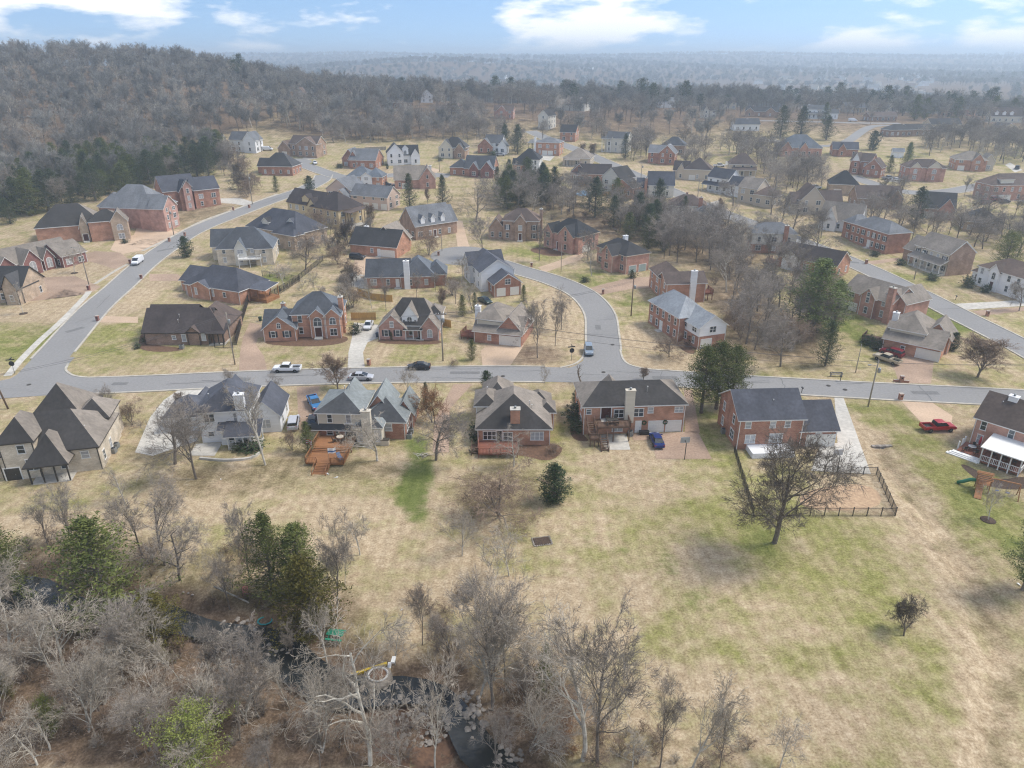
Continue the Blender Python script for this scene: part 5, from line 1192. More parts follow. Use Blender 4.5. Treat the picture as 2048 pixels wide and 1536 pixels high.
M_RUST = leafmat('dead_leaves', (0.15, 0.075, 0.037), (0.24, 0.13, 0.068))
class Geo:
    def __init__(s): s.v, s.f = [], []
    def mesh(s, name, m):
        me = bpy.data.meshes.new(name); me.from_pydata(s.v, [], s.f); me.materials.append(m); me.update(); return me
def tube_into(g, pts, rads, k):
    n = len(pts); o = len(g.v)
    for i, p in enumerate(pts):
        a, b = pts[max(i - 1, 0)], pts[min(i + 1, n - 1)]
        dx, dy, dz = b[0] - a[0], b[1] - a[1], b[2] - a[2]
        l = math.sqrt(dx * dx + dy * dy + dz * dz) or 1; dx /= l; dy /= l; dz /= l
        if abs(dz) < 0.9: ux, uy, uz = dy, -dx, 0.0
        else: ux, uy, uz = 0.0, dz, -dy
        l = math.sqrt(ux * ux + uy * uy + uz * uz) or 1; ux /= l; uy /= l; uz /= l
        wx, wy, wz = dy * uz - dz * uy, dz * ux - dx * uz, dx * uy - dy * ux
        r = rads[i]
        for j in range(k):
            c, s = math.cos(6.2832 * j / k) * r, math.sin(6.2832 * j / k) * r
            g.v.append((p[0] + ux * c + wx * s, p[1] + uy * c + wy * s, p[2] + uz * c + wz * s))
    for i in range(n - 1):
        for j in range(k):
            g.f.append((o + i * k + j, o + i * k + (j + 1) % k, o + (i + 1) * k + (j + 1) % k, o + (i + 1) * k + j))
def spike(g, p, d, l, r, rn):
    """a twig: thin three-sided taper"""
    o = len(g.v)
    ux, uy = rn.uniform(-1, 1), rn.uniform(-1, 1)
    g.v += [(p[0] + ux * r, p[1] + uy * r, p[2]), (p[0] - uy * r, p[1] + ux * r, p[2] - r * .5), (p[0] - ux * r, p[1] - uy * r, p[2] + r), (p[0] + d[0] * l, p[1] + d[1] * l, p[2] + d[2] * l)]
    g.f += [(o, o + 1, o + 3), (o + 1, o + 2, o + 3), (o + 2, o, o + 3)]
def unit(d):
    l = math.sqrt(d[0] ** 2 + d[1] ** 2 + d[2] ** 2) or 1
    return (d[0] / l, d[1] / l, d[2] / l)
def bare_tree(seed, H=12, tr=0.2, fork=0.3, spread=0.9, nl=(7, 6, 5, 4), twig=3, stems=1, up=0.25, wob=0.25, ratio=(0.62, 0.55, 0.5, 0.5), rad=0.55, tw_r=0.019, droop=0):
    rn = random.Random(seed); tg, cg = Geo(), Geo()
    def dev(d, ang):
        a = rn.uniform(0, 6.2832)
        ux, uy, uz = (d[1], -d[0], 0) if abs(d[2]) < .95 else (1, 0, 0)
        ux, uy, uz = unit((ux, uy, uz))
        wx, wy, wz = d[1] * uz - d[2] * uy, d[2] * ux - d[0] * uz, d[0] * uy - d[1] * ux
        c, s = math.cos(ang), math.sin(ang); ca, sa = math.cos(a) * s, math.sin(a) * s
        return unit((d[0] * c + ux * ca + wx * sa, d[1] * c + uy * ca + wy * sa, d[2] * c + uz * ca + wz * sa))
    def grow(p, d, l, r, lev):
        n = (6, 5, 4, 3, 2)[min(lev, 4)]
        pts, rads = [p], [r]
        for i in range(n):
            w = wob * (0.5 if lev == 0 else 1)
            d = unit((d[0] + rn.uniform(-w, w), d[1] + rn.uniform(-w, w), d[2] + rn.uniform(-w, w) * .7 + up * (.35 if lev < 3 else -droop) / n * 2))
            p = (p[0] + d[0] * l / n, p[1] + d[1] * l / n, p[2] + d[2] * l / n)
            pts.append(p); rads.append(max(r * (1 - (0.75 if lev else .55) * (i + 1) / n), tw_r * .6))
        tube_into(tg if lev < 2 else cg, pts, rads, (7, 5, 4, 3, 3)[min(lev, 4)])
        if lev >= len(nl):
            for q in range(twig):
                i = rn.randint(1, n); b = pts[i]
                spike(cg, b, unit(dev(d, rn.uniform(.3, .9))), l * rn.uniform(.7, 1.4), tw_r, rn)
            return
        for q in range(nl[lev]):
            t = (fork + (1 - fork) * (q + rn.random()) / nl[lev]) if lev == 0 else rn.uniform(.25, 1.0)
            f = t * n; i = min(int(f), n - 1); f -= i
            b = tuple(pts[i][k] + (pts[i + 1][k] - pts[i][k]) * f for k in range(3))
            rr = rads[i] + (rads[i + 1] - rads[i]) * f
            ang = rn.uniform(.55, 1.15) * spread if lev == 0 else rn.uniform(.4, 1.0) * max(spread, .7)
            ll_ = l * ratio[min(lev, 3)] * (rn.uniform(.75, 1.15)) * (1.15 - .45 * t if lev == 0 else 1)
            grow(b, dev(d, ang), ll_, rr * rad * rn.uniform(.8, 1.1), lev + 1)
    for s in range(stems):
        d = (0, 0, 1) if stems == 1 else unit((rn.uniform(-.45, .45), rn.uniform(-.45, .45), 1))
        grow((rn.uniform(-.2, .2) * (stems > 1), rn.uniform(-.2, .2) * (stems > 1), -.25), d, H * .8 * rn.uniform(.9, 1), tr, 0)
    zt = max(v[2] for v in cg.v)
    k = H / zt
    for g in (tg, cg): g.v = [(a * k, b * k, c * k) for a, b, c in g.v]
    return tg, cg
def clump(g, c, r, n, s, rn, up=0.0):
    for _ in range(n):
        d = unit((rn.gauss(0, 1), rn.gauss(0, 1), rn.gauss(0, 1)))
        q = r * rn.random() ** .5
        p = (c[0] + d[0] * q, c[1] + d[1] * q, c[2] + d[2] * q * .7)
        a = unit((rn.gauss(0, 1), rn.gauss(0, 1), rn.gauss(0, .6) + up)); b = unit((rn.gauss(0, 1), rn.gauss(0, 1), rn.gauss(0, 1)))
        h = s * rn.uniform(.6, 1.3); w = h * .42; o = len(g.v)
        g.v += [(p[0] - a[0] * h, p[1] - a[1] * h, p[2] - a[2] * h), (p[0] + b[0] * w, p[1] + b[1] * w, p[2] + b[2] * w), (p[0] + a[0] * h, p[1] + a[1] * h, p[2] + a[2] * h), (p[0] - b[0] * w, p[1] - b[1] * w, p[2] - b[2] * w)]
        g.f.append((o, o + 1, o + 2, o + 3))
def evergreen(seed, H=10, Rm=3.0, base=0.08, shape='cone', nb=95, per=5, leaf=0.2, lumps=0.3, cl=(8, 0.55)):
    rn = random.Random(seed); tg, cg = Geo(), Geo()
    tube_into(tg, [(0, 0, -.25), (rn.uniform(-.1, .1), rn.uniform(-.1, .1), H * .5), (0, 0, H * .93)], [H * .022 + .05, H * .014, .02], 6)
    ph = [rn.uniform(0, 6.28) for _ in range(4)]
    for i in range(nb):
        t = base + (1 - base) * ((i + rn.random()) / nb) ** .9
        if shape == 'cone': prof = (1 - t) ** .58 * min(1, (t - base + .14) / .26)
        elif shape == 'egg': prof = math.sin(math.pi * min(1, (t * .86 + .14))) ** .6 if t > .1 else .6
        elif shape == 'round': prof = math.sqrt(max(0, 1 - ((t - .52) / .50) ** 2))
        else: prof = (1 - t) ** .55 * (.35 + .65 * min(1, (t - base) / .2 + .1))            # loose pine
        a = i * 2.39996 + rn.uniform(-.5, .5)
        lob = 1 + lumps * (math.sin(a * 2 + ph[0] + t * 6) * .5 + math.sin(a * 3 + ph[1] - t * 9) * .5) + rn.uniform(-lumps, lumps) * .7
        Lr = Rm * max(prof, .06) * lob
        z0 = H * t - Lr * (.30 if shape != 'pine' else .05); z1 = H * t + Lr * (.12 if shape != 'pine' else .25)
        e = (math.cos(a) * Lr, math.sin(a) * Lr, max(z1, .1))
        tube_into(tg, [(0, 0, max(z0, .1)), (e[0] * .55, e[1] * .55, max((z0 + z1) / 2, .1)), e], [.05, .03, .012], 3)
        for q in range(per):
            f = (q + 1 + rn.uniform(-.5, .3)) / per
            f = .25 + .75 * f
            s_ = cl[1] * (.6 + .4 * min(1, Lr / 1.5))
            clump(cg, (e[0] * f + rn.gauss(0, .22), e[1] * f + rn.gauss(0, .22), z0 + (e[2] - z0) * f + rn.gauss(0, .22)), s_, cl[0], leaf, rn, .3)
    clump(cg, (0, 0, H * .96), .35, 14, leaf, rn, 1.0)
    return tg, cg
TM = {}
def variant(key, gen, mt, mc):
    tg, cg = gen
    TM[key] = (tg.mesh('trunk', mt), cg.mesh('crown', mc))
TMH = {}
def reg(key, H, gen, mt, mc):
    variant(key, gen, mt, mc); TMH[key] = H
for i in range(3): reg('oak%d' % i, 12, bare_tree(20 + i, 12, .26, .22, 1.0, (10, 7, 5, 4), 4, up=.12), M_BARK, M_TWIG)
for i in range(3): reg('ash%d' % i, 13, bare_tree(30 + i, 13, .20, .30, .62, (11, 6, 5, 4), 4, up=.3), M_BARK, M_TWIG)
for i in range(3): reg('syc%d' % i, 13, bare_tree(40 + i, 13, .24, .22, .95, (9, 6, 5, 3), 2, wob=.38, up=.2, rad=.68, tw_r=.024), M_PALEB, M_PALET)
for i in range(3): reg('pash%d' % i, 13, bare_tree(45 + i, 13, .17, .25, .6, (9, 6, 5, 3), 2, stems=1 + i % 2, up=.4, wob=.26, rad=.62, tw_r=.024), M_PALEB, M_PALET)
for i in range(2): reg('vase%d' % i, 8, bare_tree(50 + i, 8, .13, .08, .38, (15, 7, 5, 4), 4, up=.45, wob=.14), M_BARK, M_BROWNT)
for i in range(2): reg('small%d' % i, 6, bare_tree(60 + i, 6, .09, .18, .8, (9, 6, 4, 3), 2, up=.2, tw_r=.016), M_PALEB, M_PALET)
for i in range(3): reg('brush%d' % i, 3.2, bare_tree(70 + i, 3.2, .045, .1, .8, (6, 4, 3), 2, stems=5, up=.1, wob=.3, rad=.65, tw_r=.016), M_BARK, M_BROWNT if i else M_PALET)
for i in range(2): reg('dark%d' % i, 6, bare_tree(80 + i, 6, .13, .10, .85, (11, 7, 6, 4), 4, up=.18, wob=.4, tw_r=.02), M_DARKT, M_DARKT)
reg('big', 14, bare_tree(97, 14, .34, .22, .95, (14, 8, 6, 4), 5, up=.22, wob=.2, tw_r=.023), M_BARK, M_DARKT)
reg('brown', 7, bare_tree(92, 7, .12, .05, 1.15, (11, 6, 5, 3), 3, stems=2, up=.05, wob=.3, tw_r=.018), M_BARK, M_BROWNT)
reg('pollard', 4.5, bare_tree(93, 4.5, .22, .5, .9, (6, 3), 0, up=.2, wob=.35, rad=.75, tw_r=.03), M_BARK, M_BARK)
reg('rusty', 4, bare_tree(95, 4, .05, .1, .9, (8, 5, 4), 4, stems=4, up=.1, wob=.3, tw_r=.016), M_BARK, M_RUST)
for i in range(3): reg('cedar%d' % i, 10, evergreen(100 + i, 10, 3.5, .06, 'cone', 130, 6, .125, .45, (13, .58)), M_BARK, M_CEDAR)
for i in range(2): reg('dcedar%d' % i, 11, evergreen(110 + i, 11, 3.6, .08, 'cone', 130, 6, .125, .45, (13, .58)), M_BARK, M_CEDARD)
reg('olive', 8, evergreen(120, 8, 3.2, .05, 'cone', 130, 6, .12, .42, (13, .55)), M_BARK, M_OLIVE)
for i in range(2): reg('pine%d' % i, 13, evergreen(130 + i, 13, 3.8, .10, 'pine', 150, 6, .14, .38, (13, .75)), M_BARK, M_PINE)
reg('lime', 9, evergreen(140, 9, 3.6, .14, 'round', 120, 6, .14, .45, (13, .7)), M_BARK, M_LIME)
for i in range(2): reg('mag%d' % i, 6, evergreen(150 + i, 6, 2.2, .04, 'egg', 90, 5, .19), M_BARK, M_MAG)
reg('egg', 6.5, evergreen(160, 6.5, 1.7, .03, 'egg', 130, 5, .12, .2, (12, .42)), M_BARK, M_MAG)
for i in range(2): reg('bush%d' % i, 1.6, evergreen(170 + i, 1.6, 1.0, .02, 'round', 40, 4, .12, .15, (7, .25)), M_BARK, M_MAG if i else M_CEDARD)
reg('highcedar', 12, evergreen(180, 12, 3.6, .24, 'egg', 150, 6, .14, .42, (13, .72)), M_BARK, M_CEDAR)
reg('farpine', 15, evergreen(185, 15, 3.4, .45, 'round', 60, 5, .3, .4, (7, .9)), M_BARK, M_CEDARD)
# light-weight trees for the distant woods
def far_tree(seed, mt, mc):
    tg, cg = bare_tree(seed, 15, .20, .34, .58, (13, 7, 4), 7, up=.42, tw_r=.052, wob=.2)
    return tg, cg
for i in range(4): reg('far%d' % i, 15, far_tree(200 + i, None, None), M_BARK, M_GREYT)
trand = random.Random(77)
def tree(key, base, top=None, H=None, wk=1.0, label=None, group=None, name='bare_tree', cat='tree', pos=None, lean=0.0):
    """one tree standing where its foot is in the photo"""
    c = pos if pos is not None else ground(*base)
    h = H if H else px_h(base, top)
    s = h / TMH[key]
    e = empty(name, (c.x, c.y, c.z - .05), trand.uniform(0, 6.28))
    e.scale = (s * wk, s * wk, s)
    if lean: e.rotation_euler = (trand.uniform(-lean, lean), trand.uniform(-lean, lean), trand.uniform(0, 6.28))
    tag(e, label, cat, group)
    a, b = TM[key]
    inst('trunk', a, e); inst('crown', b, e)
    return e
EV = 'evergreen_tree'
NEAR = [
 ('big', (1548, 1086), 822, .92, 'huge dark bare tree with thick trunk beside the black yard fence', 'bare_tree'),
 ('dark0', (1808, 1272), 1185, .95, 'small dark bushy bare tree alone in the open field', 'bare_tree'),
 ('small0', (1976, 1040), 962, .8, 'young bare tree in a round mulch ring', 'bare_tree'),
 ('syc0', (1027, 934), 845, 1.0, 'pale barked bare tree in front of the orange chimney house', 'bare_tree'),
 ('brown', (999, 1034), 925, 1.5, 'wide low brown bare tree left of the dark green columnar shrub', 'bare_tree'),
 ('small1', (924, 1112), 1012, .9, 'slender pale sapling at the lawn edge, left of two', 'bare_tree'),
 ('small0', (1018, 1152), 1050, .9, 'slender pale sapling at the lawn edge, right of two', 'bare_tree'),
 ('egg', (1108, 1003), 930, 1.3, 'dark green egg shaped evergreen standing on the back lawn', EV),
 ('oak0', (350, 928), 796, 1.25, 'large bare tree between the stone house and the white house', 'bare_tree'),
 ('ash0', (393, 958), 800, 1.15, 'upright bare tree left of the white house patio', 'bare_tree'),
 ('syc1', (531, 930), 738, .62, 'tall grey bare tree in front of the white house right corner', 'bare_tree'),
 ('cedar0', (617, 906), 842, .75, 'green cedar left of the orange deck', EV),
 ('brown', (585, 900), 848, .7, 'scrubby bare bush tree left of the green deck cedar', 'bare_tree'),
 ('syc2', (755, 922), 800, 1.1, 'pale twiggy bare tree before the cream chimney bay', 'bare_tree'),
 ('oak1', (872, 920), 785, 1.1, 'tangled grey bare tree beside the brush pile', 'bare_tree'),
 ('rusty', (868, 846), 760, .9, 'brown half dead cedar by the street behind the tangled bare tree', EV),
 ('dcedar0', (853, 818), 765, .7, 'dark cedar left of the brown half dead one by the street', EV),
 ('vase0', (676, 778), 702, 1.5, 'dense vase shaped bare tree at the kerb near the silver sedan', 'bare_tree'),
 ('small0', (815, 788), 735, 1.1, 'small bare tree on the front lawn across from the black car', 'bare_tree'),
 ('mag0', (973, 778), 742, .8, 'small glossy evergreen behind the taupe roof by the drive', EV),
 ('small1', (1088, 776), 722, .6, 'thin bare sapling between the two brick houses by the street', 'bare_tree'),
 ('pollard', (1163, 768), 728, 1.1, 'hard pruned bare tree with stubby limbs by the street', 'bare_tree'),
 ('vase1', (1287, 760), 733, 1.4, 'low fan shaped bare tree behind the long brick house roof', 'bare_tree'),
 ('highcedar', (1402, 826), 692, 1.0, 'tall cedar on the left of the street side cluster', EV), ('highcedar', (1432, 818), 684, 1.05, 'tall cedar in the middle of the street side cluster', EV), ('highcedar', (1462, 812), 692, .95, 'tall cedar on the right of the street side cluster', EV),
 ('oak2', (1492, 688), 530, .72, 'very large grey bare tree behind the power lines, left of the big pine', 'bare_tree'),
 ('oak0', (1561, 733), 605, .85, 'broad grey bare tree on the lawn below the big pine', 'bare_tree'),
 ('pine0', (1622, 672), 518, 1.5, 'big bright green pine left of the rose brick house', EV), ('pine1', (1664, 664), 560, 1.2, 'shorter pine right of the big bright pine', EV),
 ('dcedar1', (1650, 732), 640, .9, 'dark conifer near the wooden bench by the street', EV),
 ('vase1', (1955, 754), 664, 2.1, 'dense rounded bare tree at the street corner right of the pale garage', 'bare_tree'),
 ('lime', (2008, 536), 462, .9, 'bright yellow green pine above the white painted house', EV),
 ('oak1', (2038, 622), 548, .8, 'dark bare tree at the right edge before the white painted house', 'bare_tree'),
 ('ash1', (1075, 716), 590, .70, 'tall bare tree in red leaf litter beside the court road', 'bare_tree'), ('ash2', (1122, 660), 566, .75, 'second bare tree up the court road verge', 'bare_tree'), ('ash0', (1110, 692), 592, .55, 'slim bare tree between the two court road trees', 'bare_tree'),
 ('ash1', (965, 517), 428, .9, 'bare tree beside the turning circle', 'bare_tree'), ('ash0', (1078, 522), 436, .7, 'bare tree on the lawn of the brick georgian', 'bare_tree'), ('oak2', (1176, 520), 448, .95, 'round headed bare tree between two brick houses', 'bare_tree'), ('small0', (1183, 552), 482, .8, 'small bare tree on green lawn before the grey green garage doors', 'bare_tree'),
 ('brown', (1338, 714), 662, 1.3, 'low spreading bare tree before the silver roofed colonial', 'bare_tree'),
 ('cedar1', (1047, 603), 570, .8, 'small conical evergreen right of the brick garage gable', EV), ('cedar2', (944, 720), 680, .85, 'small conical evergreen beside the aggregate drive', EV),
 ('mag1', (373, 514), 473, .9, 'round dark magnolia on the verge of the side road', EV),
 ('small0', (149, 546), 494, .9, 'young bare tree in a red mulch ring by the maroon house', 'bare_tree'), ('small1', (47, 627), 560, .6, 'thin bare street tree at the far left lawn', 'bare_tree'),
 ('oak2', (611, 540), 462, 1.1, 'wide bare oak inside the black fenced yards', 'bare_tree'), ('dark1', (676, 512), 450, .7, 'dark leafless thicket tree left of the brick bungalow', 'bare_tree'), ('small1', (607, 590), 555, 1.0, 'little bare tree behind the blue roofed colonial', 'bare_tree'),
 ('brown', (858, 512), 446, .8, 'reddish brown bare tree before the three dormer house', 'bare_tree'), ('ash2', (772, 622), 540, .55, 'tall bare tree beside the new wooden fence', 'bare_tree'), ('small0', (744, 618), 552, .7, 'pale bare tree left of the new fence tree', 'bare_tree'), ('ash0', (833, 596), 538, .7, 'bare tree before the broad white chimney', 'bare_tree'),
 ('vase0', (884, 618), 574, 1.0, 'brown upright bare tree right of the pink cottage', 'bare_tree'), ('cedar0', (925, 632), 590, .8, 'loose evergreen shrub tree left of the taupe roofed house', EV), ('cedar1', (950, 625), 585, .6, 'second evergreen left of the taupe roofed house', EV),
 ('dcedar0', (820, 418), 348, .85, 'dark cedar behind the three dormer house, left of two', EV), ('dcedar1', (886, 418), 350, .8, 'dark cedar behind the three dormer house, right of two', EV), ('oak0', (952, 444), 342, 1.0, 'large pale bare tree behind the turning circle', 'bare_tree'), ('mag0', (620, 386), 352, .85, 'round dark evergreen beside the side road bend', EV),
 ('vase0', (855, 408), 372, .7, 'bare dark tree between the two dark cedars', 'bare_tree'), ('cedar2', (553, 384), 352, .8, 'small cedar on the verge below the hillside house', EV),
 ('ash1', (220, 835), 762, .7, 'thin bare tree behind the tan stone house', 'bare_tree'), ('brown', (265, 850), 790, .9, 'reddish bare shrub tree beside the pale driveway', 'bare_tree'), ('vase1', (365, 830), 778, .8, 'bare shrub tree at the pale driveway entrance', 'bare_tree'),
 ('ash2', (555, 800), 735, .9, 'bare tree at the street beside the aggregate drive', 'bare_tree'), ('oak1', (470, 790), 728, .7, 'bare tree by the street above the white house', 'bare_tree'),
 ('oak1', (742, 478), 420, .8, 'bare tree behind the white chimneyed bungalow', 'bare_tree'), ('vase1', (742, 455), 405, .9, 'fan shaped bare tree right of the yellow house', 'bare_tree'),
 ('pine1', (2046, 1180), 985, .9, 'dark green conifer cut off by the right edge of the lawn', EV),
 ('cedar1', (1648, 250), 205, .9, 'dark evergreen right of the small white cottage', EV), ('mag0', (1745, 300), 262, .9, 'round dark evergreen on the far lawn', EV), ('dcedar0', (1560, 275), 212, 1.2, 'large dark evergreen left of the white colonial', EV), ('dcedar1', (1600, 275), 212, 1.2, 'large dark evergreen beside the far white colonial lawn', EV), ('dcedar1', (1652, 280), 232, 1.2, 'broad dark evergreen below the white colonial', EV),
 ('cedar0', (1778, 345), 310, .9, 'conical evergreen between the two gable house and the split level', EV), ('pine0', (1810, 345), 285, .9, 'tall green pine behind the split level house', EV),
 ('dcedar0', (1250, 318), 268, .8, 'dark cedar right of the cream balcony house', EV), ('dcedar1', (1010, 300), 248, .9, 'dark cedar at the end of the hillside lane, left of two', EV), ('dcedar0', (1035, 308), 250, 1.0, 'dark cedar at the end of the hillside lane, right of two', EV),
 ('cedar1', (1368, 432), 392, .8, 'dark conical evergreen before the cream bungalow', EV), ('vase0', (1440, 430), 392, .8, 'upright bare tree beside the cream bungalow chimney', 'bare_tree'), ('vase0', (1165, 322), 282, .9, 'round bare tree by the east road, left of two', 'bare_tree'), ('vase1', (1185, 318), 284, 1.1, 'round bare tree by the east road, right of two', 'bare_tree'),
 ('oak0', (1705, 345), 300, .7, 'bare tree in front of the two gable house', 'bare_tree'), ('ash0', (1928, 392), 345, .8, 'lone bare tree on the upper road corner lawn', 'bare_tree'),
]
for k, b, tp, wk, lab, nm in NEAR:
    tree(k, b, tp, wk=wk, label=lab, name=nm)
# the creekside wood in the foreground: each tree placed by eye
FORE = [('syc0', 740, 1530, 1190, .7), ('pash1', 960, 1395, 1160, .75), ('ash0', 985, 1420, 1130, .7), ('syc2', 1165, 1520, 1200, .85), ('ash1', 1195, 1530, 1195, .7), ('pash0', 1385, 1560, 1330, .75), ('ash2', 1320, 1545, 1320, .55), ('ash1', 505, 1400, 1230, .8), ('ash2', 425, 1395, 1210, .8), ('syc0', 215, 1340, 1215, .9),
        ('pash1', 330, 1330, 1190, 1.0), ('oak0', 360, 1160, 1000, .8), ('ash1', 285, 1110, 960, .9), ('oak1', 330, 1130, 950, .75), ('ash2', 100, 1100, 960, .8), ('syc2', 250, 1010, 910, .7), ('ash0', 155, 1110, 930, .6), ('ash1', 500, 1160, 990, .6), ('ash0', 460, 1220, 1090, .7), ('ash2', 675, 1230, 1010, .6),
        ('pash0', 690, 1170, 1050, .5), ('syc1', 655, 1330, 1200, .75), ('ash2', 590, 1330, 1235, .6), ('pash0', 580, 1420, 1310, .8), ('ash1', 480, 1480, 1340, .8), ('oak2', 300, 1500, 1330, .8), ('syc2', 100, 1500, 1380, 1.0), ('oak0', 60, 1360, 1250, .9), ('ash0', 150, 1240, 1130, .9), ('ash1', 40, 1230, 1130, .8),
        ('ash1', 700, 1420, 1310, .7), ('oak0', 800, 1530, 1400, .8), ('pash2', 870, 1540, 1330, .7), ('ash2', 1050, 1440, 1290, .5), ('ash0', 1010, 1360, 1190, .5), ('oak1', 900, 1330, 1210, .6), ('oak0', 990, 1550, 1440, .9), ('small0', 1075, 1480, 1400, 1.2), ('small1', 1265, 1560, 1470, 1.2), ('small0', 1560, 1600, 1440, .9), ('ash1', 1440, 1580, 1400, .5),
        ('oak2', 200, 1420, 1290, .8), ('syc1', 390, 1540, 1400, .9), ('pash2', 10, 1440, 1300, .8), ('ash2', 640, 1545, 1420, .7), ('oak1', 540, 1545, 1430, .8), ('small1', 720, 1110, 1020, 1.1), ('small0', 790, 1330, 1250, 1.0), ('ash1', 845, 1290, 1180, .5)]
fr_ = random.Random(12)
while len(FORE) < 72:
    x, y = fr_.uniform(-30, 1120), fr_.uniform(1240, 1534)
    if y < 1240 + .32 * max(x, 0) * (x < 900) or (x > 900 and y < 1400): continue
    v = ground(x, y)
    if seg_dist(np.array([v.x]), np.array([v.y]), CREEK)[0] < 3.2: continue
    FORE.append((fr_.choice(['pash0', 'pash1', 'pash2', 'syc0', 'syc1', 'ash1']), x, y, -fr_.uniform(6, 11), fr_.uniform(.8, 1.15)))
MARKS = [(757, 1362, 'white ringed fire pit'), (672, 1272, 'green picnic table'), (222, 1130, 'largest green cedar'), (622, 1190, 'olive gold cedar'), (400, 1470, 'lime green evergreen'), (530, 1243, 'teal hose ring'), (493, 1182, 'faded red sled'), (830, 1450, 'heap of creek stones'), (20, 1110, 'cedar at the left edge'), (325, 1240, 'yellowish cedar'), (1027, 934, 'orange chimney terrace'), (1084, 1083, 'stone edged garden bed'), (110, 1440, 'small bright evergreen')]
ORD = ['nearest', 'second nearest', 'third nearest', 'fourth nearest', 'fifth nearest', 'sixth nearest', 'seventh nearest', 'eighth nearest', 'ninth nearest', 'tenth nearest', 'eleventh nearest', 'twelfth nearest', 'thirteenth nearest', 'fourteenth nearest', 'fifteenth nearest', 'sixteenth nearest', 'seventeenth nearest', 'eighteenth nearest', 'nineteenth nearest', 'twentieth nearest']
def side(dx, dy):
    """relation in the picture: right/left when mostly sideways, else above (farther) or below (nearer)"""
    return ('right of' if dx > 0 else 'left of') if abs(dx) > abs(dy) else ('below' if dy > 0 else 'above')
fl_ = {}
for i, (k, x, y, tp, wk) in enumerate(FORE):
    m = min(MARKS, key=lambda q: math.hypot(q[0] - x, (q[1] - y) * 1.4))
    fl_.setdefault(((('pale' if k[:3] in ('syc', 'sma', 'pas') else 'grey brown')), side(x - m[0], (y - m[1]) * 1.4), m[2]), []).append((math.hypot(m[0] - x, m[1] - y), i))
FLAB = {}
for (tone, sd_, nm), L_ in fl_.items():
    for q, (_, i) in enumerate(sorted(L_)): FLAB[i] = '%s bare tree %s the %s%s' % (tone, sd_, nm, '' if len(L_) == 1 else ', ' + ORD[q] + ' one')
for i, (k, x, y, tp, wk) in enumerate(FORE):
    tree(k, (x, min(y, 1535)), None if y > 1535 else tp, H=-tp if tp < 0 else None if y <= 1535 else px_h((x, 1535), tp) * 1.02, wk=wk, label=FLAB[i], group='bare trees of the creekside wood', name='bare_tree', lean=.08)
for k, x, y, tp, wk, lab in [('cedar0', 222, 1240, 1022, 1.3, 'largest green cedar of the creekside wood'), ('cedar1', 20, 1190, 1035, 1.2, 'green cedar at the left edge beyond the creek'), ('cedar2', 548, 1185, 1025, 1.0, 'green cedar at the back left of the picnic clearing'), ('cedar1', 605, 1185, 1045, 1.15, 'dark green cedar at the back of the picnic clearing'), ('olive', 622, 1258, 1112, 1.2, 'olive gold cedar right beside the picnic clearing'), ('olive', 325, 1300, 1178, 1.1, 'yellowish cedar behind pale branches at the creek'),
                          ('lime', 400, 1530, 1408, 1.0, 'bright lime green evergreen at the bottom edge'), ('lime', 110, 1470, 1380, .5, 'small bright evergreen at the bottom left'), ('olive', 20, 1400, 1320, .5, 'dull green shrubby cedar at the far left bottom'), ('cedar2', 1090, 1395, 1290, .55, 'small green shrub tree behind the pale sycamore')]:
    tree(k, (x, y), tp, wk=wk, label=lab, name=EV)

# ------------------------------------------------------------------ woods and thickets
HB = []
for lab, W, root, masses in HOUSES:
    xs = [m[0] * W for m in masses] + [(m[0] + m[2]) * W for m in masses]; ys = [m[1] for m in masses] + [m[1] + m[3] for m in masses]
    HB.append((root.location.x, root.location.y, root.rotation_euler.z, min(xs) - 1.5, max(xs) + 1.5, min(ys) - 2, max(ys) + 1.5))
def blocked(x, y, pad=1.0):
    for hx, hy, rz, x0, x1, y0, y1 in HB:
        dx, dy = x - hx, y - hy
        if abs(dx) > 45 or abs(dy) > 45: continue
        c, s = math.cos(rz), math.sin(rz); u, v = dx * c + dy * s, -dx * s + dy * c
        if x0 - pad < u < x1 + pad and y0 - pad < v < y1 + pad: return True
    return False
def in_front(x, y, pad):
    """would a tree here stand right in front of a house as seen from the street side?"""
    for hx, hy, rz, x0, x1, y0, y1 in HB:
        dx, dy = x - hx, y - hy
        if abs(dx) > 45 or dy > 8 or dy < -pad - 10: continue
        if x0 - 2 < dx < x1 + 2: return True
    return False
RP = [(np.array(p), w) for p, w, *_ in ROADS]
def on_road(x, y, pad=2.5):
    return any(np.min(np.hypot(p[:, 0] - x, p[:, 1] - y)) < w / 2 + pad for p, w in RP)
def pip(x, y, P):
    ins = False
    for (x0, y0), (x1, y1) in zip(P, P[1:] + P[:1]):
        if (y0 > y) != (y1 > y) and x < (x1 - x0) * (y - y0) / (y1 - y0) + x0: ins = not ins
    return ins
wrand = random.Random(31)
def scatter(P, n, mind, pad=1.0, front=0.0, tries=14):
    """random well spaced points inside a ground polygon, clear of houses and roads"""
    x0, x1 = min(p[0] for p in P), max(p[0] for p in P); y0, y1 = min(p[1] for p in P), max(p[1] for p in P)
    got, cell = [], {}
    for _ in range(n * tries):
        if len(got) >= n: break
        x, y = wrand.uniform(x0, x1), wrand.uniform(y0, y1)
        if not pip(x, y, P): continue
        k = (int(x // mind), int(y // mind))
        if any(math.hypot(x - a, y - b) < mind for i in (-1, 0, 1) for j in (-1, 0, 1) for a, b in cell.get((k[0] + i, k[1] + j), [])): continue
        if y < 620 and (blocked(x, y, pad) or on_road(x, y) or (front and in_front(x, y, front))): continue
        cell.setdefault(k, []).append((x, y)); got.append((x, y))
    return got
def pxpoly(pix): return [gxy(p) for p in pix]
WOOD = []                          # (x, y, key, height, width)
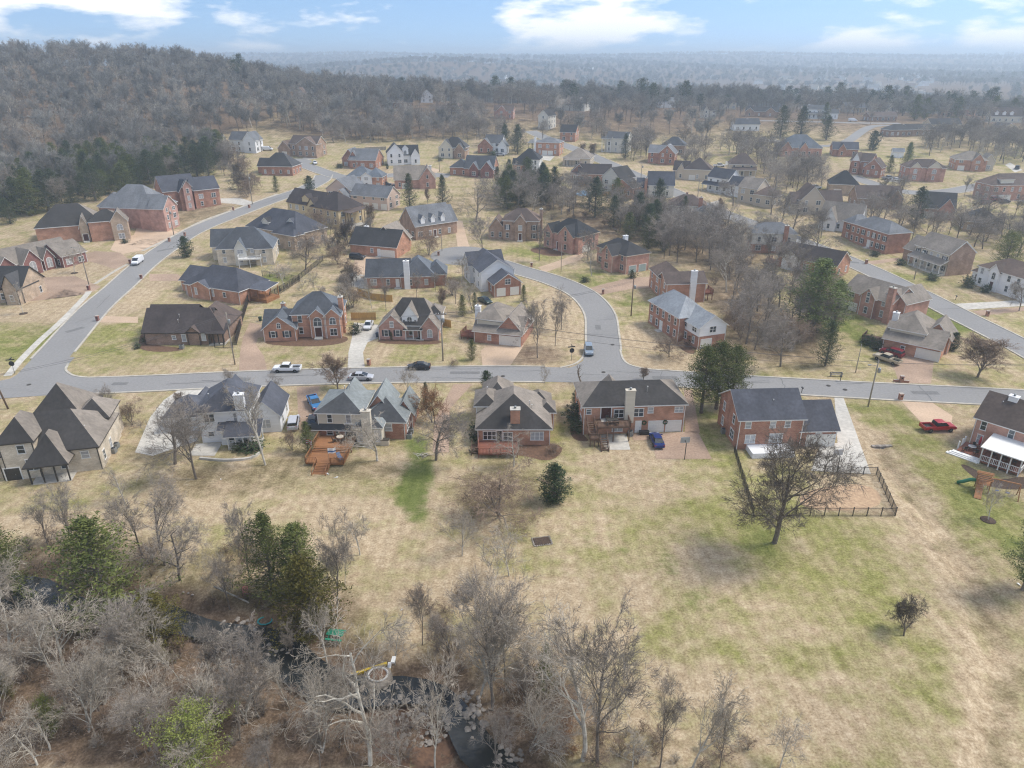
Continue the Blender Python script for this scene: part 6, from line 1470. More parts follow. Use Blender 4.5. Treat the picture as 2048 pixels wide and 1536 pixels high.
def add_wood(P, n, mind, keys, h0, h1, pad=1.0, front=0.0, w=(.9, 1.25)):
    for x, y in scatter(P, n, mind, pad, front):
        WOOD.append((x, y, wrand.choice(keys), wrand.uniform(h0, h1) * 1.08, wrand.uniform(*w)))
BARE = ['oak0', 'oak1', 'ash0', 'ash1', 'ash2', 'syc1', 'oak2', 'ash0', 'ash1']
THIN = ['ash0', 'ash1', 'ash2', 'ash0', 'oak2', 'syc2']
hill_edge = [gxy(p) for p in [(-160, 480), (0, 432), (60, 425), (180, 388), (290, 372), (400, 345), (440, 318), (395, 292), (450, 272), (540, 268), (560, 258), (640, 264)]]
WOOD_HILL = hill_edge + [(-40, 560), (-60, 760), (-250, 820), (-620, 830), (-800, 560), (-420, 300)]
add_wood(WOOD_HILL, 2300, 5.2, ['far0', 'far1', 'far2', 'far3', 'far0', 'far1', 'far3', 'ash0', 'syc1'], 13, 19, w=(.75, 1.05))
add_wood([gxy(p) for p in [(640, 272), (700, 282), (760, 286), (860, 278), (940, 262), (970, 240), (930, 215), (880, 250), (760, 225), (640, 215), (560, 250)]], 130, 5.5, THIN + ['far0', 'far2'], 9, 13)
edge2 = [gxy(p) for p in [(1105, 268), (1150, 290), (1200, 262), (1260, 262), (1300, 290), (1380, 285), (1440, 310), (1470, 270), (1400, 235), (1440, 205), (1300, 195), (1100, 200), (1060, 240)]]
add_wood(edge2, 380, 5.5, THIN + ['far1', 'far3'], 11, 15)
add_wood(pxpoly([(1090, 186), (1300, 192), (1470, 198), (1580, 205), (1570, 228), (1490, 250), (1440, 300), (1300, 285), (1210, 255), (1110, 262), (1080, 235)]), 480, 4.6, ['far0', 'far1', 'far2', 'far3', 'ash0'], 11, 15, w=(.8, 1.1))
add_wood([gxy(p) for p in [(860, 232), (990, 205), (1080, 215), (1060, 245), (970, 255)]] , 60, 7, THIN, 13, 18, front=12)
# ridge woods, centre to right
add_wood([(-260, 590), (420, 560), (520, 640), (430, 780), (0, 800), (-280, 760)], 800, 7.0, ['far0', 'far1', 'far2', 'far3', 'far1', 'farpine'], 10, 20, w=(.9, 1.2))
add_wood([(260, 520), (640, 470), (760, 640), (520, 760), (330, 640)], 360, 8.5, ['far0', 'far1', 'far2', 'far3', 'cedar1'], 12, 17, w=(.9, 1.2))
add_wood([gxy(p) for p in [(1090, 160), (1500, 190), (1450, 200), (1090, 185)]], 26, 9, ['farpine', 'pine0', 'farpine'], 14, 18)
# cedars along the foot of the hill
add_wood([gxy(p) for p in [(-60, 475), (60, 440), (200, 400), (310, 380), (430, 352), (445, 300), (360, 330), (200, 330), (0, 370), (-150, 440)]], 120, 4.8, ['cedar0', 'cedar1', 'dcedar0', 'dcedar1', 'dcedar0', 'dcedar1', 'ash1'], 8, 14, w=(1.0, 1.5))
# belts of trees between the houses
for pix, n, md, keys, h0, h1, fr in [
    ([(985, 395), (1060, 372), (1120, 395), (1190, 405), (1330, 440), (1330, 470), (1200, 440), (1090, 432), (1010, 420)], 40, 5.5, BARE + ['dcedar0', 'dcedar1', 'cedar2'], 9, 14, 6),
    ([(985, 375), (1060, 372), (1135, 400), (1090, 420), (990, 405)], 12, 5.5, ['dcedar0', 'dcedar1', 'cedar0'], 8, 12, 0),
    ([(1210, 445), (1320, 455), (1330, 520), (1300, 500), (1240, 470)], 16, 5, ['cedar0', 'dcedar0', 'ash0', 'oak1'], 8, 12, 0),
    ([(1310, 470), (1480, 470), (1500, 540), (1440, 570), (1420, 545), (1330, 525)], 30, 5.5, BARE, 9, 13, 0),
    ([(1440, 560), (1540, 530), (1620, 560), (1660, 620), (1660, 690), (1560, 670), (1470, 640)], 24, 6, BARE, 8, 13, 0),
    ([(1460, 640), (1560, 650), (1600, 715), (1480, 700)], 10, 6, ['oak0', 'oak2', 'brown'], 6, 10, 0),
    ([(1560, 440), (1650, 470), (1640, 520), (1560, 500), (1490, 470)], 14, 6, BARE, 8, 13, 0),
    ([(1715, 430), (1830, 450), (1900, 470), (1960, 500), (1860, 490), (1800, 475), (1720, 455)], 26, 6, BARE + ['dcedar0'], 9, 13, 0),
    ([(1900, 440), (2060, 430), (2060, 520), (1960, 500)], 18, 6, BARE + ['dcedar1'], 9, 13, 0),
    ([(1690, 395), (1790, 395), (1820, 425), (1720, 425)], 12, 6, BARE, 9, 13, 0),
    ([(1440, 300), (1550, 310), (1560, 345), (1470, 330)], 16, 6, THIN, 10, 14, 0), ([(1520, 340), (1650, 345), (1640, 385), (1540, 395)], 20, 6, BARE, 9, 13, 0),
    ([(1840, 285), (2060, 275), (2060, 320), (1990, 335), (1900, 300), (1850, 320)], 50, 6, THIN, 10, 15, 0),
    ([(880, 262), (990, 262), (1050, 290), (1020, 320), (950, 290), (890, 280)], 22, 6, THIN, 9, 13, 8),
    ([(1080, 285), (1200, 270), (1330, 300), (1290, 330), (1180, 300)], 16, 6, THIN, 9, 13, 8),
    ([(640, 262), (980, 250), (990, 268), (860, 285), (660, 288)], 36, 5, THIN, 9, 12, 0),
    ([(1560, 225), (2060, 215), (2060, 250), (1700, 262), (1560, 250)], 110, 6.5, THIN + ['far1'], 10, 15, 8),
    ([(1260, 305), (1290, 330), (1340, 345), (1400, 360), (1430, 330), (1370, 300)], 14, 7, THIN, 9, 13, 10),
    ([(1090, 290), (1250, 330), (1300, 360), (1260, 345), (1150, 310)], 5, 9, ['vase0', 'ash0'], 6, 9, 0),
    ([(620, 455), (700, 470), (690, 560), (610, 520)], 10, 6, ['dark0', 'brown', 'oak1', 'ash0'], 5, 9, 0),
    ([(690, 555), (730, 560), (720, 610), (680, 640)], 6, 5, ['dark1', 'brown'], 4, 7, 0),
    ([(500, 560), (700, 600), (720, 640), (620, 600)], 8, 6, ['small0', 'ash1', 'brown'], 4, 8, 0),
    ([(840, 560), (960, 560), (950, 640), (880, 600)], 9, 6, ['small0', 'ash1', 'brown'], 4, 8, 0),
    ([(470, 320), (520, 360), (500, 400), (440, 350)], 14, 5, ['ash0', 'brown', 'dark0'], 5, 9, 0),
    ([(380, 300), (470, 315), (450, 340), (390, 320)], 10, 5, THIN, 9, 12, 0),
    ([(1350, 400), (1450, 440), (1440, 460), (1340, 430)], 7, 7, ['ash0', 'vase1', 'oak1'], 6, 10, 8),
    ([(1450, 390), (1560, 425), (1540, 440), (1460, 415)], 6, 8, ['ash0', 'oak1'], 8, 12, 10)]:
    my_ = sum(p[1] for p in pix) / len(pix)
    add_wood(pxpoly(pix), int(n * (.85 if 440 < my_ < 720 else 1.2)), md * .9, keys, h0, h1, pad=.5, front=max(fr, 8) if my_ < 440 else fr)
# too many to tell apart: the 300 that show largest stay single trees, the rest is one mass of wood
def shown(w):
    x, y, k, h, wk = w
    return h / math.hypot(x, y)
FARW = []
WOOD.sort(key=shown, reverse=True)
SINGLE, FARW = WOOD[:215], WOOD[215:]
def short(lab):
    w = lab.split()[:8]
    while w[-1] in ('and', 'with', 'the', 'of', 'by', 'in', 'at', 'on', 'a', 'its', 'from', 'behind', 'beside', 'below', 'between', 'three', 'two', 'white', 'steep', 'before', 'tall', 'wrapped', 'grey', 'green', 'cream', 'mostly', 'hidden', 'half', 'dark', 'broad', 'black', 'brown', 'small', 'tucked', 'partly', 'seen'): w.pop()
    return ' '.join(w).rstrip(',')
wl2 = {}
for i, (x, y, k, h, wk) in enumerate(SINGLE):
    ev = k.startswith(('cedar', 'dcedar', 'pine', 'farpine', 'mag'))
    best = min(HB, key=lambda q: math.hypot(q[0] + (q[3] + q[4]) / 2 * math.cos(q[2]) - x, q[1] + (q[5] + q[6]) / 2 - y)); j = HB.index(best)
    dx, dy = x - best[0] - (best[3] + best[4]) / 2 * math.cos(best[2]), y - best[1] - (best[5] + best[6]) / 2
    d = math.hypot(dx, dy)
    rel = ('right of' if dx > 0 else 'left of') if abs(dx) > abs(dy) * .8 else ('behind' if dy > 0 else 'in front of')
    wl2.setdefault((ev, rel, j) if d < 38 else (ev, None, x < -105), []).append((d, i))
for (ev, rel, j), L_ in wl2.items():
    for q, (d, i) in enumerate(sorted(L_)):
        x, y, k, h, wk = SINGLE[i]; kind = 'evergreen' if ev else 'bare tree'
        if rel is None:
            lab, grp = (('dark cedar at the foot of the wooded hill', 'cedars below the wooded hill') if ev else ('bare winter tree on the wooded hillside at the left', 'bare trees of the left hillside')) if j else (('dark evergreen in the woods behind the houses', 'evergreens behind the houses') if ev else ('bare winter tree in the woods behind the houses', 'bare trees behind the houses'))
        else:
            lab, grp = '%s%s %s the %s' % (ORD[min(q, 15)] + ' ' if len(L_) > 1 else '', kind, rel, short(HOUSES[j][0])), 'evergreens between the houses' if ev else 'bare trees between the houses'
        tree(k, None, H=h, wk=wk, label=lab, group=grp, name='evergreen_tree' if ev else 'bare_tree', pos=Vector((x, y, hz(x, y))))
# distant ridges
frand = np.random.default_rng(9)
def ridge(n, x0, x1, y0, y1, h0, h1, dens=None):
    X, Y = frand.uniform(x0, x1, n), frand.uniform(y0, y1, n)
    if dens is not None:
        keep = frand.random(n) < dens(X, Y); X, Y = X[keep], Y[keep]
    for x, y in zip(X, Y): FARW.append((x, y, 'far%d' % frand.integers(4) if frand.random() < .9 else 'farpine', frand.uniform(h0, h1), frand.uniform(1.1, 1.7)))
ridge(2600, -900, 900, 800, 1300, 12, 18, lambda x, y: (np.abs(x) < y * .8) & ~((x > 330) & (x < 760) & (y > 950)))
ridge(3600, -1600, 1600, 1300, 2300, 13, 19, lambda x, y: (np.abs(x) < y * .78) & ~((x > 380) & (x < 900) & (y < 1900) & (np.sin(x / 60) + np.cos(y / 75) > -.6)))
ridge(5200, -2700, 2700, 2300, 3600, 14, 20, lambda x, y: np.abs(x) < y * .78)
ridge(5200, -4200, 4200, 3600, 5400, 16, 24, lambda x, y: np.abs(x) < y * .78)
FARK = ['far0', 'far1', 'far2', 'far3', 'farpine', 'cedar1', 'ash0', 'ash1', 'ash2', 'oak1', 'oak2', 'syc1', 'syc2', 'pine0', 'cedar0', 'dcedar0', 'dcedar1', 'oak0', 'dark0', 'dark1', 'brown', 'small0', 'small1', 'vase0', 'vase1', 'cedar2']
def wood_mass(name, pts, label):
    xs = np.array([p[0] for p in pts]); ys = np.array([p[1] for p in pts]); zs = height(xs, ys) - .1
    me = bpy.data.meshes.new(name)
    me.vertices.add(len(pts)); me.vertices.foreach_set('co', np.stack([xs, ys, zs], -1).ravel())
    a = me.attributes.new('kind_index', 'INT', 'POINT'); a.data.foreach_set('value', [FARK.index(p[2]) for p in pts])
    a = me.attributes.new('grow', 'FLOAT_VECTOR', 'POINT')
    a.data.foreach_set('vector', np.array([(p[3] / TMH[p[2]] * p[4],) * 2 + (p[3] / TMH[p[2]],) for p in pts], np.float32).ravel())
    a = me.attributes.new('turn', 'FLOAT_VECTOR', 'POINT')
    a.data.foreach_set('vector', np.array([(0, 0, frand.uniform(0, 6.28)) for p in pts], np.float32).ravel())
    o = link(bpy.data.objects.new(name, me)); tag(o, label, 'woodland', kind='stuff')
    ng = bpy.data.node_groups.new(name, 'GeometryNodeTree')
    ng.interface.new_socket('Geometry', in_out='INPUT', socket_type='NodeSocketGeometry'); ng.interface.new_socket('Geometry', in_out='OUTPUT', socket_type='NodeSocketGeometry')
    nn, ll = ng.nodes, ng.links
    gi, go = nn.new('NodeGroupInput'), nn.new('NodeGroupOutput'); jn = nn.new('GeometryNodeJoinGeometry')
    def attr(nm, t):
        n = nn.new('GeometryNodeInputNamedAttribute'); n.data_type = t; n.inputs['Name'].default_value = nm; return n.outputs['Attribute']
    ki, gr, tu = attr('kind_index', 'INT'), attr('grow', 'FLOAT_VECTOR'), attr('turn', 'FLOAT_VECTOR')
    for k in sorted({p[2] for p in pts}):
        cmp_ = nn.new('FunctionNodeCompare'); cmp_.data_type = 'INT'; cmp_.operation = 'EQUAL'
        ll.new(ki, cmp_.inputs[2]); cmp_.inputs[3].default_value = FARK.index(k)
        src = nn.new('GeometryNodeJoinGeometry')
        for part in SRC[k]:
            oi = nn.new('GeometryNodeObjectInfo'); oi.transform_space = 'ORIGINAL'; oi.inputs['Object'].default_value = part
            ll.new(oi.outputs['Geometry'], src.inputs[0])
        ip = nn.new('GeometryNodeInstanceOnPoints')
        ll.new(gi.outputs[0], ip.inputs['Points']); ll.new(cmp_.outputs[0], ip.inputs['Selection']); ll.new(src.outputs[0], ip.inputs['Instance'])
        ll.new(tu, ip.inputs['Rotation']); ll.new(gr, ip.inputs['Scale'])
        ll.new(ip.outputs[0], jn.inputs[0])
    ll.new(jn.outputs[0], go.inputs[0])
    md = o.modifiers.new('grow', 'NODES'); md.node_group = ng
    return o
SRC = {}
by_mesh = {}
for o in scene.objects:
    if o.type == 'MESH' and o.parent is not None and o.name.split('.')[0] in ('trunk', 'crown'):
        by_mesh.setdefault(o.data.name, o)
for k in FARK:
    if k in TM and all(m.name in by_mesh for m in TM[k]): SRC[k] = [by_mesh[m.name] for m in TM[k]]
for k in {w[2] for w in FARW} - set(SRC):                      # a kind that only grows far off: one of them stands singly as the pattern
    i = max((j for j, w in enumerate(FARW) if w[2] == k), key=lambda j: shown(FARW[j]))
    x, y, kk, h, wk = FARW.pop(i)
    e = tree(k, None, H=h, wk=wk, label='tall tree standing in the far ridge woods', group='trees of the far ridge', name='ridge_tree', pos=Vector((x, y, hz(x, y))))
    SRC[k] = list(e.children)
wood_mass('woodland', FARW, 'grey winter woodland covering the hill and the far ridges')
# brush and undergrowth along the creek and wood edges
brush_pts = []
for pix, n, keys, h0, h1 in [([(-100, 1230), (150, 1250), (420, 1310), (600, 1400), (850, 1440), (950, 1536), (-100, 1536)], 80, ['brush1', 'brush1', 'brush2', 'brush0'], 1.2, 2.8), ([(960, 1360), (1090, 1330), (1150, 1420), (1160, 1530), (1020, 1530)], 26, ['rusty', 'brush1', 'brush2'], 1.5, 3.2),
                             ([(820, 1180), (940, 1180), (1000, 1300), (900, 1380), (860, 1290)], 16, ['brush0', 'brush1'], 1.5, 3), ([(-60, 1060), (330, 1080), (420, 1150), (400, 1230), (200, 1200), (-60, 1160)], 22, ['brush0', 'brush1', 'brush2'], 1.5, 3.0), ([(1200, 1440), (1500, 1500), (1480, 1536), (1180, 1536)], 14, ['brush0', 'brush2'], 1, 2),
                             ([(440, 1080), (540, 1090), (560, 1260), (420, 1240)], 20, ['brush0', 'brush1'], 1.2, 2.6), ([(1290, 470), (1480, 480), (1640, 640), (1660, 740), (1560, 720), (1440, 580)], 40, ['brush1', 'brush2'], 1.5, 3), ([(990, 400), (1330, 430), (1320, 490), (1100, 440)], 30, ['brush1', 'brush2'], 1.5, 3)]:
    for x, y in scatter(pxpoly(pix), n, 1.6, .3):
        if seg_dist(np.array([x]), np.array([y]), CREEK)[0] > 3.4 or y > 140: brush_pts.append((x, y, wrand.choice(keys), wrand.uniform(h0, h1)))
for x, y, k, h in brush_pts:
    tree(k, None, H=h, wk=wrand.uniform(.9, 1.5), label='low tangle of bare brown brush on the wood floor' if y < 140 else 'low bare brush in the tree belts between the houses', group='brush on the creekside wood floor' if y < 140 else 'brush between the houses', name='bare_shrub', cat='shrub', pos=Vector((x, y, hz(x, y))))
# garden shrubs
for i, (k, x, y, h, wk, lab) in enumerate([('bush0', 1152, 862, 2.4, 1.0, 'clipped green shrub by the brick house corner, nearest the camera'), ('bush1', 1150, 838, 2.6, 1.1, 'clipped dark shrub by the brick house corner, in the middle'), ('mag1', 1153, 812, 3.6, .7, 'tall dark shrub by the brick house corner, farthest back'), ('bush1', 949, 880, 2.6, .6, 'narrow green shrub at the left corner of the orange chimney house'),
        ('brown', 1110, 905, 2.2, 1.4, 'brown twiggy shrub at the right corner of the orange chimney house'), ('brush0', 940, 905, 1.2, 1.3, 'tan ornamental grass clump beside the timber steps'), ('brown', 907, 732, 1.8, 1.3, 'round brown shrub beside the street pole'), ('bush1', 505, 900, 1.5, 2.0, 'flattened evergreen shrub in the curved patio bed'), ('bush0', 480, 900, 1.2, 1.8, 'dark juniper in the curved patio bed'), ('cedar1', 540, 850, 4.5, .8, 'dark evergreen hedge tree right of the white house'),
        ('bush0', 1385, 690, 2.4, .7, 'green upright shrub beside the white side garage'), ('bush1', 1320, 640, 1.2, 1.2, 'round shrub by the red colonial front'), ('bush1', 1264, 556, 2.0, .9, 'dark shrub at the grey green garage corner'), ('bush0', 1170, 564, 1.3, 1.6, 'low dark shrub on the court road lawn'), ('bush1', 793, 509, 2.6, .9, 'round evergreen beside the bungalow garage'), ('bush0', 808, 500, 3.0, .7, 'tall evergreen behind the bungalow garage shrub'),
        ('cedar2', 783, 680, 2.0, .6, 'small dark cypress before the pink cottage'), ('bush1', 960, 680, 1.4, .9, 'small shrub left of the white garage door'), ('bush0', 711, 668, 2.2, 1.0, 'dark shrub at the right of the blue roofed colonial'), ('bush1', 905, 462, 2.4, .6, 'dark evergreen at the right end of the three dormer house'), ('bush0', 60, 595, 3.0, .6, 'dark upright evergreen beside the stone fronted house'), ('bush1', 330, 445, 2.6, .7, 'dark cypress at the pale pink house entrance'),
        ('bush1', 250, 486, 1.2, 1.6, 'yellow tipped hedge before the stone tower bay'), ('bush1', 275, 697, 1.0, 1.3, 'small clipped shrub by the corner house, left end'), ('bush0', 290, 684, 1.0, 1.3, 'small clipped shrub by the corner house, near its front'), ('mag0', 1905, 700, 4.0, 1.0, 'dark evergreen bush right of the pale garage door'), ('bush1', 1735, 690, 2.2, 1.1, 'clipped hedge ball beside the brown deck'), ('bush0', 1752, 700, 1.9, 1.0, 'lower hedge ball beside the brown deck steps'),
        ('bush1', 1690, 512, 1.4, 1.6, 'dark foundation shrub at the red colonial'), ('bush0', 1750, 512, 1.4, 1.8, 'wide foundation shrub at the red colonial right end'), ('bush1', 1800, 530, 1.6, 1.2, 'dark shrub before the white porch, left'), ('bush0', 1865, 560, 1.6, 1.8, 'dark shrub before the white porch, right'), ('bush1', 1970, 585, 2.0, 1.0, 'round shrub before the white painted house'), ('bush0', 1935, 575, 2.8, .9, 'tall dark shrub left of the white painted house'), ('brown', 1030, 690, 2.2, 1.2, 'brown shrub at the taupe garage corner'),
        ('bush1', 760, 322, 2, 1.4, 'dark shrub beside the grey gabled ranch'), ('bush0', 680, 336, 1.8, 1.8, 'dark hedge left of the grey gabled ranch'), ('mag0', 775, 338, 2.4, .8, 'small evergreen left of the white farmhouse'), ('bush1', 985, 312, 2.2, 2.4, 'long dark hedge at the lane end'), ('bush0', 880, 322, 1.6, 1.6, 'dark shrubs before the cream and brick house')]):
    tree(k, (x, y), H=h, wk=wk, label=lab, name='garden_shrub', cat='shrub')

# ------------------------------------------------------------------ vehicles
M_TYRE = mat('tyre', (0.02, 0.02, 0.02), (0.03, 0.03, 0.03), rough=0.8)
M_RIM = mat('rim', (0.42, 0.42, 0.43), (0.35, 0.35, 0.36), rough=0.35, metal=0.7)
M_CGLASS = mat('car_glass', (0.015, 0.018, 0.022), (0.025, 0.03, 0.035), rough=0.06, spec=0.7)
M_HEAD = mat('headlight', (0.75, 0.75, 0.72), (0.65, 0.65, 0.63), rough=0.15, spec=0.6)
M_TAIL = mat('tail_light', (0.35, 0.015, 0.012), (0.28, 0.012, 0.01), rough=0.2, spec=0.6)
M_BED = mat('bed_liner', (0.03, 0.03, 0.03), (0.045, 0.045, 0.045), rough=0.8)
WHM = {}
def wheel_meshes(r):
    if r not in WHM:
        a, b = MB(), MB()
        prof = [(r * .62, -.11), (r * .95, -.11), (r, -.06), (r, .06), (r * .95, .11), (r * .62, .11)]
        for mb, pr in ((a, prof), (b, [(r * .1, -.09), (r * .62, -.10), (r * .62, .10), (r * .1, .09)])):
            k = 16; vs = []; fs = []
            for rr, yy in pr:
                for j in range(k): vs.append((rr * math.cos(6.2832 * j / k), yy, rr * math.sin(6.2832 * j / k)))
            for i in range(len(pr) - 1):
                for j in range(k): fs.append((i * k + (j + 1) % k, i * k + j, (i + 1) * k + j, (i + 1) * k + (j + 1) % k))
            fs.append(tuple(range(k))); fs.append(tuple((len(pr) - 1) * k + j for j in range(k))[::-1])
            mb.add(vs, fs, 0, False)
        for j in range(5):
            an = 6.2832 * j / 5
            for s in (-1, 1): b.bar((0, s * .105, 0), (r * .58 * math.cos(an), s * .105, r * .58 * math.sin(an)), .07, .02)
        WHM[r] = (a.mesh('wheel', M_TYRE), b.mesh('rim', M_RIM))
    return WHM[r]
def loft(mb, stations, mi=0, sm=False):
    """closed body through cross-sections: (x, half width, z bottom, z shoulder, half width top, z top)"""
    rows = []
    for x, w, z0, zs, wt, zt in stations:
        rows.append([(x, -w * .92, z0), (x, -w, z0 + (zs - z0) * .35), (x, -w * .98, zs), (x, -wt, zt), (x, wt, zt), (x, w * .98, zs), (x, w, z0 + (zs - z0) * .35), (x, w * .92, z0)])
    vs = [v for r in rows for v in r]; k = 8; fs = []
    for i in range(len(rows) - 1):
        for j in range(k): fs.append((i * k + (j + 1) % k, i * k + j, (i + 1) * k + j, (i + 1) * k + (j + 1) % k))
    fs.append(tuple(range(k))); fs.append(tuple((len(rows) - 1) * k + j for j in range(k))[::-1])
    mb.add(vs, fs, mi, sm)
KINDS = {  # length, width, body stations, cabin stations(glass), roof stations, wheel r, axles
 'sedan': dict(l=4.8, body=[(-2.4, .78, .35, .62, .7, .72), (-2.25, .88, .25, .78, .8, .95), (-1.3, .91, .22, .85, .82, 1.0), (0, .92, .22, .85, .82, .98), (1.2, .91, .22, .80, .8, .92), (2.1, .86, .25, .68, .74, .78), (2.4, .74, .35, .58, .66, .62)],
               cab=[(-1.9, .72, .9, .98, .66, 1.0), (-1.0, .78, .9, 1.1, .62, 1.40), (.2, .79, .9, 1.1, .62, 1.42), (1.25, .76, .9, .95, .7, .96)], roof=[(-1.05, .60, 1.38, 1.42, .5, 1.43), (-.4, .63, 1.40, 1.46, .55, 1.47), (.25, .60, 1.39, 1.43, .5, 1.44)], r=.33, ax=(-1.4, 1.45)),
 'suv': dict(l=4.8, body=[(-2.4, .84, .4, .8, .78, .95), (-2.3, .92, .32, .95, .86, 1.12), (-1, .95, .3, 1.0, .88, 1.15), (.9, .95, .3, 1.0, .88, 1.12), (2.1, .9, .32, .88, .82, 1.0), (2.4, .8, .42, .78, .74, .82)],
             cab=[(-2.3, .80, 1.05, 1.2, .70, 1.5), (-2.0, .82, 1.05, 1.3, .70, 1.68), (.3, .84, 1.05, 1.3, .70, 1.70), (1.25, .80, 1.05, 1.1, .76, 1.14)], roof=[(-2.2, .68, 1.60, 1.66, .6, 1.68), (-1.6, .72, 1.68, 1.73, .64, 1.75), (.3, .70, 1.67, 1.72, .62, 1.73)], r=.37, ax=(-1.45, 1.5)),
 'pickup': dict(l=5.6, body=[(-2.8, .90, .5, .85, .88, 1.08), (-1, .95, .45, .9, .90, 1.10), (.2, .95, .45, .95, .9, 1.12), (1.2, .95, .45, .95, .88, 1.15), (2.5, .92, .48, .9, .84, 1.08), (2.8, .84, .5, .8, .78, .9)],
                cab=[(-.75, .82, 1.1, 1.25, .74, 1.6), (-.55, .84, 1.1, 1.3, .72, 1.75), (.7, .84, 1.1, 1.3, .72, 1.76), (1.45, .82, 1.1, 1.12, .78, 1.16)], roof=[(-.65, .72, 1.72, 1.76, .64, 1.78), (.1, .74, 1.74, 1.8, .68, 1.82), (.75, .72, 1.72, 1.77, .64, 1.79)], r=.40, ax=(-1.75, 1.75)),
 'van': dict(l=5.6, body=[(-2.8, .95, .4, 1.2, .9, 1.5), (-2.6, .98, .35, 1.3, .92, 2.0), (.8, .98, .35, 1.3, .92, 2.05), (1.5, .97, .35, 1.1, .86, 1.6), (2.1, .95, .35, .95, .86, 1.15), (2.8, .85, .45, .8, .78, .95)],
             cab=[(.9, .94, 1.25, 1.4, .86, 1.96), (1.45, .93, 1.25, 1.3, .82, 1.72), (1.98, .88, 1.2, 1.22, .8, 1.27)], roof=[(-2.5, .88, 1.98, 2.02, .8, 2.06), (.7, .88, 2.03, 2.07, .8, 2.1)], r=.36, ax=(-1.7, 1.75))}
def car(label, kind, colr, px, py, toward=None, ang=None, cat='car', name='parked_car', off=.07, sc=1.0):
    c = ground(px, py)
    if toward: t = ground(*toward); ang = math.atan2(t.y - c.y, t.x - c.x)
    K = KINDS[kind]
    e = empty(name, (c.x, c.y, c.z + off), ang, sc); tag(e, label, cat)
    key = (kind, colr)
    if key not in CARM:
        pm = paint('paint_%02d' % len(CARM), colr, .28)
        b = MB(); loft(b, K['body'])
        if kind == 'pickup':
            b = MB(); loft(b, [s for s in K['body'] if s[0] >= -1])
            loft(b, [(-2.8, .92, .5, .7, .90, .72), (-1.0, .95, .45, .7, .90, .72)])
            b.box(-2.8, -.94, .70, -1.0, -.80, 1.12); b.box(-2.8, .80, .70, -1.0, .94, 1.12); b.box(-2.82, -.80, .70, -2.70, .80, 1.10)
        g = MB(); loft(g, K['cab']); r = MB(); loft(r, K['roof'])
        for x in ((-.35,) if kind in ('sedan', 'suv') else ()):
            for s in (-1, 1): r.bar((x, s * .80, 1.0), (x, s * .63, 1.42 if kind == 'sedan' else 1.70), .1, .04)
        for s in (-1, 1): r.bar((K['cab'][-2][0] + .02, s * (K['cab'][-2][4] + .02), K['cab'][-2][5]), (K['cab'][-1][0], s * (K['cab'][-1][4] + .02), K['cab'][-1][5]), .07, .06)
        L = K['l'] / 2; h = MB(); t = MB(); zz = {'sedan': .62, 'suv': .85, 'pickup': .88, 'van': .85}[kind]
        h.box(-.06, -.2, -.08, .06, .2, .08); t.box(-.05, -.16, -.1, .05, .16, .1)
        m = MB(); m.box(-.1, -.12, -.07, .1, .12, .07)
        bd = MB().box(-2.68, -.79, .722, -1.02, .79, .74)
        CARM[key] = (b.mesh('body', pm), g.mesh('glazing', M_CGLASS), r.mesh('roof', pm), h.mesh('headlight', M_HEAD), t.mesh('tail_light', M_TAIL), m.mesh('mirror', pm), bd.mesh('truck_bed', M_BED), zz)
    b, g, r, h, t, m, bd, zz = CARM[key]
    inst('body', b, e); inst('glazing', g, e); inst('roof', r, e)
    L = K['l'] / 2
    for s in (-1, 1):
        inst('headlight', h, e, (L - .10, s * .62, zz)); inst('tail_light', t, e, (-L + .06, s * .70, zz + .08)); inst('mirror', m, e, (K['cab'][-1][0] - .25, s * 1.0, K['cab'][-1][2] + .1))
    if kind == 'pickup': inst('truck_bed', bd, e)
    wm, rm = wheel_meshes(K['r'])
    for ax in K['ax']:
        for s in (-1, 1):
            w = inst('wheel', wm, e, (ax, s * .84, K['r'])); inst('rim', rm, w)
    return e
CARM = {}
WHITE, SILV, BLK, BLUE, RED, GOLD, DKG, NAVY = (.75, .76, .78), (.42, .43, .46), (.02, .021, .024), (.03, .13, .33), (.36, .015, .018), (.42, .36, .26), (.03, .05, .045), (.012, .03, .14)
car('white pickup truck parked at the kerb left of the vase shaped tree', 'pickup', WHITE, 575, 743, ang=math.pi + .02, cat='truck', name='pickup_truck')
car('silver sedan driving along the main street', 'sedan', SILV, 723, 759, ang=0.0)
car('black sedan parked along the main street kerb', 'sedan', BLK, 838, 738, ang=math.pi)
car('silver blue suv coming down the court road', 'suv', (.22, .27, .33), 1177, 706, ang=-math.pi / 2 - .03)
car('white car parked in the concrete drive by the wooden fence', 'sedan', (.6, .61, .63), 737, 655, ang=-math.pi / 2)
car('dark grey suv outside the white garage bungalow', 'suv', (.04, .045, .055), 715, 518, ang=-.25)
car('black suv on the side road near the yellow house', 'suv', BLK, 589, 396, toward=(620, 382))
car('white van driving down the side road', 'van', WHITE, 276, 527, toward=(255, 545), cat='van', name='white_van')
car('bright blue pickup truck in the drive beside the teal gabled house', 'pickup', (.03, .16, .36), 630, 812, toward=(645, 840), cat='truck', name='pickup_truck')
car('silver car parked nose out beside the green deck cedar', 'suv', SILV, 588, 852, toward=(594, 820))
car('black car parked at the corner of the teal gabled house', 'sedan', BLK, 626, 848, toward=(632, 820))
car('red car nosed in behind the black car by the teal gabled house', 'sedan', RED, 640, 832, toward=(644, 812))
car('dark blue sports coupe parked on the brown drive', 'sedan', NAVY, 1313, 886, ang=math.pi / 2 + .02)
car('red pickup truck on the pale drive at the right', 'pickup', RED, 1874, 861, ang=.05, cat='truck', name='pickup_truck')
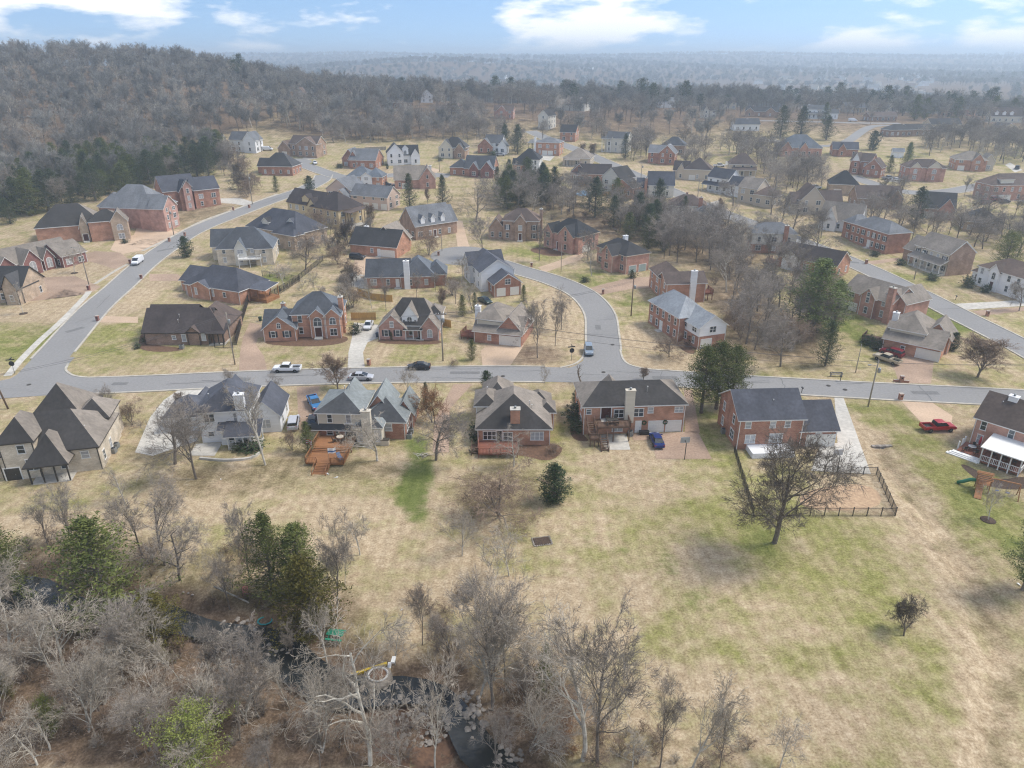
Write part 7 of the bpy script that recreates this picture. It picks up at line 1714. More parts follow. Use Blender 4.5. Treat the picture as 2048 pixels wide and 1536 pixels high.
car('gold and white pickup truck outside the pale garage door', 'pickup', GOLD, 1773, 724, toward=(1755, 718), cat='truck', name='pickup_truck')
car('dark red suv parked behind the gold pickup', 'suv', (.16, .01, .02), 1782, 711, toward=(1765, 706))
car('dark green car under the white gable house', 'sedan', DKG, 970, 605, toward=(985, 612))
car('dark blue car beside the pink brick taupe house, left of two', 'suv', (.05, .07, .11), 772, 372, ang=0.1); car('dark blue car beside the pink brick taupe house, right of two', 'sedan', (.06, .08, .12), 792, 376, ang=0.1)
car('white car by the hillside turning circle', 'sedan', WHITE, 630, 328, ang=-1.2); car('white delivery van beside the brown brick house', 'van', WHITE, 535, 301, ang=0.0, cat='van', name='white_van')
car('silver car at the lane end hedge', 'suv', SILV, 1001, 312, ang=0.0)
car('red suv in front of the brown garages, left of three', 'suv', (.13, .01, .02), 1971, 408, ang=0.3); car('red car in front of the brown garages, middle of three', 'suv', (.2, .012, .03), 1991, 402, ang=0.3); car('black car in front of the brown garages, right of three', 'sedan', BLK, 2008, 406, ang=0.2)
car('silver truck beside the split level drive', 'pickup', SILV, 1776, 359, ang=0.1, cat='truck', name='pickup_truck'); car('white car beside the split level drive', 'sedan', WHITE, 1794, 362, ang=0.1); car('white suv behind the black hip roof house', 'suv', WHITE, 1631, 378, ang=0.2)
car('white camper van on the far ridge lane', 'van', WHITE, 1705, 243, ang=0.0, cat='van', name='white_van'); car('white pickup by the white siding house', 'pickup', WHITE, 1438, 334, ang=0.2, cat='truck', name='pickup_truck'); car('dark blue car at the right edge upper drive', 'suv', (.05, .07, .1), 2034, 338, ang=0.9)
car('white truck among the far woods', 'van', WHITE, 784, 212, ang=0.0, cat='van', name='white_van')

# ------------------------------------------------------------------ poles, wires, signs, mailboxes
POLES = {}
def pole(tag_, label, base, top=None, H=None, r=.15, m=None, arm=True, trans=False, lean=(0, 0), lamp=False):
    c = ground(*base); h = H or px_h(base, top)
    e = empty('utility_pole', (c.x, c.y, c.z)); tag(e, label, 'utility pole')
    mb = MB().tube([(0, 0, -.4), (lean[0] / 2, lean[1] / 2, h / 2), (lean[0], lean[1], h)], [r, r * .88, r * .7], 8); mb.build('pole', m or M_POLE, e)
    if arm:
        MB().box(-1.1, -.08, h - .75, 1.1, .08, h - .6).build('crossarm', M_POLED, e, (lean[0], lean[1], 0))
        for x in (-1.0, -.5, .5, 1.0): MB().lathe([(.05, 0), (.08, .08), (.05, .2)], 6).build('insulator', M_TRIM, e, (x + lean[0], lean[1], h - .6))
    if trans: 
        t = MB().lathe([(.2, 0), (.27, .05), (.27, .8), (.2, .9)], 10); t.build('transformer', M_METAL, e, (.42 + lean[0], -.15, h - 2.4))
    if lamp:
        MB().bar((0, 0, h - 1.2), (-1.6, -.5, h - .7), .06, .06).build('lamp_arm', M_METAL, e); MB().box(-2.0, -.68, h - .82, -1.5, -.4, h - .68).build('lamp_head', M_METAL, e)
    POLES[tag_] = (c.x + lean[0], c.y + lean[1], c.z + h)
pole('a', 'brown leaning utility pole at the left edge by the junction', (17, 818), 742, m=M_POLED, lean=(-1.0, 0), r=.17)
pole('b', 'tall grey lamp pole on the maroon house lawn', (178, 570), 486, r=.14, arm=False, lamp=True); pole('c', 'grey utility pole beside the circular drive', (348, 471), 413, arm=False, trans=True)
pole('d', 'pale utility pole with transformer at the corner house drive', (470, 729), 622, r=.14, trans=True, arm=False); pole('e', 'grey twin transformer pole right of the pink cottage', (886, 722), 622, r=.16, trans=True)
pole('f', 'brown utility pole on the court road lawn', (1262, 632), 558, r=.15, m=M_POLED, trans=True, arm=False); pole('g', 'tall pale utility pole with lamp by the street at the right', (1736, 813), 716, r=.15, trans=True, arm=False, lamp=True)
pole('h', 'slim pale pole near the wooden bench', (1711, 745), 686, r=.10, arm=False); pole('i', 'utility pole on the verge of the side road bend', (505, 409), 346, trans=True, arm=False); pole('j', 'utility pole beside the white delivery van', (523, 304), 266, arm=False)
pole('k', 'utility pole before the grey gabled ranch', (714, 346), 318, arm=False, trans=True); pole('l', 'utility pole before the cream balcony house', (1210, 308), 262); pole('m', 'utility pole beside the east road bend house', (1281, 369), 324, trans=True, arm=False); pole('n', 'utility pole on the verge left of the bungalow chimney', (1394, 407), 358)
pole('o', 'utility pole before the beige porch house', (1828, 559), 490, trans=True); pole('p', 'slender pole beside the court road brick drive', (1122, 543), 488, r=.1, arm=False); pole('q', 'light pole beside the turning circle drive', (884, 502), 452, r=.1, arm=False); pole('r', 'thin pole before the large rose brick house', (1593, 316), 290, r=.12, arm=False); pole('s', 'utility pole by the hillside lane', (879, 344), 292, r=.12, arm=False)
pole('t', 'pole beside the split level silver truck', (1785, 366), 336, r=.12, arm=False)
POLES['off_left'] = (POLES['a'][0] - 40, POLES['a'][1] + 6, 9); POLES['off_right'] = (130, 118, 10); POLES['roadside'] = (flat(2160, 760)[0], flat(2160, 760)[1], 9)
M_WIRE = mat('wire', (.10, .10, .105), rough=.5)
def wire(label, a, b, dz=0.0, dx=0.0, sag=1.2, r=.022):
    A, B = POLES[a], POLES[b]; pts = []
    for i in range(13):
        t = i / 12
        pts.append((A[0] + (B[0] - A[0]) * t + dx, A[1] + (B[1] - A[1]) * t, A[2] + (B[2] - A[2]) * t + dz - sag * 4 * t * (1 - t)))
    o = MB().tube(pts, [r] * 13, 4).build('overhead_wire', M_WIRE); tag(o, label, 'wire', 'overhead wires')
for i, (a, b, lab) in enumerate([('a', 'd', 'overhead wire from the junction pole across the corner lawn'), ('d', 'e', 'overhead wire in front of the blue roofed colonial'), ('e', 'g', 'overhead wire along the main street past the court road'), ('g', 'off_right', 'overhead wire leaving past the right edge'), ('f', 'e', 'overhead wire from the court lawn pole'), ('off_left', 'a', 'overhead wire reaching the junction pole from the left')]):
    for k, (dz, dx) in enumerate([(-.5, -.4), (-.5, .4), (-1.6, 0)][:3 if i in (1, 2) else 2]):
        wire(lab, a, b, dz, dx, 1.0 + .2 * k)
for px_, py_, lab in [(283, 558, 'on the inner bend of the side road'), (196, 642, 'at the corner house pale drive'), (178, 580, 'with iron top at the aggregate drive mouth'), (261, 527, 'by the white van'), (339, 483, 'at the circular drive mouth'), (370, 472, 'just above the circular drive mouth'), (467, 421, 'near the tan dormer house'), (499, 416, 'below the red brick terrace house'), (877, 511, 'at the turning circle'), (738, 730, 'at the concrete drive mouth'), (1206, 588, 'at the court road brick drive'), (1800, 800, 'at the red truck drive'), (1802, 764, 'with wing walls at the pale garage drive'), (1732, 528, 'at the red colonial drive'), (1974, 632, 'at the right hand road drive'), (1374, 391, 'beside the east road'), (1063, 374 + 160, 'on the georgian lawn')]:
    c = ground(px_, py_); e = empty('mailbox_pillar', (c.x, c.y, c.z), hrand.uniform(-.3, .3)); tag(e, 'small brick mailbox pillar ' + lab, 'mailbox')
    MB().box(-.32, -.32, -.2, .32, .32, 1.25).build('pillar', wallm('red' if px_ > 300 else 'maroon'), e); MB().box(-.38, -.38, 1.25, .38, .38, 1.36).build('cap', wallm('rose'), e); MB().box(-.14, -.34, .75, .14, -.3, 1.05).build('box_door', M_BLACK, e)
    if 'wing' in lab:
        for s in (-1, 1): MB().box(s * .4 if s > 0 else -1.4, -.2, -.2, 1.4 if s > 0 else -.4, .2, .45).build('wing_wall', wallm('red'), e)
for px_, py_, lab in [(1911, 600, 'black post mailbox on the white painted house lawn'), (1340, 670, 'post mailbox on the court road verge'), (1603, 786, 'black post mailbox right of the slate roofed house'), (1680, 783 - 20, 'black post mailbox across from the slate roofed house')]:
    c = ground(px_, py_); e = empty('mailbox', (c.x, c.y, c.z)); tag(e, lab, 'mailbox'); MB().box(-.05, -.05, -.2, .05, .05, 1.0).build('post', M_DKTRIM, e); MB().box(-.12, -.28, 1.0, .12, .28, 1.22).build('box', M_BLACK, e)
for base, lab in [((1143, 721), 'dark backed stop sign at the court road corner'), ((30, 748), 'dark backed stop sign with street blades at the left junction')]:
    c = ground(*base); e = empty('road_sign', (c.x, c.y, c.z), .2); tag(e, lab, 'sign')
    MB().tube([(0, 0, -.2), (0, 0, 3.0)], [.05, .05], 6).build('post', M_METAL, e)
    s = MB(); vs = [(.55 * math.cos(a * math.pi / 4 + .39), y, 2.3 + .55 * math.sin(a * math.pi / 4 + .39)) for y in (-.09, -.06) for a in range(8)]
    s.add(vs, [tuple(range(8)), tuple(range(8, 16))[::-1]] + [(i, (i + 1) % 8 + 0, (i + 1) % 8 + 8, i + 8) for i in range(8)]); s.build('sign_plate', M_BLACK, e)
    MB().box(-.9, -.03, 3.0, .7, .03, 3.22).build('street_blade', M_BLACK, e); MB().box(-.03, -.7, 3.24, .03, .7, 3.44).build('street_blade', M_BLACK, e)

# ------------------------------------------------------------------ fences
def fence(label, pix, h, style, m, post_every=2.4, name='fence', group=None):
    P = [ground(*p) for p in pix]
    e = empty(name, P[0]); tag(e, label, 'fence', group)
    o = P[0]
    for a, b in zip(P[:-1], P[1:]):
        l = math.hypot(b.x - a.x, b.y - a.y); n = max(1, int(round(l / post_every))); ang = math.atan2(b.y - a.y, b.x - a.x); step = l / n
        key = (style, round(step, 2), round(h, 2), m.name)
        if key not in FM:
            p = MB()
            if style == 'iron':
                for z in (.12, h - .12): p.box(0, -.025, z, step, .025, z + .05)
                k = max(3, int(step / .14))
                for q in range(1, k): p.box(step * q / k - .011, -.011, .05, step * q / k + .011, .011, h)
            else:
                k = max(2, int(step / .16))
                for q in range(k): p.box(step * q / k + .005, -.015 + .004 * (q % 2), .04, step * (q + 1) / k - .005, .015 + .004 * (q % 2), h + .03 * ((q * 7) % 3) / 2)
                for z in (.3, h - .35): p.box(0, .02, z, step, .07, z + .09)
            FM[key] = (MB().box(-.05, -.05, -.5, .05, .05, h + .08).mesh('post', m), p.mesh('panel', m))
        pm, pn = FM[key]
        for q in range(n):
            x, y = a.x + (b.x - a.x) * q / n, a.y + (b.y - a.y) * q / n
            z = hz(x, y); inst('post', pm, e, (x - o.x, y - o.y, z - o.z), ang); inst('panel', pn, e, (x - o.x, y - o.y, z - o.z), ang)
    z = P[-1]; inst('post', pm, e, (z.x - o.x, z.y - o.y, z.z - o.z), ang)
FM = {}
fence('black iron fence round the dirt dog run behind the slate roofed house', [(1648, 948), (1752, 950), (1790, 1032), (1506, 1032), (1468, 905)], 1.4, 'iron', M_BLACK, 1.9)
fence('black wooden fence running down past the corner house', [(498, 602), (486, 640), (473, 690)], 1.9, 'board', M_OLDW); fence('black iron fence across the middle back yards', [(646, 522), (598, 560), (540, 596)], 1.6, 'iron', M_BLACK); fence('black iron fence beside the raised balcony yard', [(525, 552), (600, 562), (560, 588)], 1.5, 'iron', M_BLACK)
fence('black iron fence behind the brick bungalow', [(698, 472), (726, 458), (735, 452)], 1.5, 'iron', M_BLACK); fence('new yellow board fence at the end of the concrete drive', [(703, 640), (752, 640)], 1.9, 'board', M_NEWW); fence('new yellow board fence winding behind the drive trees', [(716, 590), (745, 600), (785, 604)], 1.8, 'board', M_NEWW)
fence('short new board fence right of the pink cottage', [(880, 650), (902, 656)], 1.8, 'board', M_NEWW); fence('orange board fence below the swimming pool', [(1185, 393), (1222, 392)], 1.8, 'board', M_NEWW); fence('orange board fence above the swimming pool', [(1146, 374), (1182, 373)], 1.8, 'board', M_NEWW)
fence('grey weathered fence behind the white farmhouse', [(730, 302), (772, 300)], 1.8, 'board', M_POLE)
fence('black iron fence at the corner house side yard', [(430, 696), (466, 696)], 1.3, 'iron', M_BLACK)
# ------------------------------------------------------------------ garden things
def local(o, x, y, z=0): 
    c, s = math.cos(o.rotation_euler.z), math.sin(o.rotation_euler.z); return Vector((o.location.x + x * c - y * s, o.location.y + x * s + y * c, o.location.z + z))
# timber deck with steps behind the teal gabled house: part of that house
deck_part(hC, .2, 6.4, -4.0, -.1, 1.0, M_DECK, 'L'); deck_part(hC, .2, 6.2, -8.2, -4.9, .55, M_DECK, 'LR', rail_m=M_DECK)
for q in range(3): MB().box(.2, -4.9 + .3 * q, .6 + .13 * q, 6.3, -4.6 + .3 * q, .68 + .13 * q).build('deck_step', M_DECK, hC)
railing(hC, (.2, -8.2), (1.9, -8.2), .55, M_DECK); railing(hC, (4.2, -8.2), (6.2, -8.2), .55, M_DECK)
stairs(hC, 2.0, 4.1, -8.2, -11.0, .55, -.05, M_DECK, 8)
# raised deck and stairs of the long brick house
deck_part(hE, 1.9, 7.4, -3.0, -.05, 2.9, M_DECKD, 'FR'); stairs(hE, .5, 1.7, -.6, -3.2, 2.9, 1.5, M_DECKD, 7); deck_part(hE, .5, 2.1, -4.4, -3.2, 1.5, M_DECKD, 'FL'); stairs(hE, 2.2, 3.4, -3.6, -6.0, 1.5, 0, M_DECKD, 7)
fl = hE
fill_poly('patio', [tuple(local(hE, x, y).xy) for x, y in ((3.0, -5.4), (7.0, -5.6), (7.4, -.3), (2.6, -.3))], .035, M_CONC); fill_poly('patio', [tuple(local(hE, x, y).xy) for x, y in ((8.2, -2.6), (11.4, -2.6), (11.4, -.2), (8.2, -.2))], .035, M_AGG)
# terrace of the orange chimney house
deck_part(hD, .3, 6.6, -4.2, -.05, .8, M_DECKR, 'FL'); stairs(hD, -.8, .2, -1.6, -3.4, .8, 0, M_DECKD, 4)
fill_poly('patio', [tuple(local(hB, x, y).xy) for x, y in ((-1.0, -.2), (-1.2, -4.0), (3.0, -4.6), (3.2, -.2))], .035, M_CONC)
c_ = [(p.x, p.y) for p in catmull([gxy(p) for p in [(400, 918), (450, 922), (500, 918), (522, 905), (524, 893)]], .8)]
tag(strip('garden_wall', c_, -.18, .18, .35, .6, M_CONC), 'low curved pale garden wall round the white house patio bed', 'wall')
# white patio cover and terrace of the right-hand house
deck_part(hG, 3.2, 8.6, -5.2, -.1, .6, M_DECKR, 'FR', rail_m=M_TRIM)
cv = MB(); cv.add([(2.9, -5.6, 2.9), (8.9, -5.6, 2.9), (8.9, -.02, 3.3), (2.9, -.02, 3.3), (2.9, -5.6, 3.05), (8.9, -5.6, 3.05), (8.9, -.02, 3.45), (2.9, -.02, 3.45)], [(3, 2, 1, 0), (4, 5, 6, 7), (0, 1, 5, 4), (1, 2, 6, 5), (2, 3, 7, 6), (3, 0, 4, 7)]); cv.build('patio_cover', M_TRIM, hG)
for x in (3.2, 4.5, 5.8, 7.1, 8.5):
    MB().box(x - .08, -5.25, -.2, x + .08, -5.1, 2.9).build('patio_post', M_TRIM, hG)
deck_part(hG, -.4, 3.1, -4.2, -.1, .55, M_DECKR, '', rail_m=M_TRIM)
for q in range(3): MB().box(-.9 - .3 * q, -4.9 - .3 * q, -.2, 3.1, -4.2 - .3 * q + .02, .42 - .14 * q).build('terrace_step', M_TRIM, hG)
for x, y in ((-.5, -.5), (-.5, -1.6), (-.6, -3.0)): MB().box(x - .1, y - .1, 0, x + .1, y + .1, 1.6).build('rail_post', M_TRIM, hG)
def umbrella(label, pos, cm, closed=True):
    e = empty('parasol', pos); tag(e, label, 'parasol'); MB().tube([(0, 0, 0), (0, 0, 2.5)], [.03, .03], 6).build('pole', M_METAL, e)
    MB().lathe([(.04, 2.55), (.14, 2.3), (.2, 1.5), (.16, 1.1)] if closed else [(.05, 2.6), (1.3, 2.1), (1.3, 2.05)], 10).build('canopy', cm, e); MB().lathe([(.3, 0), (.3, .08), (.05, .1)], 10).build('base', M_BLACK, e)
umbrella('folded red parasol on the white stepped terrace', local(hG, 1.9, -2.0, .56), paint('red_canvas', (.33, .02, .03), .8))
def table(label, pos, m, round_=True, r=.6):
    e = empty('patio_table', pos); tag(e, label, 'table')
    (MB().lathe([(r, .68), (r, .73), (r * .95, .74)], 14) if round_ else MB().box(-r * 1.4, -r * .7, .68, r * 1.4, r * .7, .74)).build('table_top', m, e)
    for a in range(4): MB().bar((.4 * r * math.cos(a * 1.57), .4 * r * math.sin(a * 1.57), .68), (.8 * r * math.cos(a * 1.57), .8 * r * math.sin(a * 1.57), 0), .05).build('leg', M_BLACK, e)
def chair(label, pos, rz, m, group=None):
    e = empty('patio_chair', pos, rz); tag(e, label, 'chair', group)
    MB().box(-.26, -.26, .38, .26, .26, .44).build('seat', m, e); b = MB(); b.bar((0, .26, .44), (0, .36, .95), .5, .05); b.build('backrest', m, e)
    for x in (-.22, .22):
        for y in (-.22, .22): MB().box(x - .025, y - .025, 0, x + .025, y + .025, .38).build('leg', M_BLACK, e)
table('round pale table on the orange deck', local(hC, 4.0, -1.7, 1.0), M_CREAMT)
for i in range(4):
    a = i * 1.57 + .6; chair('dark patio chair around the round deck table', local(hC, 4.0 + 1.0 * math.cos(a), -1.7 + 1.0 * math.sin(a), 1.0), a - 1.57 + hC.rotation_euler.z, M_DKTRIM, 'chairs round the deck table')
table('long dark table on the raised brown deck', local(hE, 4.6, -1.6, 2.9), M_DKTRIM, False, .7)
for i in range(4): chair('dark patio chair along the raised deck table', local(hE, 3.9 + 1.4 * (i % 2), -2.3 if i < 2 else -.9, 2.9), math.pi * (i < 2), M_DKTRIM, 'chairs on the raised deck')
table('glass table on the white stepped terrace', local(hG, 1.2, -2.6, .55), M_BLIND)
for i in range(3): chair('dark chair by the glass terrace table', local(hG, .5 + .8 * i, -3.6 if i != 1 else -1.5, .55), math.pi * (i != 1), M_DKTRIM, 'chairs on the stepped terrace')
for i in range(3): chair('dark chair under the white patio cover', local(hG, 4.4 + 1.4 * i, -2.4, .6), .3 * i, M_DKTRIM, 'chairs under the patio cover')
def ac(label, pos, rz=0):
    e = empty('air_conditioner', pos, rz); tag(e, label, 'air conditioner'); b = MB().box(-.42, -.42, 0, .42, .42, .85)
    for q in range(7): b.box(-.43, -.43, .1 + .1 * q, .43, .43, .13 + .1 * q)
    b.build('casing', M_METAL, e); MB().lathe([(.36, .85), (.36, .9), (.1, .92)], 12).build('fan_grille', M_BLACK, e)
for lab, p in [('grey air conditioner at the stone house corner, nearer of two', ground(228, 905)), ('grey air conditioner at the stone house corner, farther of two', ground(233, 895)), ('grey air conditioner left of the orange deck house right wall, upper', ground(822, 866)), ('grey air conditioner right of the teal gabled house, lower', ground(819, 876)), ('air conditioner beside the brick house basement door', local(hE, 8.0, -.8)), ('air conditioner left of the slate roofed house', ground(1447, 866)), ('second air conditioner left of the slate roofed house', ground(1453, 862)), ('air conditioner by the corner house wall', ground(364, 697)), ('cream storage bin before the teal gabled house', None)]:
    if p is not None: ac(lab, p)
c = local(hC, 11.2, -1.0); e = empty('storage_bin', c); tag(e, 'cream storage bin at the back wall of the teal gabled house', 'bin'); MB().box(-.65, -.4, 0, .65, .4, .95).build('box', M_CREAMT, e); MB().box(-.7, -.45, .95, .7, .45, 1.05).build('lid', M_DKTRIM, e)
c = local(hE, 10.4, -.6); e = empty('storage_chest', c); tag(e, 'dark storage chest beside the twin garage doors', 'chest'); MB().box(-.8, -.35, 0, .8, .35, .55).build('box', M_DKTRIM, e); MB().box(-.83, -.38, .55, .83, .38, .64).build('lid', M_BLACK, e)
for x, lab in ((9.65 + .75, 'dark wreath on the brick wall left of the garage doors'), (14.0, 'dark wreath between the twin garage doors')):
    p = local(hE, x, -.09, 1.95); e = MB(); k = 14
    pts = [(.33 * math.cos(6.2832 * i / k), 0, .33 * math.sin(6.2832 * i / k)) for i in range(k + 1)]; e.tube(pts, [.12] * (k + 1), 6); o = e.build('wreath', M_MAG, None, p, hE.rotation_euler.z); tag(o, lab, 'wreath')
def hoop(label, base, top, rz):
    c = ground(*base); h = 3.1; e = empty('basketball_hoop', c, rz); tag(e, label, 'basketball hoop')
    MB().tube([(0, 0, -.2), (0, 0, h - .2), (0, .6, h)], [.07, .07, .06], 8).build('post', M_BLACK, e); MB().box(-.75, .6, h - .4, .75, .66, h + .6).build('backboard', M_BLIND, e)
    r = MB(); r.tube([(.23 * math.cos(6.2832 * i / 12), .92 + .23 * math.sin(6.2832 * i / 12), h - .2) for i in range(13)], [.02] * 13, 4); r.build('rim', paint('orange_rim', (.5, .12, .03)), e)
hoop('basketball hoop on the brown drive edge', (1369, 919), 882, .1); hoop('basketball hoop at the end of the concrete drive', (1673, 945), 905, .1); hoop('basketball hoop behind the white chimney ranch', (707, 573), 548, .8)
# swing set with slide
c = ground(1962, 980); e = empty('play_set', c, -.5); tag(e, 'wooden swing set with fort, ramp and green slide on the right lawn', 'play set')
for x in (-.8, .8):
    for y in (-.7, .7): MB().box(x - .07, y - .07, 0, x + .07, y + .07, 2.3).build('fort_post', M_DECK, e)
MB().box(-.9, -.8, 1.25, .9, .8, 1.35).build('fort_floor', M_DECK, e)
r = MB()
for s in (-1, 1):
    for q in range(5): r.bar((-1.0, s * (1.0 - .2 * q), 2.25 + .17 * q), (1.0, s * (1.0 - .2 * q), 2.25 + .17 * q), .22, .04)
r.build('fort_roof', M_DECK, e)
r = MB(); r.bar((-.4, -.7, 1.3), (-.6, -3.0, .05), .9, .08); r.build('ramp', M_DECK, e)
sl_m = paint('green_plastic', (.015, .16, .08), .4); r = MB(); r.tube([(-.9, .3, 1.3), (-1.6, .35, 1.15), (-2.4, .4, .55), (-3.1, .45, .15)], [.28, .28, .28, .26], 8); r.build('slide', sl_m, e)
MB().bar((.8, 0, 2.3), (4.4, 0, 2.3), .14).build('swing_beam', M_DECK, e)
for s in (-1, 1): MB().bar((4.4, 0, 2.3), (4.5, s * 1.1, 0), .11).build('swing_leg', M_DECK, e)
for x in (1.9, 3.2):
    sw = MB(); sw.box(x - .25, -.12, .5, x + .25, .12, .54); sw.bar((x - .22, 0, .52), (x - .22, 0, 2.3), .02); sw.bar((x + .22, 0, .52), (x + .22, 0, 2.3), .02); sw.build('swing', paint('blue_swing', (.05, .1, .3)), e)
# stone culvert headwall
c = ground(1765, 897); e = empty('culvert', c, .05); tag(e, 'low stone culvert headwall with pipe mouth in the drainage swale', 'culvert')
rr = random.Random(2); n = 0
for row in range(3):
    w = 6.4 - row * 1.5; k = int(w / .55)
    for q in range(k):
        x = -w / 2 + w * (q + .5) / k
        if row == 0 and abs(x) < .6: continue
        hh = .30
        MB().box(-.26 + rr.uniform(-.03, .03), -.2 - rr.uniform(0, .1), -.55 + row * .32, .26, .35, -.55 + row * .32 + hh).build('stone', M_STONE, e, (x, row * .15, 0), rr.uniform(-.06, .06))
MB().tube([(0, -.15, -.28), (0, 1.2, -.28)], [.42, .42], 12).build('pipe', M_BLACK, e)
rm = MB(); k = 12
# stones of the creek bank (children of the bank)
bank = poly('creek_bank', smooth_px([(745, 1380), (800, 1400), (900, 1420), (925, 1470), (905, 1540), (760, 1536), (735, 1460)]), .02, M_SOIL)
ROCK = []
for s in range(6):
    rr = random.Random(40 + s); bm = bmesh.new(); bmesh.ops.create_icosphere(bm, subdivisions=1, radius=1)
    for v in bm.verts: v.co *= rr.uniform(.55, 1.2); v.co.z *= .42
    m_ = bpy.data.meshes.new('stone'); bm.to_mesh(m_); bm.free(); m_.materials.append(M_STONE); ROCK.append(m_)
rr = random.Random(5); stones = []
for (cx, cy_, rx, ry, n, s0, s1) in [(830, 1450, 80, 50, 130, .12, .42), (760, 1385, 40, 14, 26, .15, .4), (940, 1418, 30, 30, 28, .2, .55), (950, 1455, 20, 40, 20, .2, .55), (560, 1310, 60, 12, 18, .15, .4), (480, 1260, 40, 16, 14, .2, .5), (460, 1330, 40, 30, 16, .12, .35), (1010, 1520, 40, 20, 16, .2, .5), (330, 1190, 60, 8, 8, .2, .4)]:
    for _ in range(n):
        a, q = rr.uniform(0, 6.28), math.sqrt(rr.random()); p = (cx + rx * q * math.cos(a), min(cy_ + ry * q * math.sin(a), 1534))
        v = ground(*p); s = rr.uniform(s0, s1)
        o = inst('stone', rr.choice(ROCK), bank, (v.x, v.y, max(v.z, -.65) + s * .1), rr.uniform(0, 6.28), (s, s * rr.uniform(.7, 1.2), s * rr.uniform(.6, 1)))
# the little creek dam: yellow boom, striped post and ringed fire pit
M_YEL = paint('yellow_paint', (.62, .42, .03), .6)
a, b = ground(690, 1362), ground(775, 1334); o = MB().bar((a.x, a.y, a.z + .5), (b.x, b.y, b.z + .5), .28, .3).build('yellow_beam', M_YEL); tag(o, 'long yellow timber beam laid across the creek edge', 'beam')
a, b = ground(776, 1358), ground(780, 1322); e = empty('striped_plank', a); tag(e, 'white plank with yellow bands leaning at the creek edge', 'plank')
for q in range(4):
    t0, t1 = q / 4, (q + 1) / 4; MB().bar(((b.x - a.x) * t0, (b.y - a.y) * t0, .45), ((b.x - a.x) * t1, (b.y - a.y) * t1, .45), .38, .16).build('band', M_TRIM if q != 1 else M_YEL, e)
a, b = ground(787, 1346), ground(790, 1330); o = MB().bar((a.x, a.y, .3), (b.x, b.y, .3), .4, .2).build('white_plank', M_TRIM); tag(o, 'short white plank beside the striped plank', 'plank')
c = ground(758, 1368); e = empty('fire_pit', (c.x, c.y, -.5), 0); tag(e, 'round stone platform with white ring of a fire pit in the creek', 'fire pit')
MB().lathe([(1.6, -.5), (1.45, .3), (1.3, .4)], 9).build('platform', M_STONE, e); r = MB(); r.tube([(1.0 * math.cos(6.2832 * i / 20), .9 * math.sin(6.2832 * i / 20), .5) for i in range(21)], [.11 + .03 * (i * 7 % 5) / 5 for i in range(21)], 6); r.build('ring', mat('old_white_block', (.5, .48, .45), (.34, .32, .29), scale=3), e); MB().lathe([(1.0, .41), (.9, .5), (.2, .55)], 10).build('ash_bed', M_SOIL, e)
a, b = ground(692, 1372), ground(722, 1412); o = MB().tube([(a.x, a.y, .0), ((a.x + b.x) / 2 + .3, (a.y + b.y) / 2, -.1), (b.x, b.y, -.3)], [.22, .2, .16], 7).build('fallen_log', M_PALEB); tag(o, 'pale fallen log lying in the creek below the yellow beam', 'log')
a, b = ground(430, 1180), ground(500, 1215); o = MB().tube([(a.x, a.y, .2), (b.x, b.y, .1)], [.14, .09], 6).build('fallen_log', M_PALEB); tag(o, 'fallen pale branch under the creekside trees', 'log')
# picnic table
c = ground(672, 1276); e = empty('picnic_table', c, -.15); tag(e, 'green picnic table in the creekside clearing', 'table'); gm = paint('green_timber', (.02, .22, .13), .6)
for q in range(4): MB().box(-.95, -.38 + .2 * q, .72, .95, -.21 + .2 * q, .77).build('table_plank', gm, e)
for s in (-1, 1): MB().box(-.95, s * .72 - .13, .42, .95, s * .72 + .13, .47).build('bench', gm, e)
for x in (-.65, .65):
    l_ = MB(); l_.bar((x, -.35, .72), (x, -.7, 0), .08); l_.bar((x, .35, .72), (x, .7, 0), .08); l_.bar((x, -.75, .40), (x, .75, .40), .08); l_.build('leg_frame', gm, e)
c = ground(626, 1264); o = MB().lathe([(.0, 0), (.55, .02), (.62, .3), (.5, .55), (.2, .66), (.02, .68)], 14).build('covered_grill', mat('grey_cover', (.52, .49, .45)), None, c); tag(o, 'round pale covered fire bowl left of the green picnic table', 'fire bowl')
c = ground(530, 1243); o = MB(); o.tube([(.8 * math.cos(6.2832 * i / 20), .62 * math.sin(6.2832 * i / 20), .08 + .05 * (i % 2)) for i in range(21)], [.1] * 21, 5); o = o.build('hose_coil', paint('teal_hose', (.02, .27, .28), .5), None, c); tag(o, 'teal coiled hose ring lying in the leaf litter', 'hose')
c = ground(491, 1184); o = MB().box(-.3, -.7, .1, .3, .7, .35); o.box(-.28, -.6, .35, .28, .6, .42); o = o.build('toy_sled', paint('faded_red', (.48, .14, .12), .6), None, c, .4); tag(o, 'faded red plastic sled under the trees left of the cedars', 'sled')
# raised garden bed
c = ground(1084, 1083); e = empty('garden_bed', c, .2); tag(e, 'small stone edged garden bed in the back lawn', 'garden bed'); MB().box(-1.05, -.75, 0, 1.05, .75, .12).build('soil', M_MULCH, e)
for q in range(9):
    for s in (-1, 1): inst('edging_stone', ROCK[q % 6], e, (-1.1 + .275 * q, s * .85, .08), q, .17)
for q in range(6):
    for s in (-1, 1): inst('edging_stone', ROCK[q % 6], e, (s * 1.2, -.7 + .28 * q, .08), q, .17)
for (x, y) in ((1976, 1040), (149, 546), (47, 627)):
    v = ground(x, y); o = MB().lathe([(1.0, .0), (.9, .08), (.2, .12)], 14).build('mulch_ring', M_MULCH, None, (v.x, v.y, v.z)); tag(o, {1976: 'round dark mulch ring under the young tree on the right lawn', 149: 'round mulch ring on the maroon house lawn', 47: 'small mulch ring at the far left street tree'}[x], 'mulch ring')
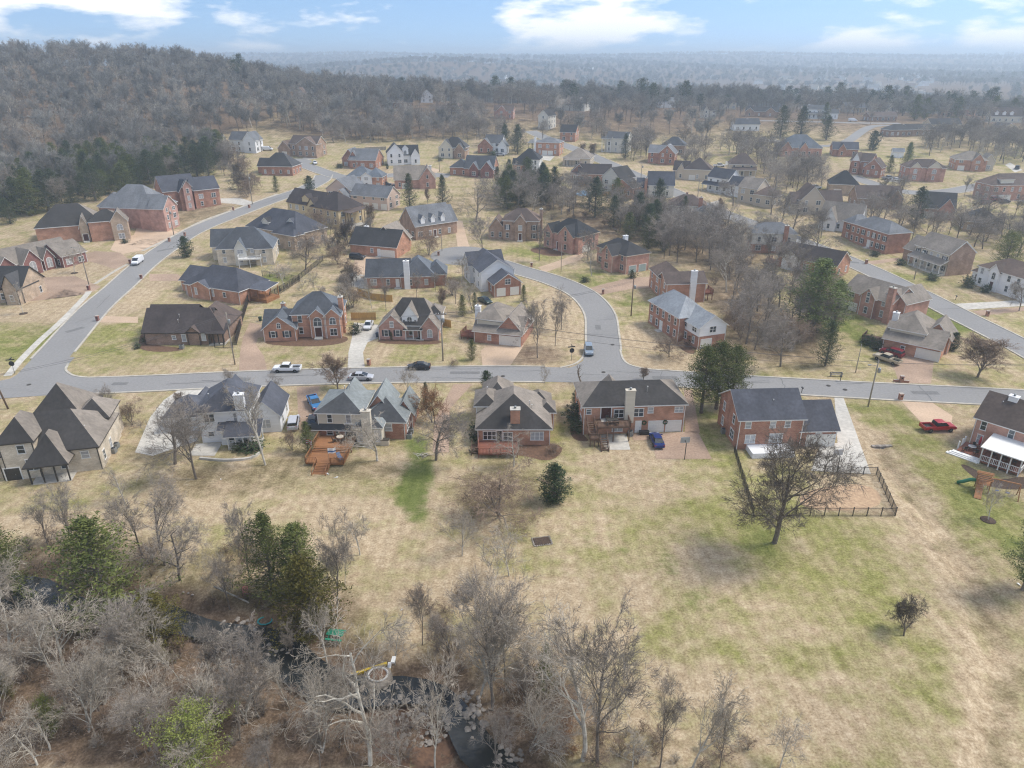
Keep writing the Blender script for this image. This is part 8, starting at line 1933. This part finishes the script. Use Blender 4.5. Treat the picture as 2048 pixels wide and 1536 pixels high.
# brush pile, bench, flags, boats, bins, pool
c = ground(845, 912); e = empty('brush_pile', c); tag(e, 'pile of cut grey branches on the lawn under the tangled tree', 'brush pile'); rr = random.Random(6)
for q in range(26):
    a, l = rr.uniform(0, 6.28), rr.uniform(.6, 1.6); x, y = rr.uniform(-1, 1), rr.uniform(-.6, .6); MB().tube([(x, y, rr.uniform(.05, .5)), (x + l * math.cos(a), y + l * math.sin(a) * .6, rr.uniform(.05, .4))], [.05, .03], 4).build('branch', M_PALEB, e)
c = ground(1672, 753); e = empty('wooden_bench', c); tag(e, 'low wooden rail bench on the verge near the slim pole', 'bench'); MB().box(-1.3, -.2, .45, 1.3, .2, .5).build('seat', M_POLE, e); MB().box(-1.3, .2, .6, 1.3, .24, .9).build('backrest', M_POLE, e)
for x in (-1.1, 1.1): MB().box(x - .06, -.18, 0, x + .06, .22, .9).build('leg', M_POLE, e)
p = local(hC, 2.5, -7.0, .55)
def flag(label, pos, cols, rz, tilt):
    e = empty('flag', pos, rz); tag(e, label, 'flag'); MB().tube([(0, 0, 0), (0, -tilt, 2.2)], [.025, .02], 6).build('staff', M_METAL, e)
    n = len(cols)
    for i, m in enumerate(cols):
        z1, z0 = 2.15 - .9 * i / n, 2.15 - .9 * (i + 1) / n; vs, fs = [], []
        for q in range(7): 
            x = .03 + 1.2 * q / 6; yy = -tilt + .1 * math.sin(q * 1.3)
            vs += [(x, yy, z0), (x, yy, z1), (x, yy + .015, z0), (x, yy + .015, z1)]
        for q in range(6): a = 4 * q; fs += [(a, a + 4, a + 5, a + 1), (a + 2, a + 3, a + 7, a + 6), (a + 1, a + 5, a + 7, a + 3), (a, a + 2, a + 6, a + 4)]
        s = MB(); s.add(vs, fs); s.build('stripe' if n > 1 else 'cloth', m, e)
fw, fb, fr_ = paint('flag_white', (.75, .75, .75), .8), paint('flag_blue', (.06, .12, .3), .8), paint('flag_red', (.45, .04, .05), .8)
flag('white flag with a dark blue band flying from the lower deck', local(hC, 3.6, -7.2, .6), [fw, fw, fb, fw], .2, .3); flag('red and white striped flag at the left deck rail', local(hC, .3, -5.5, .6), [fr_, fw, fr_, fw, fr_], 2.6, .4)
c = ground(634, 905); o = MB(); loft(o, [(-1.9, .05, .2, .3, .03, .34), (-1.2, .34, .05, .3, .25, .36), (0, .42, 0, .3, .3, .38), (1.2, .34, .05, .3, .25, .36), (1.9, .05, .2, .3, .03, .34)], sm=True); o = o.build('kayak', paint('blue_kayak', (.03, .09, .30), .4), None, c, 1.2); tag(o, 'dark blue kayak lying left of the orange deck', 'kayak')
c = ground(650, 926); o = MB(); o.lathe([(.1, 0), (.62, .05), (.72, .35), (.66, .38), (.56, .1), (.05, .08)], 14); o = o.build('plastic_tub', paint('teal_plastic', (.01, .30, .26), .4), None, c); tag(o, 'bright teal plastic tub under the lower deck', 'tub')
e = empty('lounge_chair', local(hC, 5.4, -7.0, .55), .6); tag(e, 'blue grey lounge chair at the right of the lower deck', 'chair'); MB().box(-.3, -.7, .3, .3, .4, .38).build('seat', paint('blue_sling', (.12, .16, .26), .8), e); b = MB(); b.bar((0, .4, .34), (0, 1.0, .85), .6, .05); b.build('backrest', paint('blue_sling', (.12, .16, .26), .8), e)
for x in (-.27, .27):
    for y in (-.6, .3): MB().box(x - .03, y - .03, 0, x + .03, y + .03, .3).build('leg', M_METAL, e)
for x, y, lab, cc in [(521, 642, 'dark green wheeled bin at the colonial garage', (.02, .06, .035)), (755, 674, 'dark blue wheeled bin at the pink cottage drive', (.03, .05, .09)), (1870, 695 + 10, 'grey utility box on the brick wall by the pale garage', (.4, .4, .4)), (1695, 618, 'black wheeled bin by the rose brick garage', (.02, .02, .02))]:
    c = ground(x, y); e = empty('wheeled_bin', c); tag(e, lab, 'bin'); mm = paint('bin_%d' % x, cc, .5); s = MB(); s.add([(-.25, -.28, .05), (.25, -.28, .05), (.25, .28, .05), (-.25, .28, .05), (-.32, -.36, 1.0), (.32, -.36, 1.0), (.32, .36, 1.0), (-.32, .36, 1.0)], [(3, 2, 1, 0), (4, 5, 6, 7), (0, 1, 5, 4), (1, 2, 6, 5), (2, 3, 7, 6), (3, 0, 4, 7)]); s.build('body', mm, e); MB().box(-.35, -.4, 1.0, .35, .38, 1.08).build('lid', mm, e)
    for s_ in (-1, 1): inst('wheel', wheel_meshes(.15)[0], e, (s_ * .25, .3, .15), math.pi / 2)
poly('swimming_pool', smooth_px([(1150, 384), (1172, 380), (1185, 386), (1172, 393), (1152, 391)]), .08, mat('pool_cover', (.16, .33, .52), (.22, .40, .58), rough=.3))
# scattered litter on lawns
for x, y in [(444, 958), (672, 955), (655, 948), (802, 1222), (2040, 1170)]:
    c = ground(x, y); o = MB(); rr = random.Random(x); o.add([(rr.uniform(-.4, .4), rr.uniform(-.3, .3), .02 + rr.uniform(0, .12)) for _ in range(6)], [(0, 1, 2), (0, 2, 3), (1, 4, 5), (2, 3, 4), (0, 5, 3)]); o = o.build('litter_scrap', M_TRIM, None, c); tag(o, 'white scrap of litter lying on the lawn', 'litter', 'scraps on the lawns')
# little town far off in the haze
tr = random.Random(14)
tm = []
for wk, rk in (('white', 'grey'), ('pale', 'taupe'), ('beige', 'umber')):
    b = MB(); b.box(-7, -4.5, -2, 7, 4.5, 5); b.add([(-7, -4.5, 5), (7, -4.5, 5), (7, 4.5, 5), (-7, 4.5, 5), (-7, 0, 8), (7, 0, 8)], [(3, 0, 4), (1, 2, 5)])
    r = MB(); r.add([(-7.4, -5, 4.8), (7.4, -5, 4.8), (7.4, 0, 8.2), (-7.4, 0, 8.2), (7.4, 5, 4.8), (-7.4, 5, 4.8)], [(0, 1, 2, 3), (3, 2, 4, 5), (0, 5, 4, 1)]); tm.append((b.mesh('wall', wallm(wk)), r.mesh('roof', roofm(rk))))
n = 0
while n < 90:
    x, y = tr.uniform(380, 1050), tr.uniform(1080, 2050)
    if not (.33 < x / y < .56): continue
    if n >= 70: x, y = tr.uniform(-300, 700), tr.uniform(1500, 2600)
    a, b = tr.choice(tm); e = empty('distant_house', (x, y, hz(x, y)), tr.uniform(-.6, .6), tr.uniform(1.0, 1.4)); tag(e, 'tiny pale house far off in the hazy valley', 'house', 'houses in the hazy valley'); inst('wall', a, e); inst('roof', b, e); n += 1
n = 0
while n < 36:
    px_, py_ = (tr.uniform(520, 1000), tr.uniform(168, 205)) if n < 12 else (tr.uniform(1110, 2040), tr.uniform(176, 222))
    v = ground(px_, py_); n += 1
    if v.y > 900 or blocked(v.x, v.y, 4): continue
    a, b = tr.choice(tm); e = empty('distant_house', (v.x, v.y, v.z), tr.uniform(-.6, .6), tr.uniform(.9, 1.15)); tag(e, 'small pale house glimpsed through the far ridge woods', 'house', 'houses in the far ridge woods'); inst('wall', a, e); inst('roof', b, e)
# ------------------------------------------------------------------ haze
hb = MB().box(-16500, -300, -45, 16500, 12500, 122)
m = bpy.data.materials.new('haze'); m.use_nodes = True; m.node_tree.nodes.clear()
o_ = N(m.node_tree.nodes, 'ShaderNodeOutputMaterial'); pv = N(m.node_tree.nodes, 'ShaderNodeVolumePrincipled')
pv.inputs['Color'].default_value = (.72, .87, 1.0, 1); pv.inputs['Density'].default_value = HAZE; pv.inputs['Anisotropy'].default_value = .45
m.node_tree.links.new(pv.outputs[0], o_.inputs['Volume'])
hz_o = hb.build('haze', m); tag(hz_o, kind='stuff')
